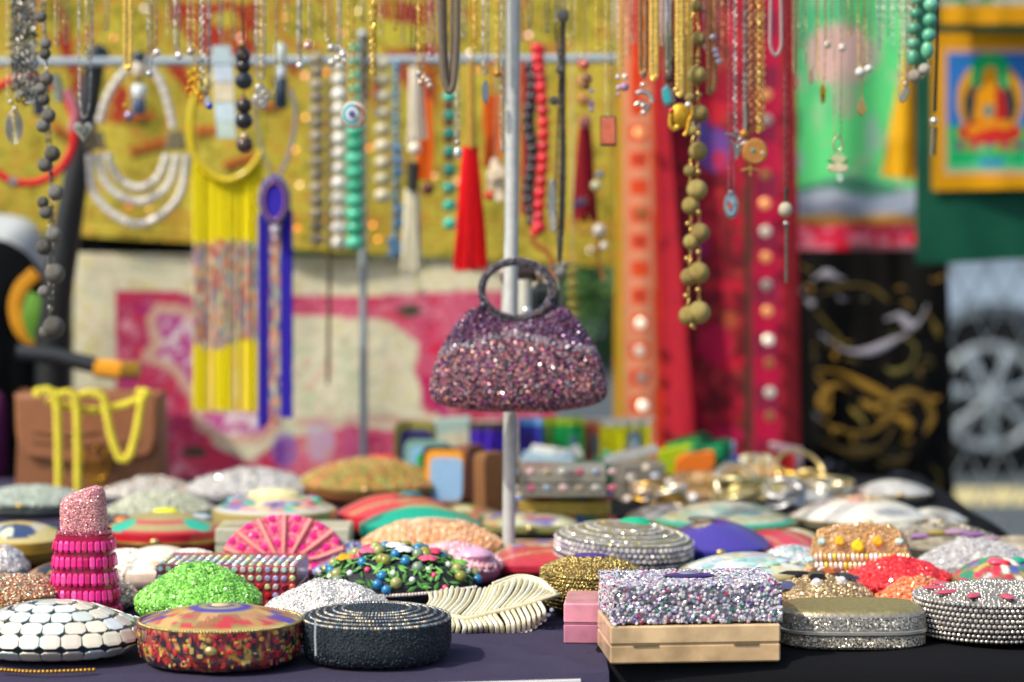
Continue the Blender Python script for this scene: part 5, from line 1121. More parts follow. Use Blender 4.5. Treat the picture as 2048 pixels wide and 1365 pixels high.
for k in range(9): gemstone(G, -.6 + .15 * k, -.45 + .2 * math.sin(k), .005, ['8cc8b8', 'a8c8d8', 'c8d0c0'][k % 3], sx=1.6)
def lid_an(u, v, r, z):
    C = vor(['a8b49c', 'b8bca8', '8aa898', 'c4c0a0'], 80, 90)(u, v); put(C, (r > .86) & (v < 0), '24a080'); put(C, np.abs(r - .8) < .04, 'a89c60'); return C
G = clutch('sage and silver oval clutch bag with a turquoise edge behind the violet one', 1452, 1086, 290, 66, .16, lid_an, side='1c9478', dome=.55, hs=.4, ml=stone)
G = clutch('coral red leaf patterned clutch bag left of the owl', 1560, 1128, 190, 52, .13, lambda u, v, r, z: np.where((np.abs(np.sin(u * 5 + v * 4)) < .25)[..., None], H('a88860'), H('c84450')), side='c03840', dome=.55, hs=.4, ml=enamel, p=2.2)
G = clutch('pale aqua crystal clutch bag with teal patches just left of the owl', 1590, 1170, 150, 62, .12, lambda u, v, r, z: vor(['a8c0b8', 'b8ccc8', '30a888', 'c8d0c8'], 40, 92)(u, v), side='a8b09c', dome=.5, hs=.4, ml=pearl)
lidgems(G, 350, .0026, ['d0e8e0', 'c8d8d8', 'e8d8e0'], GEM, gemab, 'crystals', 5, .3)
def lid_aq(u, v, r, z):
    C = flat('dcd8c8')(u, v); put(C, ell(u, v, 0, .2, .34, .6) < 1, vor(['c89080', '8c9c78', 'b8a888', 'd8a090'], 60, 93)(u, v)); return C
G = clutch('wide cream clutch bag with a coral flower on it behind the owl', 1722, 1076, 286, 66, .16, lid_aq, side='c8c4a8', dome=.6, hs=.35, ml=bead, p=1.7)
lidgems(G, 300, .003, ['c88878', '8c9c70', 'c8a888'], BALL, bead, 'beads', 5, .1, sel=lambda u, v, z: ell(u, v, 0, .2, .34, .6) < 1, smooth=True)
fluffy('small cream and gold crystal clutch bag just behind the lipstick one', 222, 1222, 96, 54, .06, ['d8c8a8', 'c8b890', 'e0d8c8', 'b8a078'], 71, gemab, n=600, size=.0026)
fluffy('small violet and green crystal clutch bag between the fan and the floral one', 700, 1140, 110, 46, .07, ['8078b0', '60b080', 'a8a8d8', 'c8c8e0', '58488c'], 72, gemab, n=700, size=.0026)
fluffy('slate blue beaded clutch bag behind the floral one', 700, 1166, 150, 50, .06, ['8088b8', '98a0c8', '6870a0'], 73, bead, n=700, size=.0024)
G = clutch('dark enamel clutch bag with amber dots peeking out behind the copper glitter one', 120, 1190, 150, 54, .1, vor(['2a2420', '3c3028', 'a87838'], 60, 301), dome=.5, hs=.5, ml=enamel)
G = clutch('sand coloured clutch bag at the right edge behind the white seed beaded one', 2040, 1128, 150, 44, .1, vor(['a89c84', 'b8ac98', '8c8470'], 70, 302), dome=.5, hs=.5, ml=matte)
G = clutch('olive and rust inlaid clutch bag just left of the brown leather wallets', 930, 1062, 150, 44, .1, vor(['8c8448', 'a86848', 'b8b088', '5c7858'], 70, 303), dome=.5, hs=.5, ml=stone)
G = clutch('small pale gold mosaic clutch bag between the violet and the cream ones', 1590, 1106, 120, 40, .08, vor(['c8bc90', 'd8d0b0', 'a89868'], 70, 304), dome=.5, hs=.5, ml=stone)
G = clutch('silver grey clutch bag in front of the gold bangles', 1330, 1062, 150, 42, .1, vor(['a8a8a4', '8c8c8c', 'c0bcb4'], 90, 305), dome=.5, hs=.5, ml=brush)
G = clutch('small cream clutch bag on black cloth behind the lilac petal one', 1872, 1066, 130, 40, .1, vor(['c8c4b4', 'd8d4c4', 'b0ac9c'], 70, 307), dome=.5, hs=.45, ml=bead)
G = clutch('pale grey clutch bag at the back right corner of the black table', 1790, 1010, 150, 40, .12, vor(['b8b8b4', 'a0a09c', 'c8c8c0'], 70, 308), dome=.5, hs=.45, ml=stone)
G = clutch('ivory and green clutch bag at the far right behind the lilac petal one', 1830, 1092, 150, 36, .09, vor(['c8c4b0', '8c9c78', 'd8d0c0'], 70, 306), dome=.5, hs=.5, ml=stone)
# gold trimmed edge at the bottom left corner: a purse lying in front of the tiled one
def coins():
    c = TB(70, 1352, TABLE); root = thing('gold_chain_bracelet', 'gold bead bracelet lying before the mother of pearl clutch at the bottom left', 'bracelet', c)
    pts = resample(bezier([(-.03, .006, .004), (0, -.003, .004), (.03, .001, .004), (.05, .006, .004)], 40), .0035); stamp(BALL, pts, np.tile((0, 0, 1.), (len(pts), 1)), .0019, H('b88c30')).build('gold_beads', metal, root, True, stuff=True)
coins()
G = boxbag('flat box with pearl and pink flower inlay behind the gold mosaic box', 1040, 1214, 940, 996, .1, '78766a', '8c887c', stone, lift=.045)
for k in range(14): b = MB(); b.merge(sphere(.0045, 8, 6, (-.06 + (k % 7) * .02, -.05, .012 + (k // 7) * .02), (1.3, .3, 1)), H(['b8b4ac', 'c86a80', '8c98a8', 'c8a8a8', 'a89880'][k % 5])); b.build('inlay', stone, G['root'])
def box_al():
    G = boxbag('gold rimmed box with coloured square stones along its side', 1036, 1222, 1002, 1062, .11, 'a48c40', 'b89c48', brush)
    for i in range(10):
        for j in (0,):
            b = MB(); b.merge(box(.0105, .004, .015, (-.0585 + i * .013, -.056, .0115)), H(['b02830', '3c6098', '2a7858', '8a6c2c', 'c05040'][i % 5])); b.build('stone', stone, G['root'], False)
    for i in range(16):
        b = MB(); b.merge(sphere(.008, 8, 6, (-.055 + (i % 8) * .0155, -.03 + (i // 8) * .04, G['h']), (1.1, 1, .4)), H(['6888c0', 'b83838', '88a898', 'c89848', 'c8c0a0'][(i * 3) % 5])); b.build('stone', stone, G['root'])
box_al()

# ================================================================== THE PURPLE HANDBAG ON THE POLE
def purple_bag():
    Y = 2.655; c0 = P(1037, 720, Y); root = thing('ring_handled_handbag', 'purple crystal handbag with a round ring handle hanging on the middle pole', 'handbag', c0, 0)
    k = lambda q: q * Y / FPX
    xs = np.array([-176, -173, -168, -160, -150, -138, -125, -110, -95, -84, -74, -60, -45, -25, 0, 25, 45, 60, 74, 84, 96, 110, 125, 138, 150, 160, 168, 173, 176.])
    zt = np.array([-58, -34, -14, 8, 30, 50, 71, 88, 101, 106, 104, 93, 84, 79, 77, 79, 84, 93, 104, 107, 103, 88, 70, 50, 32, 10, -14, -36, -58.])
    zb = np.array([-62, -76, -82, -86, -89, -92, -95, -97, -99, -100, -101, -102, -102, -102, -102, -102, -102, -102, -101, -100, -98, -96, -94, -91, -88, -84, -80, -75, -62.])
    X = np.linspace(-176, 176, 121) ; Zt = np.interp(X, xs, zt); Zb = np.interp(X, xs, zb)
    ker = np.array([1, 2, 3, 2, 1]) / 9; Zt = np.convolve(np.pad(Zt, 2, 'edge'), ker, 'valid'); Zb = np.convolve(np.pad(Zb, 2, 'edge'), ker, 'valid')
    m = 40; th = np.linspace(0, 2 * math.pi, m, endpoint=False); V = []
    for x, t, bb in zip(X, Zt, Zb):
        e = math.sqrt(max(0.0, 1 - (abs(x) / 178) ** 3.2)); T = 52 * e + 1
        for a in th:
            z = (t + bb) / 2 + (t - bb) / 2 * math.sin(a); f = np.clip((z + 102) / 220, 0, 1)
            w = T * (1.0 - .72 * f ** 1.1)
            V.append((k(x), -k(w) * np.sign(math.cos(a)) * abs(math.cos(a)) ** .75, k(z)))
    V = np.array(V); F = grid_faces(len(X), m, closed_v=True); caps = [np.arange(m)[None, :], ((len(X) - 1) * m + np.arange(m))[None, ::-1]]
    zz = V[:, 2] / k(1); xx = V[:, 0] / k(1); edge = 44 + 16 * np.exp(-((xx + 20) / 60) ** 2) - 18 * (np.abs(xx) / 150) ** 2
    up = zz > edge
    V[up, 1] *= .86
    C = np.where(up[:, None], H('28102e'), H('3c2834')); b = MB(); b.add(V, [F] + caps, vcol=C); b.build('body', matte, root)
    pos, nr = sample((V, [F]), 12000, 2, .0016); nr = outward(pos, nr, (0, 0, k(-20)))
    pz = pos[:, 2] / k(1); px = pos[:, 0] / k(1); ed = 44 + 16 * np.exp(-((px + 20) / 60) ** 2) - 18 * (np.abs(px) / 150) ** 2
    n = len(pos); g = np.random.default_rng(3); up = pz > ed
    cl = pick(['c07a78', 'a8606c', 'c88a80', '5c3c50', '8a8088', '504450', '98347c', '5c2c54', 'b88a84', '382c34', '802868', '706874', '9a8c94', '483a4c', 'b87068', '2c2430', '4c2c44'], n, 5, .22)
    cu = pick(['4a2850', '5a3468', '341838', '644876', '5c1c40', '783854', '2c1430', '7c6c84', '804858'], n, 6, .22)
    cr = pick(['847c88', '645c6c', '9a909a', '443c48', 'a87880'], n, 7, .2); cc = np.where(up[:, None], cu, np.where((pz > ed - 14)[:, None], cr, cl))
    q = g.uniform(.0011, .0022, n) * np.where(up, .8, 1)
    lo = ~up; stamp(GEM8, pos[lo] + nr[lo] * .0004, nr[lo], q[lo], cc[lo], .5, 8).build('crystals', gem, root, False, stuff=True)
    stamp(GEM8, pos[up] + nr[up] * .0003, nr[up], q[up], cc[up], .35, 9).build('dark_crystals', gem, root, False, stuff=True)
    # ring handle
    th = np.linspace(0, 2 * math.pi, 72, endpoint=False); ring = np.stack([k(-3 + 71 * np.cos(th)), 0 * th, k(140 + 57 * np.sin(th))], 1)
    b = MB(); b.merge(tube(ring, k(6.8), 12, True), H('2e2c36')); h = b.build('ring_handle', brush, root)
    r2 = resample(np.vstack([ring, ring[:1]]), .0026); n2 = []
    pp, nn = [], []
    for a in np.linspace(0, 6.283, 9)[:-1]:
        for i, p in enumerate(r2[:-1]):
            rad = unit(p - np.array((k(-3), 0, k(140)))); d = rad * math.cos(a) + np.array((0, -1, 0)) * math.sin(a); pp.append(p + d * k(6.8)); nn.append(d)
    stamp(SEED, np.array(pp), np.array(nn), .0012, pick(['6c6874', '4a4654', '88848f', '8a7870'], len(pp), 3), .1, 2).build('rhinestones', brush, h, False, stuff=True)
    for x in (-70, 64):
        b = MB(); b.merge(sphere(.005, 10, 8, (k(x), 0, k(108)), (1, 1, 1.2)), H('504a58')); b.build('handle_joint', metal, root)
    # strap and hook over the pole
    b = MB(); b.merge(tube([(k(-8), -.001, k(197)), (k(-8), .02, k(204)), (k(-10), .05, k(202))], .0016, 6), H('b0b4b4')); b.build('hook', metal, root)
purple_bag()
def clip():
    Y = 2.83; root = thing('kiss_lock_purse', 'purse with a dark bronze clasp and two silver ball ends behind the ring handle', 'purse', P(1048, 640, Y))
    b = MB(); b.merge(tube([P(1012, 550, Y), P(1083, 546, Y)], K(17, Y), 10, flat=.6), H('2a1c16')); b.build('clasp_bar', enamel, root, world=True)
    for x in (1004, 1078): b = MB(); b.merge(tube([P(x - 5, 550, Y - .01), P(x + 6, 548, Y - .01)], K(17, Y), 10, flat=.7), H('c8b09c')); b.build('end_piece', metal, root, world=True)
    for x in (1018, 1050):
        b = MB(); b.merge(tube([P(x, 560, Y - .005), P(x - 1, 640, Y - .005)], K(14, Y), 10), H('c2c2b4')); b.build('strap', plastic, root, world=True)
    for x in (1024, 1053): b = MB(); b.merge(sphere(K(9.5, Y), 14, 10, P(x, 622, Y - .03)), H('e0e4e4')); b.build('silver_ball', metal, root, world=True)
    b = MB(); b.merge(box(K(60, Y), .03, K(150, Y), P(1088, 640, Y + .04), .01), H('1c2422')); b.build('pouch', leather, root, world=True)
clip()
# ------------------------------------------------------------------ brown handbag with yellow cord
def brown_bag():
    Yf = 3.43; c = TB(170, 984); root = thing('brown_handbag', 'brown leather flap handbag with a gold lyre clasp at the left', 'handbag', (c[0], Yf + .045, TABLE + .001)); Y = Yf
    k = lambda q: K(q, Y); Pl = lambda x, y, d=0.: P(x, y, Yf + d) - np.array(root.location)
    w, h = k(298), k(192)
    out = [(-w / 2 - .003, 0), (-w / 2 + .006, h * .93), (-w / 2 + .02, h), (w / 2 - .018, h), (w / 2 - .004, h * .93), (w / 2, 0)]
    def slab(pts, y0, y1, n=6):
        pts = bezier([(x, 0, z) for x, z in pts], 60); V = []
        for t in np.linspace(0, 1, n): s = 1 - .05 * (2 * t - 1) ** 4; V.append(pts * (s, 1, s) + (0, y0 + (y1 - y0) * t, 0))
        m = len(pts); return (np.concatenate(V), [grid_faces(n, m, closed_v=True), np.arange(m)[None, ::-1], ((n - 1) * m + np.arange(m))[None, :]])
    b = MB(); b.merge(slab(out, -.045, .05), H('8a5a3a')); b.build('body', leather, root)
    fl = [(-w / 2 + .004, h * 1.005), (-w / 2 + .01, h * .45), (-w * .28, h * .36), (0, h * .3), (w * .28, h * .36), (w / 2 - .01, h * .45), (w / 2 - .004, h * 1.005)]
    b = MB(); q = slab(fl, -.056, -.047, 4); b.merge(q, H('946040')); b.build('flap', leather, root)
    for zz, x0, x1 in ((.60, -.36, .1), (.50, -.36, .36)):
        b = MB(); b.merge(tube([(w * x0, -.0565, h * zz), ((x0 + x1) / 2 * w, -.0575, h * (zz - .04)), (w * x1, -.0565, h * zz)], .0012, 5), H('5a3a24')); b.build('stitching', thread, root)
    # lyre clasp
    b = MB(); cx, cz = k(188 - 170), h * .24
    for s in (-1, 1): b.merge(tube(bezier([(cx + s * k(24), -.06, cz + k(38)), (cx + s * k(20), -.062, cz + k(26)), (cx + s * k(27), -.062, cz + k(4)), (cx + s * k(18), -.062, cz - k(20)), (cx, -.062, cz - k(24))], 20), .0022, 7), H('c08c20'))
    b.build('lyre_clasp', metal, root)
    for i in range(5): b = MB(); b.merge(tube([(cx + (i - 2) * k(6), -.0615, cz - k(18)), (cx + (i - 2) * k(6), -.0615, cz + k(24))], .0009, 5), H('c8982c')); b.build('clasp_bar', metal, root)
    b = MB(); b.merge(box(k(34), .004, k(6), (cx, -.062, cz - k(32))), H('c8a030')); b.build('clasp_foot', metal, root)
    b = MB(); b.merge(sphere(k(7), 10, 8, (cx + k(4), -.061, cz + k(38))), H('c88c1c')); b.build('clasp_stud', metal, root)
    # yellow cord draped over it: its own thing
    r2 = thing('yellow_braided_chain', 'thick yellow braided cord draped in loops over the brown handbag', 'chain', P(150, 985, Yf - .03)); Yc = Yf - .075
    path = [(80, 792), (72, 784), (100, 782), (112, 800), (116, 860), (118, 985), (118, 1010)]
    path2 = [(116, 790), (140, 786), (152, 805), (155, 860), (156, 960), (156, 1005)]
    path3 = [(160, 790), (188, 786), (208, 800), (214, 830), (222, 870), (238, 915), (252, 918), (262, 905), (276, 850), (284, 800), (292, 788)]
    path4 = [(96, 800), (130, 812), (190, 822), (240, 812), (285, 796), (296, 786), (274, 784)]
    for pt in (path4, path, path2, path3):
        pts = resample(bezier([P(x, y, Yc + (.02 if pt is path4 else 0)) for x, y in pt], 120), .0022); n = len(pts); r = K(8, Yc)
        b = MB()
        for s in range(3):
            ph = np.arange(n) * .55 + s * 2.094; t = unit(np.gradient(pts, axis=0)); a = unit(np.cross(t, (0, 1, 0.01))); bb = np.cross(a, t)
            b.merge(tube(pts + a * (r * .5 * np.cos(ph))[:, None] + bb * (r * .5 * np.sin(ph))[:, None], r * (.6 + .14 * np.sin(np.arange(n) * 1.3)), 6), H('e0d244'))
        b.build('cord', thread, r2, world=True)
brown_bag()

# ------------------------------------------------------------------ pouches, wallets and little flags in the middle
def card(name, label, px0, px1, py0, py1, Y, cols, depth=.012, lean=-6, yaw=0, group='small wallets and cards standing in a row', inset=True, m=silk, r=.014, cat='wallet'):
    """a padded wallet standing on edge: face panels nested one inside the other"""
    c = P((px0 + px1) / 2, py1, Y); root = thing(name, label, cat, c, (R(lean), 0, R(yaw)), group); w, h = K(px1 - px0, Y), K(py1 - py0, Y)
    y = 0
    for i, col in enumerate(cols):
        s = 1 - i * .17 if inset else 1; o = outline(40, w / 2 * s, h / 2 * s, 6); o[:, 1] += h / 2 + (h * .06 * i if False else 0)
        q = extrude([tuple(v) for v in o], depth * (1 - .1 * i), .04); q = (q[0] + (w * .06 * i, -depth * .14 * i, -h * .04 * i), q[1]); b = MB(); b.merge(q, H(col)); b.build(['cover', 'border', 'panel', 'patch'][i], m, root)
    return root
def upto(Y): return TB(1024, 404 + FPX * .41 / Y)[1]
zt = lambda Y: (CZ - TABLE) / Y
def ty(Y): 
    """picture height at which a thing standing on the table at distance Y touches it"""
    p = 900
    lo, hi = 405, 1400
    for _ in range(40):
        mid = (lo + hi) / 2
        if P(1024, mid, Y)[2] > TABLE: lo = mid
        else: hi = mid
    return lo
for (nm, lab, x0, x1, y0, Y, cols) in (
    ('wallet', 'dark blue wallet with an olive top edge, last in the row of standing wallets', 786, 872, 842, 3.54, ['7c7a30', '2a2460', '30302c']),
    ('wallet', 'light blue and green wallet behind the black one in the row', 806, 900, 880, 3.44, ['6a9088', '78a4c4', '2a9a50']),
    ('wallet', 'black wallet with a green lining between the blue and the orange edged ones', 842, 918, 892, 3.36, ['101414', '101414', '30342c']),
    ('wallet', 'powder blue wallet with an orange border at the front of the row', 848, 932, 900, 3.27, ['d8922c', '84a8c8'])):
    card(nm, lab, x0, x1, y0, ty(Y), Y, cols, .016, yaw=-12, lean=-4)
for (lab, x0, x1, y0, Y, c, yw) in (('reddish brown leather wallet standing left of the pole behind a tan one', 920, 968, 888, 3.28, '6a4030', 35), ('tan brown leather wallet standing just left of the pole', 955, 1012, 902, 3.14, '7c5430', 30), ('dark olive brown leather wallet half hidden by the pole', 985, 1035, 915, 3.3, '5c4c30', 25)):
    card('leather_wallet', lab, x0, x1, y0, ty(Y), Y, [c], .03, lean=-3, yaw=yw, m=leather, group='brown leather wallets')
def flag(label, x0, x1, y0, y1, Y, top, col, motif=None, sx=0):
    def pf(x, y):
        C = H(col) * (.9 + .2 * fbm(x, y, 20, 3)[..., None]); put(C, y < y0 + 13, top)
        if motif: 
            for (mx, my, rx, ry, mc) in motif: put(C, ell(x, y, mx, my, rx, ry) < 1, mc, .9)
        return C
    o, _ = cloth('small_flag', x0, x1, y0, y1, Y, pf, 3, .005, 50, int(x0), silk); tag(o, label, 'flag', 'small printed cloth flags behind the pole')
flag('violet square flag left of the pole', 938, 1012, 846, 925, 3.72, '4c4028', '4424a8')
flag('blue square flag with a light blue hem and a dark dot right of the pole', 1034, 1084, 836, 920, 3.74, '5a98cc', '2a2c8c', [(1056, 878, 8, 9, '401c38')])
flag('green square flag with a lime hem', 1084, 1168, 836, 925, 3.76, 'a8c420', '1c9a4c', [(1146, 885, 8, 16, '7090a8'), (1098, 880, 3, 40, 'b8a830')])
flag('bright yellow square flag with a white hem and a small grey figure', 1200, 1300, 838, 935, 3.73, 'c8c4b8', 'd0cc0c', [(1270, 878, 14, 18, '6880a8'), (1268, 900, 22, 10, '8c7090'), (1270, 888, 8, 8, 'a8c8d0')])
flag('narrow orange and grey flag between the green and the yellow ones', 1166, 1204, 838, 925, 3.78, 'd89060', 'c05830', [(1188, 890, 10, 28, '54707c')])
b = MB(); b.merge(tube([P(930, 844, 3.77), P(1310, 838, 3.77)], .0018, 6), H('c8c4b0')); o = b.build('flag_cord', thread); tag(o, 'thin cord carrying the row of small flags across the pole', 'cord')
def folded(label, pts, Y, col, sp=.02, group='folded coloured pouches'):
    root = thing('folded_pouch', label, 'pouch', P(np.mean([p[0] for p in pts]), max(p[1] for p in pts), Y), group=group)
    for i, c_ in enumerate(col):
        q = [P(x, y, Y + i * sp) for x, y in pts]; q = [v + np.array((i * .012, 0, i * .009)) for v in q]; V = np.array(q + [v + (0, sp * .8, .002) for v in q]); n = len(pts); j = np.arange(n)
        b = MB(); b.add(V, [np.stack([j, (j + 1) % n, (j + 1) % n + n, j + n], 1), j[None, :], (j + n)[None, ::-1]], H(c_)); b.build('layer', silk, root, False, world=True)
folded('green and orange layered pouch left of the gold bangles', [(1350, 960), (1352, 925), (1368, 912), (1428, 905), (1430, 925), (1420, 945), (1400, 965)], 3.5, ['d87020', '188a54', '0e5c3c'])
folded('lime and dark green pouch leaning behind the silver case', [(1318, 940), (1316, 905), (1380, 892), (1395, 900), (1380, 930), (1352, 955)], 3.62, ['a4b818', '2c8c40', '103c28'])
folded('light blue folded pouch beside the orange one', [(1424, 950), (1428, 905), (1455, 898), (1452, 930), (1440, 950)], 3.6, ['7c9cc0', '84a8c4'])
folded('small royal blue pouch behind the tan rolls', [(1448, 948), (1450, 918), (1480, 915), (1482, 945)], 3.66, ['2c38a0'])
folded('red and white striped pouch at the foot of the crimson shawl', [(1530, 975), (1525, 900), (1590, 912), (1588, 985)], 3.62, ['b02020', 'd8b8b8'])
folded('dark green pouch between the floral box and the silver case', [(1190, 975), (1188, 915), (1214, 925), (1216, 980)], 3.5, ['1c6a4c', '1c9c68'])
folded('light blue and white folded leaflet right of the pole', [(1040, 925), (1050, 905), (1120, 915), (1140, 905), (1150, 925), (1090, 935)], 3.55, ['a8c4d0', 'e0e0d4'], .01)
folded('pale sage folded pouch behind the wallets left of the pole', [(872, 872), (868, 842), (940, 836), (944, 858)], 3.75, ['a8c0b4'])

# silver case + jewellery heap at the back right
def case():
    G = boxbag('grey metal vanity case with an open white lid, in front of the yellow flag', 1236, 1325, 928, 1005, .07, '6c685c', '7c786c', leather, yaw=8)
    b = MB(); q = box(.075, .006, .012, (.0, -.01, G['h'] + .012)); b.merge((q[0] @ rot3(y=R(-12)).T, q[1]), H('b0b0ac')); b.build('open_lid', plastic, G['root'])
case()
GJ = 'gold bangles and tan jewellery rolls at the back'
def roll(label, cx, cy, w, h, Y, col, m=leather):
    root = thing('jewellery_roll', label, 'jewellery stand', P(cx, cy + h / 2, Y), group=GJ); b = MB(); q = tube([P(cx - w / 2, cy, Y), P(cx - w * .3, cy - 2, Y), P(cx + w * .3, cy - 2, Y), P(cx + w / 2, cy, Y)], [K(h * .42, Y), K(h * .5, Y), K(h * .5, Y), K(h * .42, Y)], 16)
    b.merge(q, H(col)); b.build('padding', m, root, world=True)
    for s in (-.2, .18): b = MB(); c = P(cx + w * s, cy, Y); th = np.linspace(0, 6.283, 24, endpoint=False); r = K(h * .53, Y); b.merge(tube(np.stack([0 * th + c[0], c[1] + r * np.cos(th), c[2] + r * np.sin(th)], 1), .0022, 6, True), H('c89c40')); b.build('bangle', metal, root, world=True)
roll('tan padded jewellery roll with bangles, left one', 1395, 972, 96, 54, 3.42, 'b89468'); roll('larger tan jewellery roll, middle one', 1500, 962, 130, 62, 3.45, 'b8986c'); roll('small cream jewellery roll standing on top of the larger one', 1512, 930, 62, 40, 3.5, 'c8c0a0', fabric)
def bangles(label, cx, cy, w, Y, col, n=5, seed=0, tiltv=.3, rr=.003, m=metal):
    root = thing('bangle_stack', label, 'bangles', P(cx, cy + w * .2, Y), group=GJ); g = np.random.default_rng(seed); r = K(w / 2, Y); c = P(cx, cy, Y); c[2] = max(c[2], TABLE + .02)
    for i in range(n):
        th = np.linspace(0, 6.283, 32, endpoint=False); q = np.stack([r * np.cos(th), r * np.sin(th), 0 * th], 1) @ rot3(x=g.normal() * tiltv, y=g.normal() * tiltv, z=g.random()).T + c + (0, 0, (i - n / 2) * .005)
        q[:, 2] = np.maximum(q[:, 2], TABLE + .004)
        b = MB(); b.merge(tube(q, rr, 7, True), H(col[i % len(col)])); b.build('bangle', m, root, world=True)
bangles('heap of gold and pearl bangles at the foot of the silver case', 1300, 990, 86, 3.28, ['d8a840', 'e0d0c0', 'c89040', 'e8d8c8'], 6, 1)
bangles('gold bangles lying right of the first heap', 1340, 1010, 66, 3.2, ['d8b868', 'ece4d4', 'c8a050'], 5, 2)
bangles('stack of pale gold bangles in front of the tan rolls', 1480, 1000, 110, 3.28, ['c8bc80', 'd8cc98', 'b8a868', 'e8e0c0'], 6, 3)
bangles('stack of bright gold bangles right of the tan rolls', 1600, 975, 100, 3.4, ['e0b850', 'd8c080', 'e8d8a0', 'c8963c'], 6, 4)
bangles('silver and white bangles behind the cream clutch bag', 1570, 1015, 80, 3.22, ['c8c8c8', 'e0dcd4', '8c8c90'], 5, 5)
bangles('gold rimmed white bangles at the right end of the heap', 1660, 1000, 90, 3.3, ['e0dccc', 'd8c080', 'c8d0d4'], 5, 6)
def ring_box(label, cx, cy, w, h, Y, c1, c2):
    root = thing('ring_tray', label, 'jewellery tray', P(cx, cy + h, Y), group=GJ); z = TABLE + .002; c = P(cx, cy, Y); b = MB(); hh = max(.012, c[2] - z); b.merge(box(K(w, Y), .06, hh, (c[0], Y, z + hh / 2)), H(c1)); b.build('tray', leather, root, False, world=True)
    for i in range(5):
        b = MB(); b.merge(tube([(c[0] + K(w, Y) * (i / 5 - .4), Y - .02, z + hh + .004), (c[0] + K(w, Y) * (i / 5 - .4), Y + .02, z + hh + .004)], .006, 8), H(c2)); b.build('ring', metal, root, world=True)
ring_box('tan tray of gold rings under the tan rolls', 1385, 995, 110, 30, 3.33, 'c09a70', 'd8b878')
ring_box('white tray of cream rings right of the bangles', 1612, 1000, 90, 30, 3.3, 'c8ccc8', 'e8e4dc')
ring_box('low cream tray between the bangle stacks', 1520, 985, 110, 30, 3.36, 'b8b078', 'e0d8a8')
def stones(label, pts, Y, cols, seed):
    root = thing('loose_gems', label, 'jewellery', P(pts[0][0], pts[0][1], Y), group=GJ); g = np.random.default_rng(seed)
    for i, (x, y, r) in enumerate(pts):
        b = MB(); p = P(x, y, Y + g.normal() * .01); p[2] = max(p[2], TABLE + .01); b.merge((GEM8[0] * K(r, Y) @ rot3(x=g.uniform(.2, 1.2), z=g.uniform(-.6, .3)).T + p, GEM8[1]), H(cols[i % len(cols)])); b.build('gem', gemab, root, False, world=True)
stones('brooch of clear stones glinting on the heap of bangles', [(1262, 955, 9), (1292, 935, 8), (1310, 952, 9), (1255, 1000, 9), (1340, 965, 11), (1272, 1022, 7), (1292, 1025, 7)], 3.24, ['e8d8c8', 'f0e0c8', 'd8d8e0'], 4)
stones('bright cut stones on the tan tray', [(1385, 997, 13), (1460, 985, 12), (1700, 1020, 9), (1590, 960, 9)], 3.26, ['f0ece0', 'e8e0b0'], 5)

# ================================================================== NECKLACES
GN = 'necklaces hanging from the crossbar in front'; GRK = 'necklaces hanging on the back rail'
YN = 2.70
def _link():
    th = np.linspace(0, 2 * math.pi, 8, endpoint=False); q = np.stack([.9 * np.cos(th), .52 * np.sin(th), 0 * th], 1); return tube(q, .2, 4, True)
LINK = _link()
def chain(pts, L, cols, root, m=None, name='chain', roll=1.57, mb=None, wide=1.):
    """linked chain along pts (metres); L length of one link"""
    p = resample(pts, L * 1.35); t = unit(np.gradient(p, axis=0)); n = len(p); V, F = LINK
    ref = np.tile((0, -1., 0), (n, 1)); a = unit(np.cross(t, ref)); b = np.cross(a, t); ph = np.arange(n) * roll + .4
    u = a * np.cos(ph)[:, None] + b * np.sin(ph)[:, None]; w = np.cross(t, u)
    W = p[:, None] + L * (V[None, :, :1] * t[:, None] + V[None, :, 1:2] * wide * u[:, None] + V[None, :, 2:] * w[:, None])
    off = (np.arange(n) * len(V))[:, None, None]; FF = [(f[None] + off).reshape(-1, f.shape[1]) for f in F]
    c = pick(cols, n, 3, .12); q = mb or MB(); q.add(W.reshape(-1, 3), FF, [np.repeat(c, len(f), 0) for f in F])
    return q if mb else q.build(name, m or brush, root, True, stuff=True, world=True)
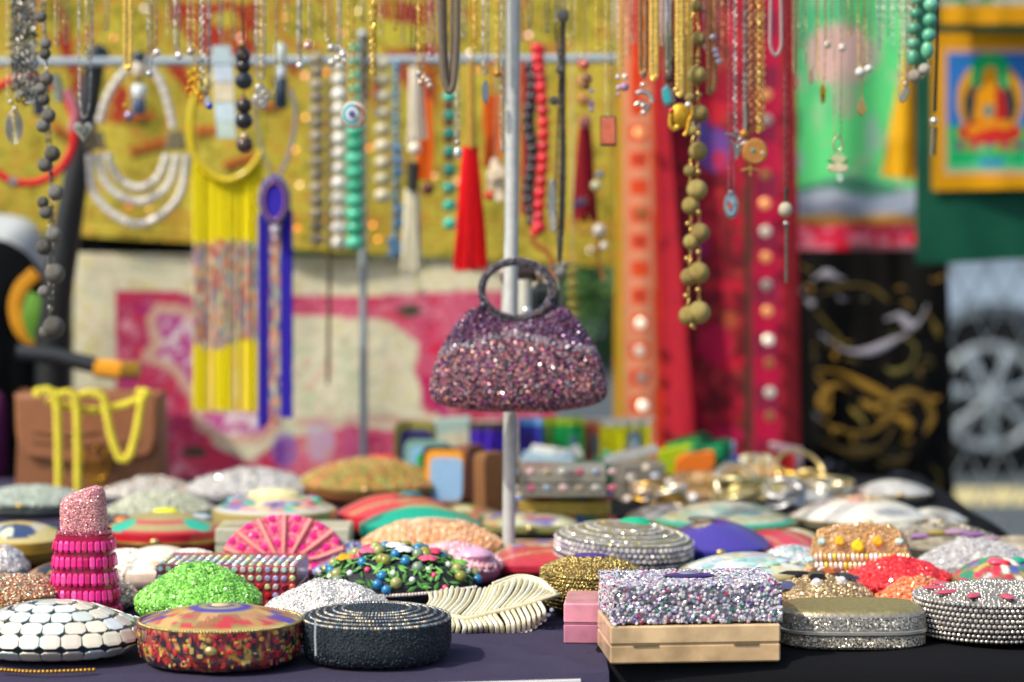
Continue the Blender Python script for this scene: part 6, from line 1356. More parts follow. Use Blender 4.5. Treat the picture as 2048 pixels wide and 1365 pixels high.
def necklace(label, x1, x2, yb, kind='gold', w=5, Y=YN, pend=None, top=-58, name='necklace', bow=None, group=GN, xb=None):
    """two strands down from the crossbar meeting at (xb, yb)"""
    xb = (x1 + x2) / 2 if xb is None else xb; root = thing(name, label, 'necklace', P(xb, yb, Y), group=group)
    C = dict(gold=['d8b458', 'e8c870', 'c8a048'], pale=['c8b890', 'd8c8a0', 'b0a078'], silver=['a8a8a4', 'c8c8c8', '88888a'], dark=['4c4c48', '5c5a54', '3a3a38'], bronze=['8c6c44', 'a07c50', '705434'], rose=['b8808c', 'a87880', 'c89898'], copper=['a8764c', 'b88a5c', '946440'])[kind]
    dy = abs(x2 - x1) * (.9 if bow is None else bow)
    top3 = [(x1, top), (x1 + (xb - x1) * .05, yb - dy * 1.6 - 20), ((x1 * 2 + xb) / 3, yb - dy * .5), (xb, yb), ((x2 * 2 + xb) / 3, yb - dy * .5), (x2 + (xb - x2) * .05, yb - dy * 1.6 - 20), (x2, top)]
    pts = bezier([P(x, y, Y - .004 * (i == 3)) for i, (x, y) in enumerate(top3)], 120)
    if w >= 9 and kind in ('gold', 'copper', 'bronze'):          # flat woven chain
        p = resample(pts, .0016); r = K(w / 2, Y) * (1 + .12 * np.sin(np.arange(len(p)) * 1.9)); b = MB(); b.merge(tube(p, r, 6, flat=.35), H(C[0])); b.build('flat_chain', brush, root, world=True)
    else: chain(pts, K(w * .75, Y), C, root, wide=1.2)
    b = MB(); c = P((x1 + x2) / 2, top, Y)
    for x in (x1, x2): b.merge(tube([P(x, top + 2, Y), P(x, top - 6, Y + .006), P(x, top - 4, Y + .02)], .0012, 5), H('a8a8a0'))
    b.build('hook', metal, root, world=True); return root
def pball(root, x, y, r, col, m=metal, Y=YN, name='pearl', s=(1, 1, 1)):
    return link(name, proto(name, col, m), root, loc=Vector(P(x, y, Y - .006)) - Vector(root.location), scale=tuple(K(r, Y) * np.array(s)))
def plate(root, pts, th, col, m=metal, Y=YN, name='pendant', d=-.004, lab=None, bev=.15):
    """flat outline in picture units into a plate at Y"""
    q = [P(x, y, Y) for x, y in pts]; c = np.mean(q, 0); e = extrude([(v[0] - c[0], v[2] - c[2]) for v in q], th, bev); b = MB(); b.merge((e[0] + c + (0, d, 0), e[1]), H(col)); return b.build(name, m, root, world=True, label=lab)
def oval(x, y, rx, ry, n=22): return [(x + rx * math.cos(t), y + ry * math.sin(t)) for t in np.linspace(0, 6.283, n, endpoint=False)]
def wire(root, pts, w, col, m=metal, Y=YN, name='bail', d=-.004, n=30, flat=1., closed=False):
    b = MB(); p = bezier([P(x, y, Y) + (0, d, 0) for x, y in pts], n) if len(pts) > 2 else np.array([P(x, y, Y) + (0, d, 0) for x, y in pts]); b.merge(tube(p, K(w / 2, Y), 7, flat=flat, closed=closed), H(col)); return b.build(name, m, root, world=True)
def beads(root, lst, col, m=bead, Y=YR - .05, name='bead', s=(1, 1, 1)):
    for i, (x, y, r) in enumerate(lst):
        c = col[i % len(col)] if isinstance(col, (list, tuple)) else col
        link(name, proto(name, c, m), root, loc=Vector(P(x, y, Y)) - Vector(root.location), scale=tuple(K(r, Y) * np.array(s)))

# --- far left
r = necklace('thin gold necklace with an openwork silver drop at the far left', 14, 24, 205, 'pale', 4)
for k in range(7): wire(r, oval(30, 255, 17 - k * 2.3, 33 - k * 4.4, 14) , 2.5, ['b0aca4', '8c8a84'][k % 2], closed=True, name='filigree')
pball(r, 22, 205, 5, 'c8c0a8'); pball(r, 30, 218, 5, 'c8c8c4')
def braid(root, pts, r, cols, Y=YN):
    p = resample(bezier([P(x, y, Y) for x, y in pts], 100), .0022); n = len(p); t = unit(np.gradient(p, axis=0)); a = unit(np.cross(t, (0, -1, 0.01))); b_ = np.cross(a, t); i = np.arange(n)
    for s in range(3):
        ph = i * .42 + s * 2.094; q = p + a * (K(r, Y) * .62 * np.sin(ph))[:, None] + b_ * (K(r, Y) * .45 * np.sin(2 * ph))[:, None]
        chain(q, K(r * .42, Y), cols, root, brush, 'strand', 1.1, wide=1.5)
r = thing('braided_necklace', 'thick braided silver chain necklace hanging in a narrow loop at the upper left', 'necklace', P(50, 200, YN), group=GN)
braid(r, [(36, -58), (36, 60), (38, 150), (44, 188), (56, 197), (66, 186), (64, 150), (58, 60), (56, -58)], 17, ['a8a8a4', '7c8086', 'c0bcb0', '5c6064'])
r = thing('bead_chain', 'long chain of rough dark grey metal balls hanging down to the black pole', 'necklace', P(98, 690, 2.6), group=GN)
gb = [(82, 34, 12), (91, 88, 12), (90, 108, 12), (93, 158, 14), (82, 178, 12), (88, 200, 12), (97, 232, 15), (86, 252, 14), (105, 308, 16), (90, 330, 15), (111, 386, 16), (86, 405, 12), (92, 425, 14), (108, 470, 17), (88, 495, 16), (110, 548, 21), (88, 584, 13), (108, 655, 23), (92, 665, 15)]
beads(r, gb, ['6c6a62', '7c7a72', '5a5850'], antique, 2.62, 'metal_ball')
for x0, off in ((86, 0), (96, 1)):
    chain(bezier([P(x, y, 2.63) for x, y in ((84 + off * 6, -58), (84 + off * 6, 30), (92, 100), (90 + off * 8, 230), (98 + off * 5, 320), (104, 400), (96 + off * 10, 480), (98 + off * 10, 560), (100, 650))], 100), K(5, 2.6), ['8c8a80', '6a685e', 'a8a498'], r)
r = necklace('thin pale chain left of the red swirl, without a pendant', 110, 118, 92, 'pale', 3.5, Y=2.66)
r = necklace('silver box chain with a silver heart', 158, 182, 236, 'silver', 4, xb=168, bow=1.6)
hp = [(168 + 20 * math.sin(t) ** 3, 262 - 1.25 * (15 * math.cos(t) - 6 * math.cos(2 * t) - 2.4 * math.cos(3 * t) - math.cos(4 * t))) for t in np.linspace(0, 6.283, 30, endpoint=False)]
plate(r, hp, .006, 'a8a89c', brush, name='heart'); plate(r, [(168 + (x - 168) * .55, 262 + (y - 262) * .55) for x, y in hp], .008, '8c9088', metal, name='heart_inset', d=-.006)
r = necklace('pale gold snake chain crossing the cap of the black pole', 172, 186, 120, 'pale', 5, Y=2.66)
# red hoop necklace behind
r = thing('red_cord_necklace', 'thick red cord necklace in a wide hoop, half hidden by the grey bead chain', 'necklace', P(60, 370, 3.5), group=GRK)
wire(r, oval(55, 262, 96, 106, 40), 17, 'd01828', silk, 3.52, 'cord', closed=True); wire(r, [(135, 180), (152, 225), (146, 262)], 20, 'c0707c', silk, 3.5, 'pink_section')
wire(r, [(20, 362), (34, 368)], 20, 'b0a8a4', metal, 3.5, 'clasp'); wire(r, [(55, 156), (55, 126)], 4, 'a8a8a0', metal, 3.55, 'hook')
r = thing('dark_blue_pendant', 'small navy and grey bottle shaped pendants tucked behind the silver braid', 'pendant', P(80, 235, 3.45), group=GRK)
wire(r, [(72, 190), (78, 205), (80, 232)], 24, '18203c', bead, 3.45, 'navy_drop'); wire(r, [(110, 150), (118, 180), (120, 205)], 20, '7c8478', bead, 3.45, 'grey_drop'); wire(r, [(75, 126), (74, 185)], 3, '303030', thread, 3.5, 'cord')
# white three tier
def tubebeads(root, pts, w, L, col, Y, m=bead, name='tube_bead', var=1):
    p = resample(bezier([P(x, y, Y) for x, y in pts], 120), K(L, Y)); me = proto(name, col, m, box(1, 1, 1, (0, 0, 0), .3) if False else tube([(0, 0, -.5), (0, 0, -.42), (0, 0, .42), (0, 0, .5)], [.38, .5, .5, .38], 10))
    for a, b_ in zip(p[:-1], p[1:]):
        o = link(name, me, root, loc=Vector((a + b_) / 2) - Vector(root.location), scale=(K(w, Y), K(w, Y), K(L, Y) * .96)); o.rotation_euler = Vector(b_ - a).to_track_quat('Z', 'Y').to_euler()
r = thing('white_tiered_necklace', 'white tube bead necklace with three tiers hanging on the back rail', 'necklace', P(275, 455, 3.54), group=GRK)
for pts in ([(262, 132), (235, 160), (212, 200), (198, 248)], [(298, 132), (322, 165), (338, 215), (347, 258)], [(212, 305), (232, 352), (275, 378), (315, 358), (335, 308)], [(195, 308), (215, 372), (275, 405), (335, 375), (355, 308)], [(180, 308), (192, 395), (275, 450), (355, 400), (376, 308)]):
    tubebeads(r, pts, 17, 21, 'd8d4cc', 3.54)
for x in (192, 352): plate(r, [(x - 14, 262), (x + 14, 262), (x + 22, 300), (x - 22, 300)], .006, '7a7058', antique, 3.54, 'spacer_bar')
wire(r, [(280, 118), (262, 132)], 3, '9a9478', metal, 3.56, 'clasp'); wire(r, [(280, 118), (298, 132)], 3, '9a9478', metal, 3.56, 'clasp')
def bottle(label, x, segs, Y=3.48, top=122):
    r = thing('bottle_pendant', label, 'pendant', P(x, segs[-1][1], Y), group=GRK)
    for (y0, y1, w, c, m, nm) in segs: b = MB(); b.merge(tube([P(x, y0, Y), P(x, y0 + 3, Y), P(x, y1 - 3, Y), P(x, y1, Y)], [K(w * .42, Y), K(w / 2, Y), K(w / 2, Y), K(w * .42, Y)], 14), H(c)); b.build(nm, m, r, world=True)
    wire(r, [(x, top), (x, segs[0][0])], 3, '50504c', metal, Y + .01, 'hook'); return r
bottle('pendant stacked from a navy cap, cream and pearly beads and a blue tube', 278, [(104, 126, 26, '1c3440', bead, 'cap'), (126, 152, 26, 'd0c4b0', bead, 'cream_bead'), (156, 166, 14, '484848', metal, 'collar'), (170, 196, 30, 'dce4e4', pearl, 'pearly_bead'), (198, 230, 28, '3c4c6c', bead, 'blue_tube')], top=118)
r = necklace('flat gold herringbone chain above the white tiered necklace', 250, 262, 138, 'gold', 9, Y=2.68)
r = necklace('fine gold chain with a tiny gold bead and a violet stone', 255, 262, 205, 'gold', 3, Y=2.9); pball(r, 250, 212, 5, 'c89830', Y=2.9); pball(r, 258, 232, 10, 'a890a8', gemab, Y=2.9, name='violet_stone')
for (x1, x2, yb, kd, w, px, py, pc, lab) in ((303, 313, 112, 'pale', 5, 314, 106, 'e8dcd0', 'pale ball chain with a clear stone, left of a pair'), (296, 304, 140, 'silver', 4, 299, 148, 'c8c8c0', 'silver chain with a small grey drop left of the clear stone one'),
        (350, 358, 106, 'silver', 5, 358, 112, 'f0e8e0', 'silver chain with a clear stone at rail height'), (376, 384, 96, 'pale', 4, 381, 104, 'c8b8a8', 'thin silver pale chain beside the gold flower one'), (596, 602, 122, 'silver', 5, 600, 132, 'd8d0c8', 'silver chain ending in a small cluster above the grey beads'),
        (617, 623, 88, 'pale', 3, 615, 92, 'f0b8b0', 'thin chain with a round pink stone'), (650, 662, 82, 'pale', 3.5, 662, 96, 'c8c8b8', 'fine slanting chain with a grey bead'), (675, 683, 96, 'silver', 3, 686, 110, 'e0dcd0', 'fine silver chain over the white beads')):
    r = necklace(lab, x1, x2, yb, kd, w); pball(r, px, py, 8, pc, gemab, name='stone'); pball(r, (x1 + x2) / 2, yb, 4, 'b8b0a0')
r = necklace('thin gold chain with a cluster of gold flowers', 388, 396, 150, 'gold', 4)
for (x, y) in ((382, 152), (394, 146), (384, 168), (396, 164), (380, 182), (392, 184), (400, 190)): wire(r, oval(x, y, 7, 7, 8), 4, 'd09a20', closed=True, name='gold_petal')
r = necklace('silver mesh chain with a blue stone', 404, 418, 188, 'silver', 8); plate(r, oval(416, 204, 8, 12), .006, 'c8c4bc', metal, name='setting'); pball(r, 419, 213, 7, '3040b0', gem, name='blue_stone')
# abalone bar
r = thing('shell_bar_pendant', 'long translucent shell bar pendant with an opal sheen beside dark beads', 'pendant', P(448, 275, 3.3), group=GRK)
for i, (y0, y1, w, c) in enumerate(((94, 130, 38, 'b4c8cc'), (131, 165, 40, 'c4d0dc'), (166, 205, 40, 'dcd0b0'), (206, 240, 40, 'c8dce4'), (243, 276, 38, 'bcd0c4'))):
    plate(r, [(444 - w / 2 + i * 2, y0 - 2), (444 + w / 2 + i * 2, y0 - 2), (447 + w / 2 + i * 2, y1 + 2), (446 - w / 2 + i * 2, y1 + 2)], .010, c, pearl, 3.3, 'shell_piece', bev=.03)
wire(r, [(444, 96), (446, -40)], 3, 'a8a8a0', metal, 3.33, 'wire')
# dark brown beads
r = thing('brown_bead_pendant', 'string of large dark brown beads with small gold spacers', 'necklace', P(488, 305, 2.8), group=GN)
beads(r, [(486, 112, 16), (487, 133, 15), (488, 162, 18), (488, 212, 16), (488, 242, 18), (489, 290, 17)], ['3a302c', '2c2826', '343c40', '322c28', '2c2c30', '4c3a30'], bead, 2.8, 'brown_bead')
beads(r, [(484, 90, 9), (487, 113, 7), (486, 198, 8), (489, 274, 9)], ['a88050', 'c8986c', 'b88c64', 'c8b088'], brush, 2.795, 'gold_spacer'); wire(r, [(485, -58), (486, 95)], 3.5, '34342e', thread, 2.81, 'cord'); wire(r, [(488, 95), (489, 290)], 2, '34342e', thread, 2.81, 'cord')
# yellow fringe necklace
def fringe(label, hoop, x0, x1, topf, botf, colf, Y, n, name='fringe_necklace', w=6, seed=0, extra=None):
    r = thing(name, label, 'necklace', P((x0 + x1) / 2, botf(.5), Y), group=GRK); mb = MB(); g = np.random.default_rng(seed)
    for row in range(2):
        for i in range(n):
            s = (i + .5 * row) / (n - .5); x = x0 + (x1 - x0) * s + g.normal() * .8; ya, yb = topf(s), botf(s) + g.normal() * 3
            m = max(6, int((yb - ya) / 11)); ys = np.linspace(ya, yb, m); xx = x + np.linspace(0, 1, m) * g.normal() * 1.6
            dj = .0012 * g.normal(); pts = np.array([P(a, b_, Y + .004 * row + dj) for a, b_ in zip(xx, ys)]); V, F = tube(pts, K(w * .42, Y) * g.uniform(.8, 1.1), 5)
            vc = np.repeat(colf(s, ys, g), 5, 0); mb.add(V, F, vcol=vc)
    mb.build('fringe', thread, r, stuff=True, world=True)
    for pts, ww, c in hoop: wire(r, pts, ww, c, bead, Y - .003, 'collar', n=50)
    return r
multi = ['d88c70', 'c8b48c', 'b8c0a0', 'c85a50', '8878a0', '98a890', 'd8a058', 'c88c8c', 'd8ccb0', '7890a0']
def ycol(s, ys, g):
    C = np.tile(H('f0e010') * g.uniform(.85, 1.08), (len(ys), 1)); m = (ys > 480 + 16 * abs(s - .5)) & (ys < 690 + 10 * math.sin(s * 6)); P_ = pick(multi, len(ys), int(g.integers(9999)), .15); C[m] = P_[m]
    if g.random() < .13: k = (ys > 690); C[k] = C[k] * .5 + H('e0a090') * .5
    return C
fringe('wide bright yellow beaded fringe necklace with a multicoloured middle', [([(432, 158), (405, 172), (388, 205), (382, 250), (386, 300), (398, 325), (425, 352), (455, 362), (490, 348), (514, 322), (524, 300)], 15, 'd0b810'), ([(500, 160), (520, 200), (527, 250), (524, 300)], 7, 'a8a030')],
       388, 523, lambda s: 362 - 55 * (2 * s - 1) ** 2 * (1.0), lambda s: 822, ycol, 3.46, 26)
ind = H('3424a8')
def bcol(s, ys, g): return np.tile(ind * g.uniform(.85, 1.15), (len(ys), 1))
r = fringe('indigo beaded necklace with an oval medallion and long indigo fringe', [([(518, 178), (512, 215), (516, 260), (528, 310), (545, 352)], 7, '8c8c78'), ([(582, 178), (592, 220), (588, 270), (575, 320), (558, 352)], 8, '847c8c')], 519, 537, lambda s: 430 - 20 * s, lambda s: 858 - 10 * s, bcol, 3.42, 5, w=7, seed=4)
def more(r):
    Y = 3.42; g = np.random.default_rng(6)
    for (x0, x1, ya, yb, cf, nm) in ((564, 583, 420, 836, bcol, 'right_fringe'), (540, 560, 455, 850, lambda s, ys, g: pick(multi + ['4c3a90'], len(ys), int(g.integers(9999)), .15), 'bead_fringe')):
        mb = MB()
        for row in range(2):
            for i in range(5):
                x = x0 + (x1 - x0) * (i + .5 * row) / 4.5; m = int((yb - ya) / 11); ys = np.linspace(ya, yb, m); pts = np.array([P(x + .5 * g.normal(), b_, Y + .004 * row) for b_ in ys]); V, F = tube(pts, K(3.2, Y), 5); mb.add(V, F, vcol=np.repeat(cf(0, ys, g), 5, 0))
        mb.build('fringe', thread, r, stuff=True, world=True)
    plate(r, oval(551, 402, 32, 50, 36), .012, '3424a8', thread, Y, 'medallion', -.01)
    wire(r, oval(551, 402, 22, 38, 24), 6, '8c5a78', bead, Y, 'medallion_ring', -.018, closed=True); wire(r, oval(551, 402, 27, 44, 28), 3.5, '5c6a88', bead, Y, 'medallion_ring', -.017, closed=True)
    beads(r, [(551, 460, 10), (551, 478, 7)], ['b8b4c0', 'c8a0a8'], bead, Y - .012, 'bead')
more(r)
r = necklace('silver snake chain in a narrow U over the silver roses', 521, 553, 200, 'pale', 5, bow=.7)
r = necklace('silver chain with a cluster of silver rose charms', 512, 530, 160, 'silver', 5, Y=2.72)
for (x, y, q) in ((520, 178, 9), (530, 190, 11), (516, 200, 10), (526, 208, 10)):
    for k in range(3): wire(r, oval(x, y, q - k * 3, q - k * 3, 8), 3, ['b8b4ac', 'd8d4cc'][k % 2], closed=True, name='rose', d=-.004 - k * .001)
bottle('white pointed pendant with a pale bead over a navy block', 562, [(88, 128, 22, 'c4d0c8', pearl, 'white_cone'), (134, 155, 18, 'c8d8e4', bead, 'pale_bead'), (156, 218, 27, '1c3040', bead, 'navy_block')], 3.45)
# bead columns on the back rail
def column(label, x, y0, y1, r, step, col, m=bead, Y=3.52, name='bead', s=(1, 1, .85), x2=None, cord='c8c0a0', group=GRK, rf=None):
    root = thing('bead_necklace', label, 'necklace', P(x, y1, Y), group=group); n = int((y1 - y0) / step) + 1; L = []
    for i in range(n):
        t = i / max(1, n - 1); L.append((x + ((x2 - x) * t if x2 else 0), y0 + (y1 - y0) * t, r * (rf(t) if rf else 1)))
    beads(root, L, col, m, Y, name, s); wire(root, [(x, -40 if y0 < 100 and group == GN else 116), (x2 or x, y1)], 2.5, cord, thread, Y + .004, 'string'); return root
column('string of round grey brown stone beads, first bead string on the rail', 634, 118, 480, 15, 25, ['9c9480', '8a8270', 'a89e8c', '847c70'], matte, cord='787060')
column('thin string of small pale gold beads left of the white beads', 659, 200, 490, 6, 12, ['b8ac80', 'c8bc94'], bead, Y=3.54)
column('string of large white beads', 679, 130, 486, 17, 29, ['e0dcd0', 'd4d0c4', 'e8e4dc'], bead, Y=3.5)
r = thing('crystal_cluster', 'cluster of clear crystals on top of the white beads', 'pendant', P(680, 130, 2.76), group=GN)
for (x, y) in ((672, 98), (684, 104), (676, 118), (690, 122), (664, 126)): pball(r, x, y, 8, 'd8d4c8', gemab, 2.76, 'crystal')
wire(r, [(680, -58), (680, 98)], 2.5, 'b8b0a0', metal, 2.77, 'wire')
column('string of glossy jade green beads hanging beside the white ones', 710, 96, 486, 20, 27, ['44b890', '34a47c', '54c49c'], bead, Y=3.46, rf=lambda t: .55 + .45 * min(1, max(0, (t - .2) * 4)))
column('string of dark grey cylinders behind the gold rope chain', 728, 78, 190, 10, 16, ['54504a', '6a665e'], matte, Y=3.5, s=(1, 1, 1.1))
column('string of cream oval beads in the middle', 765, 128, 392, 17, 31, ['d8d0ac', 'c8c09c', 'e0d8b8'], bead)
r = column('strand of sky blue seed beads', 792, 130, 510, 8, 13, ['6ca4c0', '5c94b4', '88b0b8', '7890a0'], matte); 
beads(r, [(794, 300, 11), (795, 322, 12), (796, 345, 11), (798, 420, 11), (800, 445, 10), (785, 485, 12), (795, 498, 13), (786, 508, 11)], ['64a0c8', '78a8cc'], bead, 3.5, 'blue_bead')
column('strand of turquoise beads with brown red discs between them', 899, 195, 448, 14, 33.5, ['34b89c', '48c4a4'], bead, Y=3.46)
for i in range(7):
    y = 213 + i * 34
    if i == 0: rr_ = thing('red_disc_strand', 'brown red coral discs threaded between the turquoise beads', 'necklace', P(899, 430, 3.46), group=GRK)
    beads(rr_, [(898, y, 12)], '8a2c24', bead, 3.462, 'disc', (1, 1, .6))
# eye pendant
r = necklace('flat gold chain with a round enamel eye medallion', 696, 708, 196, 'gold', 5, Y=2.72)
for i, (rr, c, m) in enumerate(((28, 'e0b890', metal), (24, 'e0e4e0', enamel), (20, '58b4b8', enamel), (13, 'e0e0e0', enamel), (8, '9098c8', enamel), (4, '1c2060', enamel))): plate(r, oval(707 if i < 2 else 705, 229, rr, rr * 1.05), .004, c, m, 2.72, ['rim', 'white_enamel', 'blue_enamel', 'white_of_eye', 'iris', 'pupil'][i], -.004 - .0012 * i, bev=.06)
wire(r, [(712, 212), (726, 222), (722, 246)], 6, 'b06840', enamel, 2.72, 'eyebrow', -.012)
# gold rope U, thick
r = necklace('thick twisted gold rope chain, sharp and bright, left of the middle', 743, 751, 148, 'gold', 7, Y=2.62); chain(np.array([P(747, -58, 2.615), P(747, 145, 2.615)]), K(6, 2.6), ['d8b050', 'e8c468', 'b8902c'], r, metal, 'rope_core', 1.1)
# white tassel group
def tassel(root, x, y0, y1, w0, w1, col, Y, n=26, seed=0, name='tassel', lay=2):
    g = np.random.default_rng(seed); mb = MB()
    for row in range(lay):
        for i in range(n):
            s = (i + .5 * row) / (n - .5) * 2 - 1; m = 10; t = np.linspace(0, 1, m); w = w0 + (w1 - w0) * t ** .8
            xx = x + s * w / 2 + t * g.normal() * 2.5 + 1.2 * np.sin(t * g.uniform(3, 9) + g.random() * 6) * t; dep = math.sqrt(max(0, 1 - s * s)) * K(w0 * .4, Y) * (1 if row else -1)
            pts = np.array([P(a, y0 + (y1 + g.normal() * 4 - y0) * b_, Y) + (0, dep, 0) for a, b_ in zip(xx, t)]); V, F = tube(pts, K(max(w0, w1) / n * .75, Y), 4); mb.add(V, F, H(col) * g.uniform(.6, 1.3))
    return mb.build(name, thread, root, stuff=True, world=True)
r = thing('white_tassel_necklace', 'cream beaded fringe, pearl, black bead and long white tassel on one string', 'necklace', P(822, 545, 3.4), group=GRK)
tassel(r, 832, 135, 282, 22, 30, 'd8d0bc', 3.42, 9, 3, 'beaded_fringe'); beads(r, [(829, 298, 13)], 'e8e0cc', bead, 3.4, 'pearl'); wire(r, [(827, 325), (826, 355), (826, 382)], 24, '242420', matte, 3.4, 'black_bead'); tassel(r, 824, 378, 542, 24, 36, 'd4cfb4', 3.4, 14, 4); wire(r, [(832, 120), (828, 330)], 3, 'c8c0a8', thread, 3.42, 'string')
def rope(label, x, y0, y1, w, col, Y=3.5, n=14, seed=0, tail=None, x2=None):
    r = thing('seed_bead_strand', label, 'necklace', P(x, y1, Y), group=GRK); g = np.random.default_rng(seed); mb = MB()
    for i in range(n):
        xx = x + ((i % 7) / 6 - .5) * w * 1.1; m = int((y1 - y0) / 6); ys = np.linspace(y0, y1, m); ps = np.array([P(xx + 1.5 * math.sin(yy * .05 + i) + ((x2 - x) * (yy - y0) / (y1 - y0) if x2 else 0), yy, Y + .003 * math.sin(i * 2.) + .005 * (i // 7)) for yy in ys]); mb.merge(tube(ps, K(w / 7 * .75, Y) * (1 + .25 * np.sin(np.arange(m) * 2.2)), 6), H(col) * g.uniform(.8, 1.1))
    mb.build('seed_beads', bead, r, True, stuff=True, world=True)
    wire(r, [(x, 118), (x, y0 + 4)], 3, col, thread, Y + .004, 'string')
    if tail: beads(r, [(tail[0], tail[1], tail[2])], tail[3], bead, Y - .003, 'end_bead')
    return r
rope('orange seed bead strand ending in a dark red bead, left of the turquoise one', 850, 200, 360, 24, 'f06c08', tail=(856, 378, 13, '5a1018'))
rope('orange seed bead strand just left of the pole', 984, 190, 335, 26, 'f06808', tail=(990, 345, 12, 'd87040'))
r = thing('shell_cluster_pendant', 'cluster of cream shell petals just left of the pole', 'pendant', P(994, 410, 3.2), group=GRK)
for (x, y, a, b_) in ((990, 330, 11, 15), (1000, 345, 12, 14), (984, 352, 12, 13), (996, 370, 13, 13), (982, 372, 11, 9), (998, 392, 11, 14), (988, 335, 9, 14)): plate(r, oval(x, y, a, b_, 14), .012, 'dcccb0', pearl, 3.2 + .01 * (a % 2), 'shell_petal', -.004 * (b_ % 3))
wire(r, [(992, 118), (992, 320)], 3, 'c8b890', thread, 3.22, 'string'); pball(r, 978, 392, 10, 'd02020', bead, 3.21, 'red_bead')
# charms and loops left of pole
r = necklace('black cord with a gold charm left of the leather loop', 822, 832, 100, 'dark', 4)
r = necklace('twisted gold chain with a bunch of pearl charms', 836, 848, 150, 'gold', 6)
for (x, y) in ((838, 148), (848, 156), (842, 166), (855, 162), (860, 172)): pball(r, x, y, 7, ['d8c8b8', 'b8b0a8', 'c8a890'][x % 3], gemab, name='charm')
r = necklace('dotted silver ball chain', 858, 868, 112, 'rose', 5)
r = thing('leather_cord_loop', 'broad taupe leather cord hanging in a long narrow loop', 'necklace', P(897, 190, 2.6), group=GN)
wire(r, [(880, -58), (882, 60), (886, 140), (892, 172), (898, 184), (906, 172), (910, 140), (914, 60), (914, -58)], 13, '6c6050', leather, 2.62, 'cord', n=80, flat=.5); wire(r, [(890, -58), (892, 80), (896, 160), (899, 172), (902, 160), (903, 80), (904, -58)], 8, '84705c', leather, 2.625, 'cord', n=60, flat=.5)
r = necklace('long thin silver chain with a small clear drop', 911, 919, 276, 'silver', 4); pball(r, 915, 286, 6, 'a8a49c'); pball(r, 916, 306, 9, 'd8d4c8', gemab, name='drop', s=(1, 1, 1.3)); pball(r, 915, 50, 6, 'c8c4b8')
r = thing('red_tassel_necklace', 'bright red tassel under a gold wrapped bar', 'necklace', P(940, 545, 3.2), group=GRK)
wire(r, [(942, 125), (942, 296)], 17, 'c89c44', brush, 3.2, 'gold_bar'); tassel(r, 940, 292, 538, 26, 56, 'dc0414', 3.2, 26, 8, lay=4); wire(r, [(946, -40), (944, 130)], 5, 'c89c30', metal, 3.22, 'chain')
r = necklace('gold chain beside the red tassel with three tiny balls', 948, 954, 96, 'gold', 4.5)
r = necklace('silver chain with a slim blue grey leaf drop', 966, 976, 150, 'silver', 5); plate(r, oval(971, 185, 7, 24), .005, '8898a4', metal, name='leaf')
r = necklace('gold chain with small garnet stone left of the pole', 992, 998, 138, 'gold', 4.5); pball(r, 995, 148, 7, 'c08840')
r = necklace('pair of very fine silver chains close to the pole', 1002, 1008, 300, 'silver', 3.5)
# right of the pole
def looped(label, x0, x1, y0, y1, r, step, cols, Y, m=bead, top=98):
    root = thing('bead_necklace', label, 'necklace', P((x0 + x1) / 2, y1, Y), group=GRK); pts = []
    n = int((y1 - y0) / step)
    for i in range(n + 1): pts.append((x0 + (x1 - x0) * .0 + 5 * math.sin(i / n * 3), y0 + (y1 - y0) * i / n, r))
    return root, pts
r = thing('red_bead_necklace', 'string of shiny coral red beads looped over the rail right of the pole', 'necklace', P(1080, 470, 3.35), group=GRK)
beads(r, [(1072, 98, 12), (1080, 100, 12), (1076, 118, 13), (1079, 138, 13), (1082, 156, 12)] + [(1083 + 5 * math.sin(i * .4), 176 + i * 23.5, 13) for i in range(12)] + [(1078, 455, 15), (1070, 466, 10)], ['d00c1c', 'c00c20', 'd81828'], bead, 3.36, 'red_bead')
r = thing('black_bead_necklace', 'string of faceted black beads beside the coral red ones', 'necklace', P(1062, 455, 3.38), group=GRK)
beads(r, [(1062 + 5 * math.sin(i * .9), 135 + i * 20.5, 14) for i in range(16)], ['14181e', '1e2228', '101216'], bead, 3.4, 'black_bead'); wire(r, [(1068, 112), (1062, 440)], 3, '14141a', thread, 3.41, 'string')
r = thing('maroon_strand', 'deep red seed bead strand half hidden behind the pole', 'necklace', P(1046, 420, 3.45), group=GRK); wire(r, [(1048, 122), (1050, 300), (1048, 430)], 14, '9c1420', matte, 3.46, 'beads', flat=.8)
r = thing('lariat_necklace', 'long grey metal lariat chain with a silver leaf reaching down to the purple handbag', 'necklace', P(1120, 560, 2.76), group=GN)
for x in (1112, 1120, 1128): chain(bezier([P(a, y, 2.76) for a, y in ((x + 3, -58), (x, 60), (x + (1120 - x) * .7 + 2, 150), (x + 2, 300), (x, 430), (1120, 530))], 90), K(5.5, 2.76), ['74726a', '8c8a84', '54524c'], r, antique)
wire(r, [(1127, 20), (1127, 200), (1124, 420), (1118, 520)], 9, '5c5a54', antique, 2.765, 'cord', n=60)
beads(r, [(1126, 32, 13), (1108, 202, 9), (1121, 545, 13), (1112, 535, 8), (1128, 530, 8), (1120, 140, 9)], ['8a8880', '7c7a70'], antique, 2.75, 'metal_ball'); plate(r, oval(1104, 405, 9, 48), .008, 'b0aca0', brush, 2.75, 'leaf'); plate(r, oval(1106, 445, 7, 22), .009, 'd0ccc0', metal, 2.745, 'leaf')
wire(r, [(1120, 555), (1122, 610)], 7, '6c6a62', antique, 2.765, 'tail')
r = necklace('very fine gold chains with a coral bead and crystals', 1150, 1172, 118, 'pale', 3, bow=.4, Y=2.8)
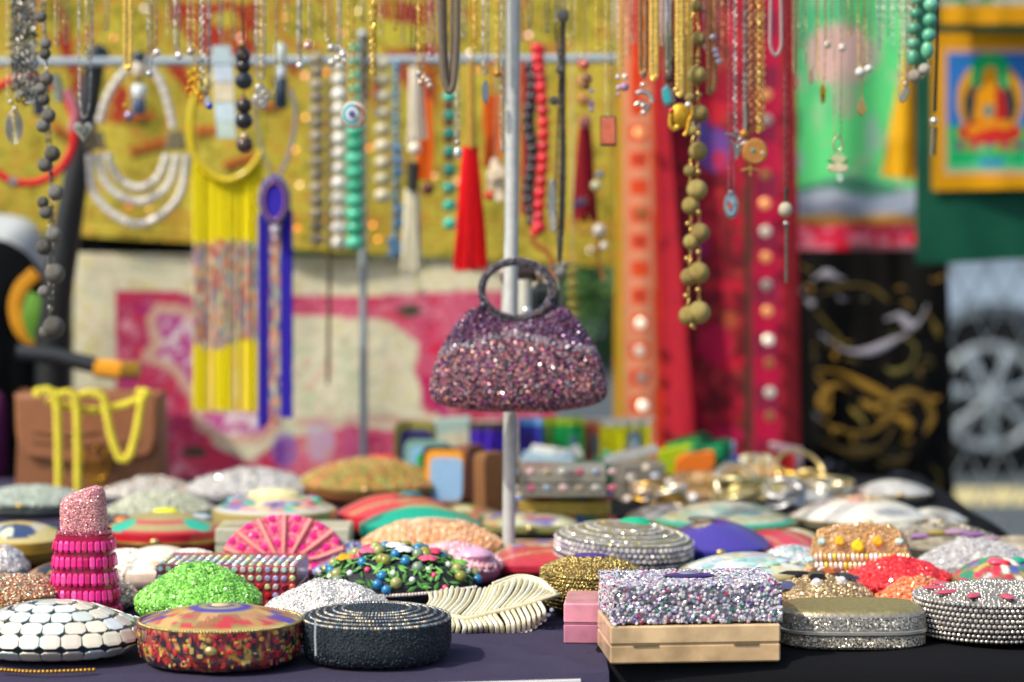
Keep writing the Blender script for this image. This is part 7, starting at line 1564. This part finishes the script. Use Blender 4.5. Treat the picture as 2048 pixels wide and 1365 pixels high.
for (x, y, q, c) in ((1170, 130, 9, 'c86450'), (1174, 158, 11, 'c89058'), (1172, 172, 8, 'a06830'), (1183, 182, 5, 'd8d0e0'), (1183, 208, 6, 'a888c8'), (1183, 220, 5, 'c8c0d8')): pball(r, x, y, q, c, bead, 2.8, 'bead')
r = thing('dark_red_tassel_necklace', 'dark red tassel with a coral bead and small grey charms at its foot', 'necklace', P(1172, 420, 3.4), group=GRK)
beads(r, [(1166, 130, 11), (1168, 165, 14), (1168, 200, 13), (1170, 246, 14)], ['c85c40', 'b8805c', 'b07848', 'cc7c6c'], matte, 3.42, 'bead'); tassel(r, 1170, 255, 440, 20, 46, '981828', 3.42, 16, 9); beads(r, [(1192, 372, 11), (1200, 350, 8), (1162, 405, 10), (1150, 412, 6), (1198, 462, 14), (1208, 492, 8), (1184, 500, 7)], ['c0c094', '6c7488', '6a5a80', '484a90', 'c0b8ac', 'e0d8cc', 'c8b8a0'], bead, 3.4, 'charm'); wire(r, [(1168, 118), (1170, 260)], 3, 'a06848', thread, 3.43, 'string')
wire(r, [(1200, 470), (1196, 520), (1208, 560)], 7, 'b87040', thread, 3.42, 'orange_strand'); wire(r, [(1150, 440), (1165, 470), (1198, 450)], 4, 'a05c38', thread, 3.43, 'string')
column('string of pale yellow balls behind the right shoulder of the purple handbag', 1144, 545, 632, 12, 18, ['b8a848', 'c4b458', 'a89838'], matte, Y=3.3, x2=1146)
r = thing('amber_strand', 'short orange brown strand hanging right of the pole above the handbag', 'necklace', P(1090, 540, 3.35), group=GRK); wire(r, [(1062, 475), (1075, 492), (1090, 500), (1104, 520), (1110, 555)], 12, 'a8602c', matte, 3.36, 'beads')
r = thing('wooden_chain', 'long dark wooden bead rod hanging left of the grey upright', 'necklace', P(657, 768, 3.5), group=GRK); wire(r, [(660, 120), (660, 500), (656, 768)], 7, '5c4a2c', matte, 3.55, 'rod', n=60)
r = necklace('fine gold chains with a flat coral rectangle', 1211, 1222, 228, 'pale', 3, bow=.3); plate(r, [(1202, 236), (1230, 236), (1231, 290), (1203, 290)], .006, 'c8684c', stone, name='coral_plate', bev=.08); plate(r, [(1200, 233), (1233, 233), (1234, 293), (1201, 293)], .004, '5c5a4c', metal, name='frame', d=-.0005, bev=.03)
r = necklace('silver chain with lilac beads left of the orange border', 1236, 1246, 150, 'pale', 3.5, bow=.4)
for (x, y, q, c) in ((1236, 155, 5, 'c8c0c8'), (1250, 154, 6, 'e8d8c0'), (1249, 174, 9, 'a080a0'), (1238, 176, 6, 'b8a0b0'), (1236, 190, 4, 'a890a0')): pball(r, x, y, q, c, bead, name='lilac_bead')
r = necklace('brown mesh ribbon chain with a silver bow pendant', 1281, 1293, 148, 'bronze', 9, Y=2.68)
pball(r, 1287, 151, 7, 'a8a4a0'); wire(r, [(1272, 188), (1285, 184), (1300, 192), (1304, 206)], 10, 'd0ccc4', metal, name='silver_bow'); wire(r, [(1270, 212), (1280, 206), (1296, 214), (1290, 222)], 10, 'b0aca0', metal, name='silver_bow'); 
for (x, y) in ((1286, 170), (1286, 212), (1287, 226)): pball(r, x, y, 6, 'd8c8b8', gemab, name='crystal')
r = necklace('broad flat gold chain in front of the red stripe', 1304, 1313, 158, 'gold', 10, Y=2.66)
r = necklace('silver chain with a turquoise stone pendant', 1334, 1342, 150, 'silver', 3.5)
plate(r, [(1322, 178), (1334, 168), (1346, 182), (1350, 206), (1336, 216), (1324, 208)], .007, 'a8a49c', metal, name='silver_setting'); plate(r, [(1324, 180), (1333, 174), (1341, 186), (1342, 206), (1330, 212), (1324, 200)], .008, '3aa8b0', stone, name='turquoise', d=-.006); pball(r, 1337, 158, 8, '4c4038', antique)
r = necklace('broad flat gold chain with a gold elephant pendant', 1356, 1364, 190, 'gold', 11, Y=2.66)
q = sphere(K(22, 2.66), 16, 10, P(1360, 232, 2.65), (1, .5, 1.15)); b = MB(); b.merge(q, H('c89a28')); b.build('elephant_body', brush, r, world=True)
for pts, w in (([(1342, 220), (1340, 250), (1350, 262)], 9), ([(1378, 240), (1374, 262), (1368, 272)], 9), ([(1380, 205), (1384, 225), (1378, 240)], 6)): wire(r, pts, w, 'd0a030', brush, 2.65, 'elephant_limb')
for (x, y, c) in ((1343, 222, 'c83030'), (1376, 210, 'e8e0d0'), (1354, 255, 'e0b830'), (1352, 180, 'd8b060')): pball(r, x, y, 6, c, gem, 2.63, 'stone')
# gold balls
r = thing('gold_ball_chain', 'long double chain of hollow gold filigree balls in front of the red shawls', 'necklace', P(1388, 655, 2.68), group=GN)
gb = [(1393, 12, 13), (1398, 78, 15), (1394, 150, 19), (1380, 196, 11), (1398, 228, 19), (1386, 262, 11), (1396, 303, 19), (1380, 342, 13), (1394, 380, 21), (1381, 412, 18), (1400, 466, 20), (1382, 484, 16), (1397, 546, 22), (1378, 554, 18), (1398, 625, 23), (1377, 632, 20)]
beads(r, gb, ['a08c4c', '94804a', 'ac9a58'], antique, 2.68, 'filigree_ball')
for off in (0, 1):
    L = [(1388 + off * 8, -58)] + [(x, y) for x, y, _ in gb if (x < 1390) != bool(off)] + [(1388, 655)]
    chain(bezier([P(x, y, 2.69) for x, y in L], 120), K(5, 2.69), ['b89848', 'c8a85c'], r, metal)
stampp = [(1396, 112), (1396, 124), (1398, 190), (1397, 268), (1397, 344), (1397, 425), (1376, 448), (1397, 505), (1374, 518), (1396, 580), (1372, 592), (1384, 652)]
beads(r, [(x, y, 5.5) for x, y in stampp], 'c8a860', metal, 2.675, 'small_bead')
r = necklace('flat gold chain slanting beside the gold balls', 1376, 1382, 190, 'gold', 9, Y=2.72, xb=1378)
r = necklace('gold ribbon chain with a rosy sheen right of the gold balls', 1418, 1430, 186, 'copper', 10, Y=2.7, xb=1417); r2 = necklace('fine silver chain with a cluster of clear crystals on crimson', 1434, 1440, 98, 'rose', 3)
for (x, y) in ((1426, 75), (1430, 102), (1433, 112), (1437, 124)): pball(r2, x, y, 7, 'c8b8c0', gemab, name='crystal')
r = necklace('steel curb chain pair with a tangle of silver leaves', 1470, 1490, 268, 'silver', 7, bow=.5)
for i, (x, y, a) in enumerate(((1462, 272, .3), (1472, 280, 1.2), (1480, 274, 2.), (1468, 292, .8), (1478, 300, 1.7), (1484, 288, 2.6), (1470, 306, 1.4))):
    dx, dy = math.cos(a) * 13, math.sin(a) * 13; wire(r, [(x - dx, y - dy), (x + 2, y - 1), (x + dx, y + dy)], 6, ['a8a8a4', '7c7c78', 'c8c4bc'][i % 3], metal, name='silver_leaf')
wire(r, [(1488, 205), (1490, 250), (1486, 280)], 8, 'a8a4a0', metal, name='silver_clasp')
r = necklace('thin chain with a pale oval cameo showing a coloured figure', 1457, 1468, 385, 'rose', 3, bow=.3)
plate(r, oval(1461, 412, 15, 27), .006, 'b8b4a8', metal, name='rim'); plate(r, oval(1461, 412, 11, 23), .006, '88a0b0', enamel, name='enamel', d=-.006); plate(r, oval(1458, 412, 4, 9), .006, 'c05848', enamel, name='figure', d=-.0075); pball(r, 1461, 385, 5, 'c8c0b8')
r = necklace('gold chain with a round wooden disc set with a green stone', 1500, 1510, 262, 'copper', 8); plate(r, oval(1509, 304, 26, 27), .008, 'b07838', leather, name='disc'); pball(r, 1506, 302, 6, '4c8878', stone, name='stone'); pball(r, 1488, 268, 9, 'c88c3c', brush, name='knot'); wire(r, [(1482, 342), (1500, 338), (1518, 342)], 6, 'c89850', metal, name='gold_bar'); wire(r, [(1500, 330), (1500, 352)], 5, 'c89850', metal, name='gold_drop'); pball(r, 1524, 306, 5, 'c8c0b0', stone, name='stone')
r = necklace('heavy gold chain of three strands left of the grey mesh loop', 1516, 1526, 262, 'gold', 8, xb=1519)
r = thing('mesh_loop', 'grey pink mesh cord in a short U loop', 'necklace', P(1551, 118, 2.68), group=GN); wire(r, [(1542, -58), (1540, 60), (1541, 95), (1551, 112), (1561, 95), (1562, 60), (1560, -58)], 8, 'a88888', silk, 2.69, 'mesh_cord', n=80)
r = necklace('dark thin chain with a pale stone and a long steel bar over the shawl edge', 1569, 1577, 380, 'dark', 4); pball(r, 1571, 420, 14, 'b8b098', matte, name='stone', s=(1, 1, 1.1)); pball(r, 1572, 448, 6, 'a8a8a0'); wire(r, [(1572, 452), (1572, 565)], 7, '6a6258', brush, name='steel_bar'); wire(r, [(1572, 376), (1571, 406)], 8, '3c3830', antique, name='cap')
# over the green cloth
for (x1, x2, yb, kd, w, lab, pend) in (
    (1586, 1594, 148, 'pale', 3, 'fine chain with a tiny rose gold bar over the green cloth', ('bar', 1592, 165, 'd8a080')), (1612, 1632, 140, 'pale', 3, 'three fine gold chains with a small copper drop', ('bar', 1622, 155, 'd8a890')),
    (1636, 1650, 165, 'gold', 3.5, 'fine yellow gold chain with a gold leaf', ('leaf', 1645, 190, 'd0a828')), (1652, 1662, 85, 'pale', 3, 'short fine chain with a clear bead over the pink flower', ('ball', 1655, 90, 'd8c8b0')),
    (1668, 1682, 275, 'pale', 3, 'fine chain with a pale lotus flower pendant', ('lotus', 1675, 315, 'd0c4a0')), (1682, 1690, 90, 'pale', 3, 'short fine chain with one small stone right of the pink flower', ('ball', 1684, 96, 'd8c8c0')),
    (1716, 1728, 135, 'gold', 3.5, 'fine gold chain with a pearl and a gold teardrop', ('drop', 1722, 210, 'c8a868')), (1732, 1742, 125, 'pale', 3, 'fine chain with one white pearl', ('ball', 1737, 138, 'e0dcd4'))):
    r = necklace(lab, x1, x2, yb, kd, w, bow=.6, Y=2.74); k, x, y, c = pend
    if k == 'bar': plate(r, oval(x, y, 5, 14), .005, c, metal, 2.74)
    if k == 'ball': pball(r, x, y, 8, c, pearl, 2.74)
    if k == 'leaf': plate(r, oval(x, y - 6, 6, 14), .005, c, metal, 2.74, 'leaf'); plate(r, oval(x, y + 8, 5, 10), .005, 'b89830', metal, 2.74, 'leaf')
    if k == 'drop': pball(r, x - 2, 145, 10, 'd8d4cc', pearl, 2.74); wire(r, [(x, 155), (x, 195)], 2.5, 'b89850', metal, 2.74, 'fine_chain'); plate(r, [(x, 190), (x + 8, 212), (x + 10, 224), (x, 234), (x - 10, 224), (x - 8, 212)], .006, c, metal, 2.74, 'teardrop')
    if k == 'lotus':
        for a in np.linspace(-1.3, 1.3, 7): plate(r, [(x + math.sin(a) * 4, y + 18), (x + math.sin(a - .2) * 16, y + 8 - math.cos(a) * 10), (x + math.sin(a) * 25, y + 12 - math.cos(a) * 22), (x + math.sin(a + .2) * 16, y + 8 - math.cos(a) * 10)], .004, c, pearl, 2.74, 'lotus_petal', -.003 - .001 * abs(a))
        plate(r, oval(x, y + 22, 22, 9), .005, c, pearl, 2.74, 'lotus_base'); wire(r, oval(x, y - 26, 9, 14, 12), 4, 'c8bc98', metal, 2.74, 'bail', closed=True); plate(r, oval(x + 4, 356, 7, 10), .004, 'a8c8b0', pearl, 2.74, 'drop')
r = thing('chain_bundle', 'bundle of many fine silver and blue chains right of the green cloth', 'necklace', P(1790, 110, 2.8), group=GN)
g = np.random.default_rng(44)
for i in range(13): x = 1752 + i * 6; chain(np.array([P(x, -58, 2.8), P(x + g.normal() * 3, g.uniform(70, 210) if i > 7 else g.uniform(30, 100), 2.8)]), K(3.2, 2.8), [['a8b0b8', 'c8ccd0'], ['8890a0', '6c7480'], ['b8b0a0', 'd0c8b8']][i % 3], r, brush)
# green bead loop
r = thing('green_bead_necklace', 'loop of mottled green stone beads closed by two silver beads', 'necklace', P(1840, 160, 2.66), group=GN)
beads(r, [(1862, -25, 14), (1862, 10, 15), (1860, 41, 14), (1858, 71, 14)], ['58a888', '6cb494', '4c9c7c'], stone, 2.66, 'green_bead'); beads(r, [(1855, 101, 13)], '5cac84', stone, 2.66, 'green_bead', (1, 1, 1.4)); beads(r, [(1836, -20, 13), (1834, 0, 12), (1832, 28, 13), (1828, 58, 14), (1827, 88, 13)], ['488c70', '5c9c80', '3c8468'], stone, 2.68, 'green_bead'); beads(r, [(1826, 116, 13)], '4c9474', stone, 2.68, 'green_bead', (1, 1, 1.35))
beads(r, [(1849, 139, 12), (1830, 153, 14)], ['b8b4a4', 'a09888'], antique, 2.665, 'silver_bead'); wire(r, [(1862, -58), (1855, 120), (1848, 150), (1832, 160), (1826, 120), (1836, -58)], 2.5, 'a8a080', thread, 2.68, 'string')
r = necklace('fine chain with a silver leaf left of the green beads', 1804, 1812, 160, 'pale', 3, Y=2.7); plate(r, [(1812, 172), (1818, 182), (1812, 200), (1802, 208), (1796, 200), (1802, 182)], .005, 'b8b4a0', metal, name='leaf'); pball(r, 1811, 168, 5, 'b8b4a8')
r = thing('black_cord_necklace', 'black cord with a silver bead and a bronze bar over the green banner', 'necklace', P(1866, 315, 2.7), group=GN); wire(r, [(1876, -58), (1874, 60), (1869, 225)], 6, '141210', leather, 2.7, 'cord', n=40); pball(r, 1868, 242, 8, 'e8e0c8', metal, 2.7, 'silver_bead'); wire(r, [(1867, 255), (1864, 312)], 15, '6c6448', antique, 2.7, 'bronze_bar', flat=.6); wire(r, [(1860, 238), (1862, 250)], 9, 'c8c0a8', metal, 2.7, 'cap')

NEAR = ['above the red hoop necklace', 'left of the silver heart chain', 'right of the black pole cap', 'left of the first clear stone chain', 'over the yellow fringe necklace', 'just left of the large dark brown beads', 'above the white pointed pendant', 'between the grey and the white bead strings', 'above the end cap of the grey upright', 'right of the thick gold rope chain', 'above the sky blue seed strand', 'left of the cream beaded fringe', 'just left of the leather cord loop', 'between the leather loop and the red tassel bar', 'just right of the middle pole', 'above the black bead string', 'right of the coral red beads', 'left of the dark red tassel necklace', 'above the flat coral rectangle', 'over the orange border, first of two', 'over the orange border, second of two', 'left of the turquoise stone pendant', 'between the turquoise pendant and the elephant', 'just right of the gold ball chain', 'left of the steel curb chain pair', 'at the left edge of the green cloth', 'over the middle of the green cloth']
for i, (x, yb, kd, w) in enumerate(((66, 70, 'pale', 3.5), (132, 88, 'pale', 3.5), (214, 60, 'silver', 3), (338, 70, 'pale', 3.5), (440, 66, 'silver', 3.5), (466, 78, 'pale', 3), (573, 60, 'pale', 3.5), (642, 58, 'gold', 3.5), (726, 44, 'silver', 3), (764, 70, 'pale', 3.5), (790, 60, 'gold', 4),
                               (806, 84, 'pale', 3), (872, 60, 'pale', 3.5), (928, 76, 'silver', 3.5), (1042, 80, 'pale', 3.5), (1060, 56, 'silver', 3.5), (1094, 66, 'pale', 4), (1140, 90, 'pale', 3.5), (1196, 100, 'gold', 3), (1256, 110, 'pale', 3.5), (1268, 86, 'silver', 3), (1324, 90, 'pale', 3.5), (1346, 110, 'gold', 4), (1412, 100, 'silver', 3.5), (1448, 120, 'copper', 5), (1602, 96, 'pale', 3), (1700, 70, 'gold', 3.5))):
    necklace('plain fine ' + {'pale': 'pale gold', 'gold': 'yellow gold', 'silver': 'silver', 'copper': 'copper'}[kd] + ' chain ' + NEAR[i], x - 4, x + 4, yb, kd, w, Y=2.73 + .01 * (i % 3), group='plain fine chains on the crossbar')
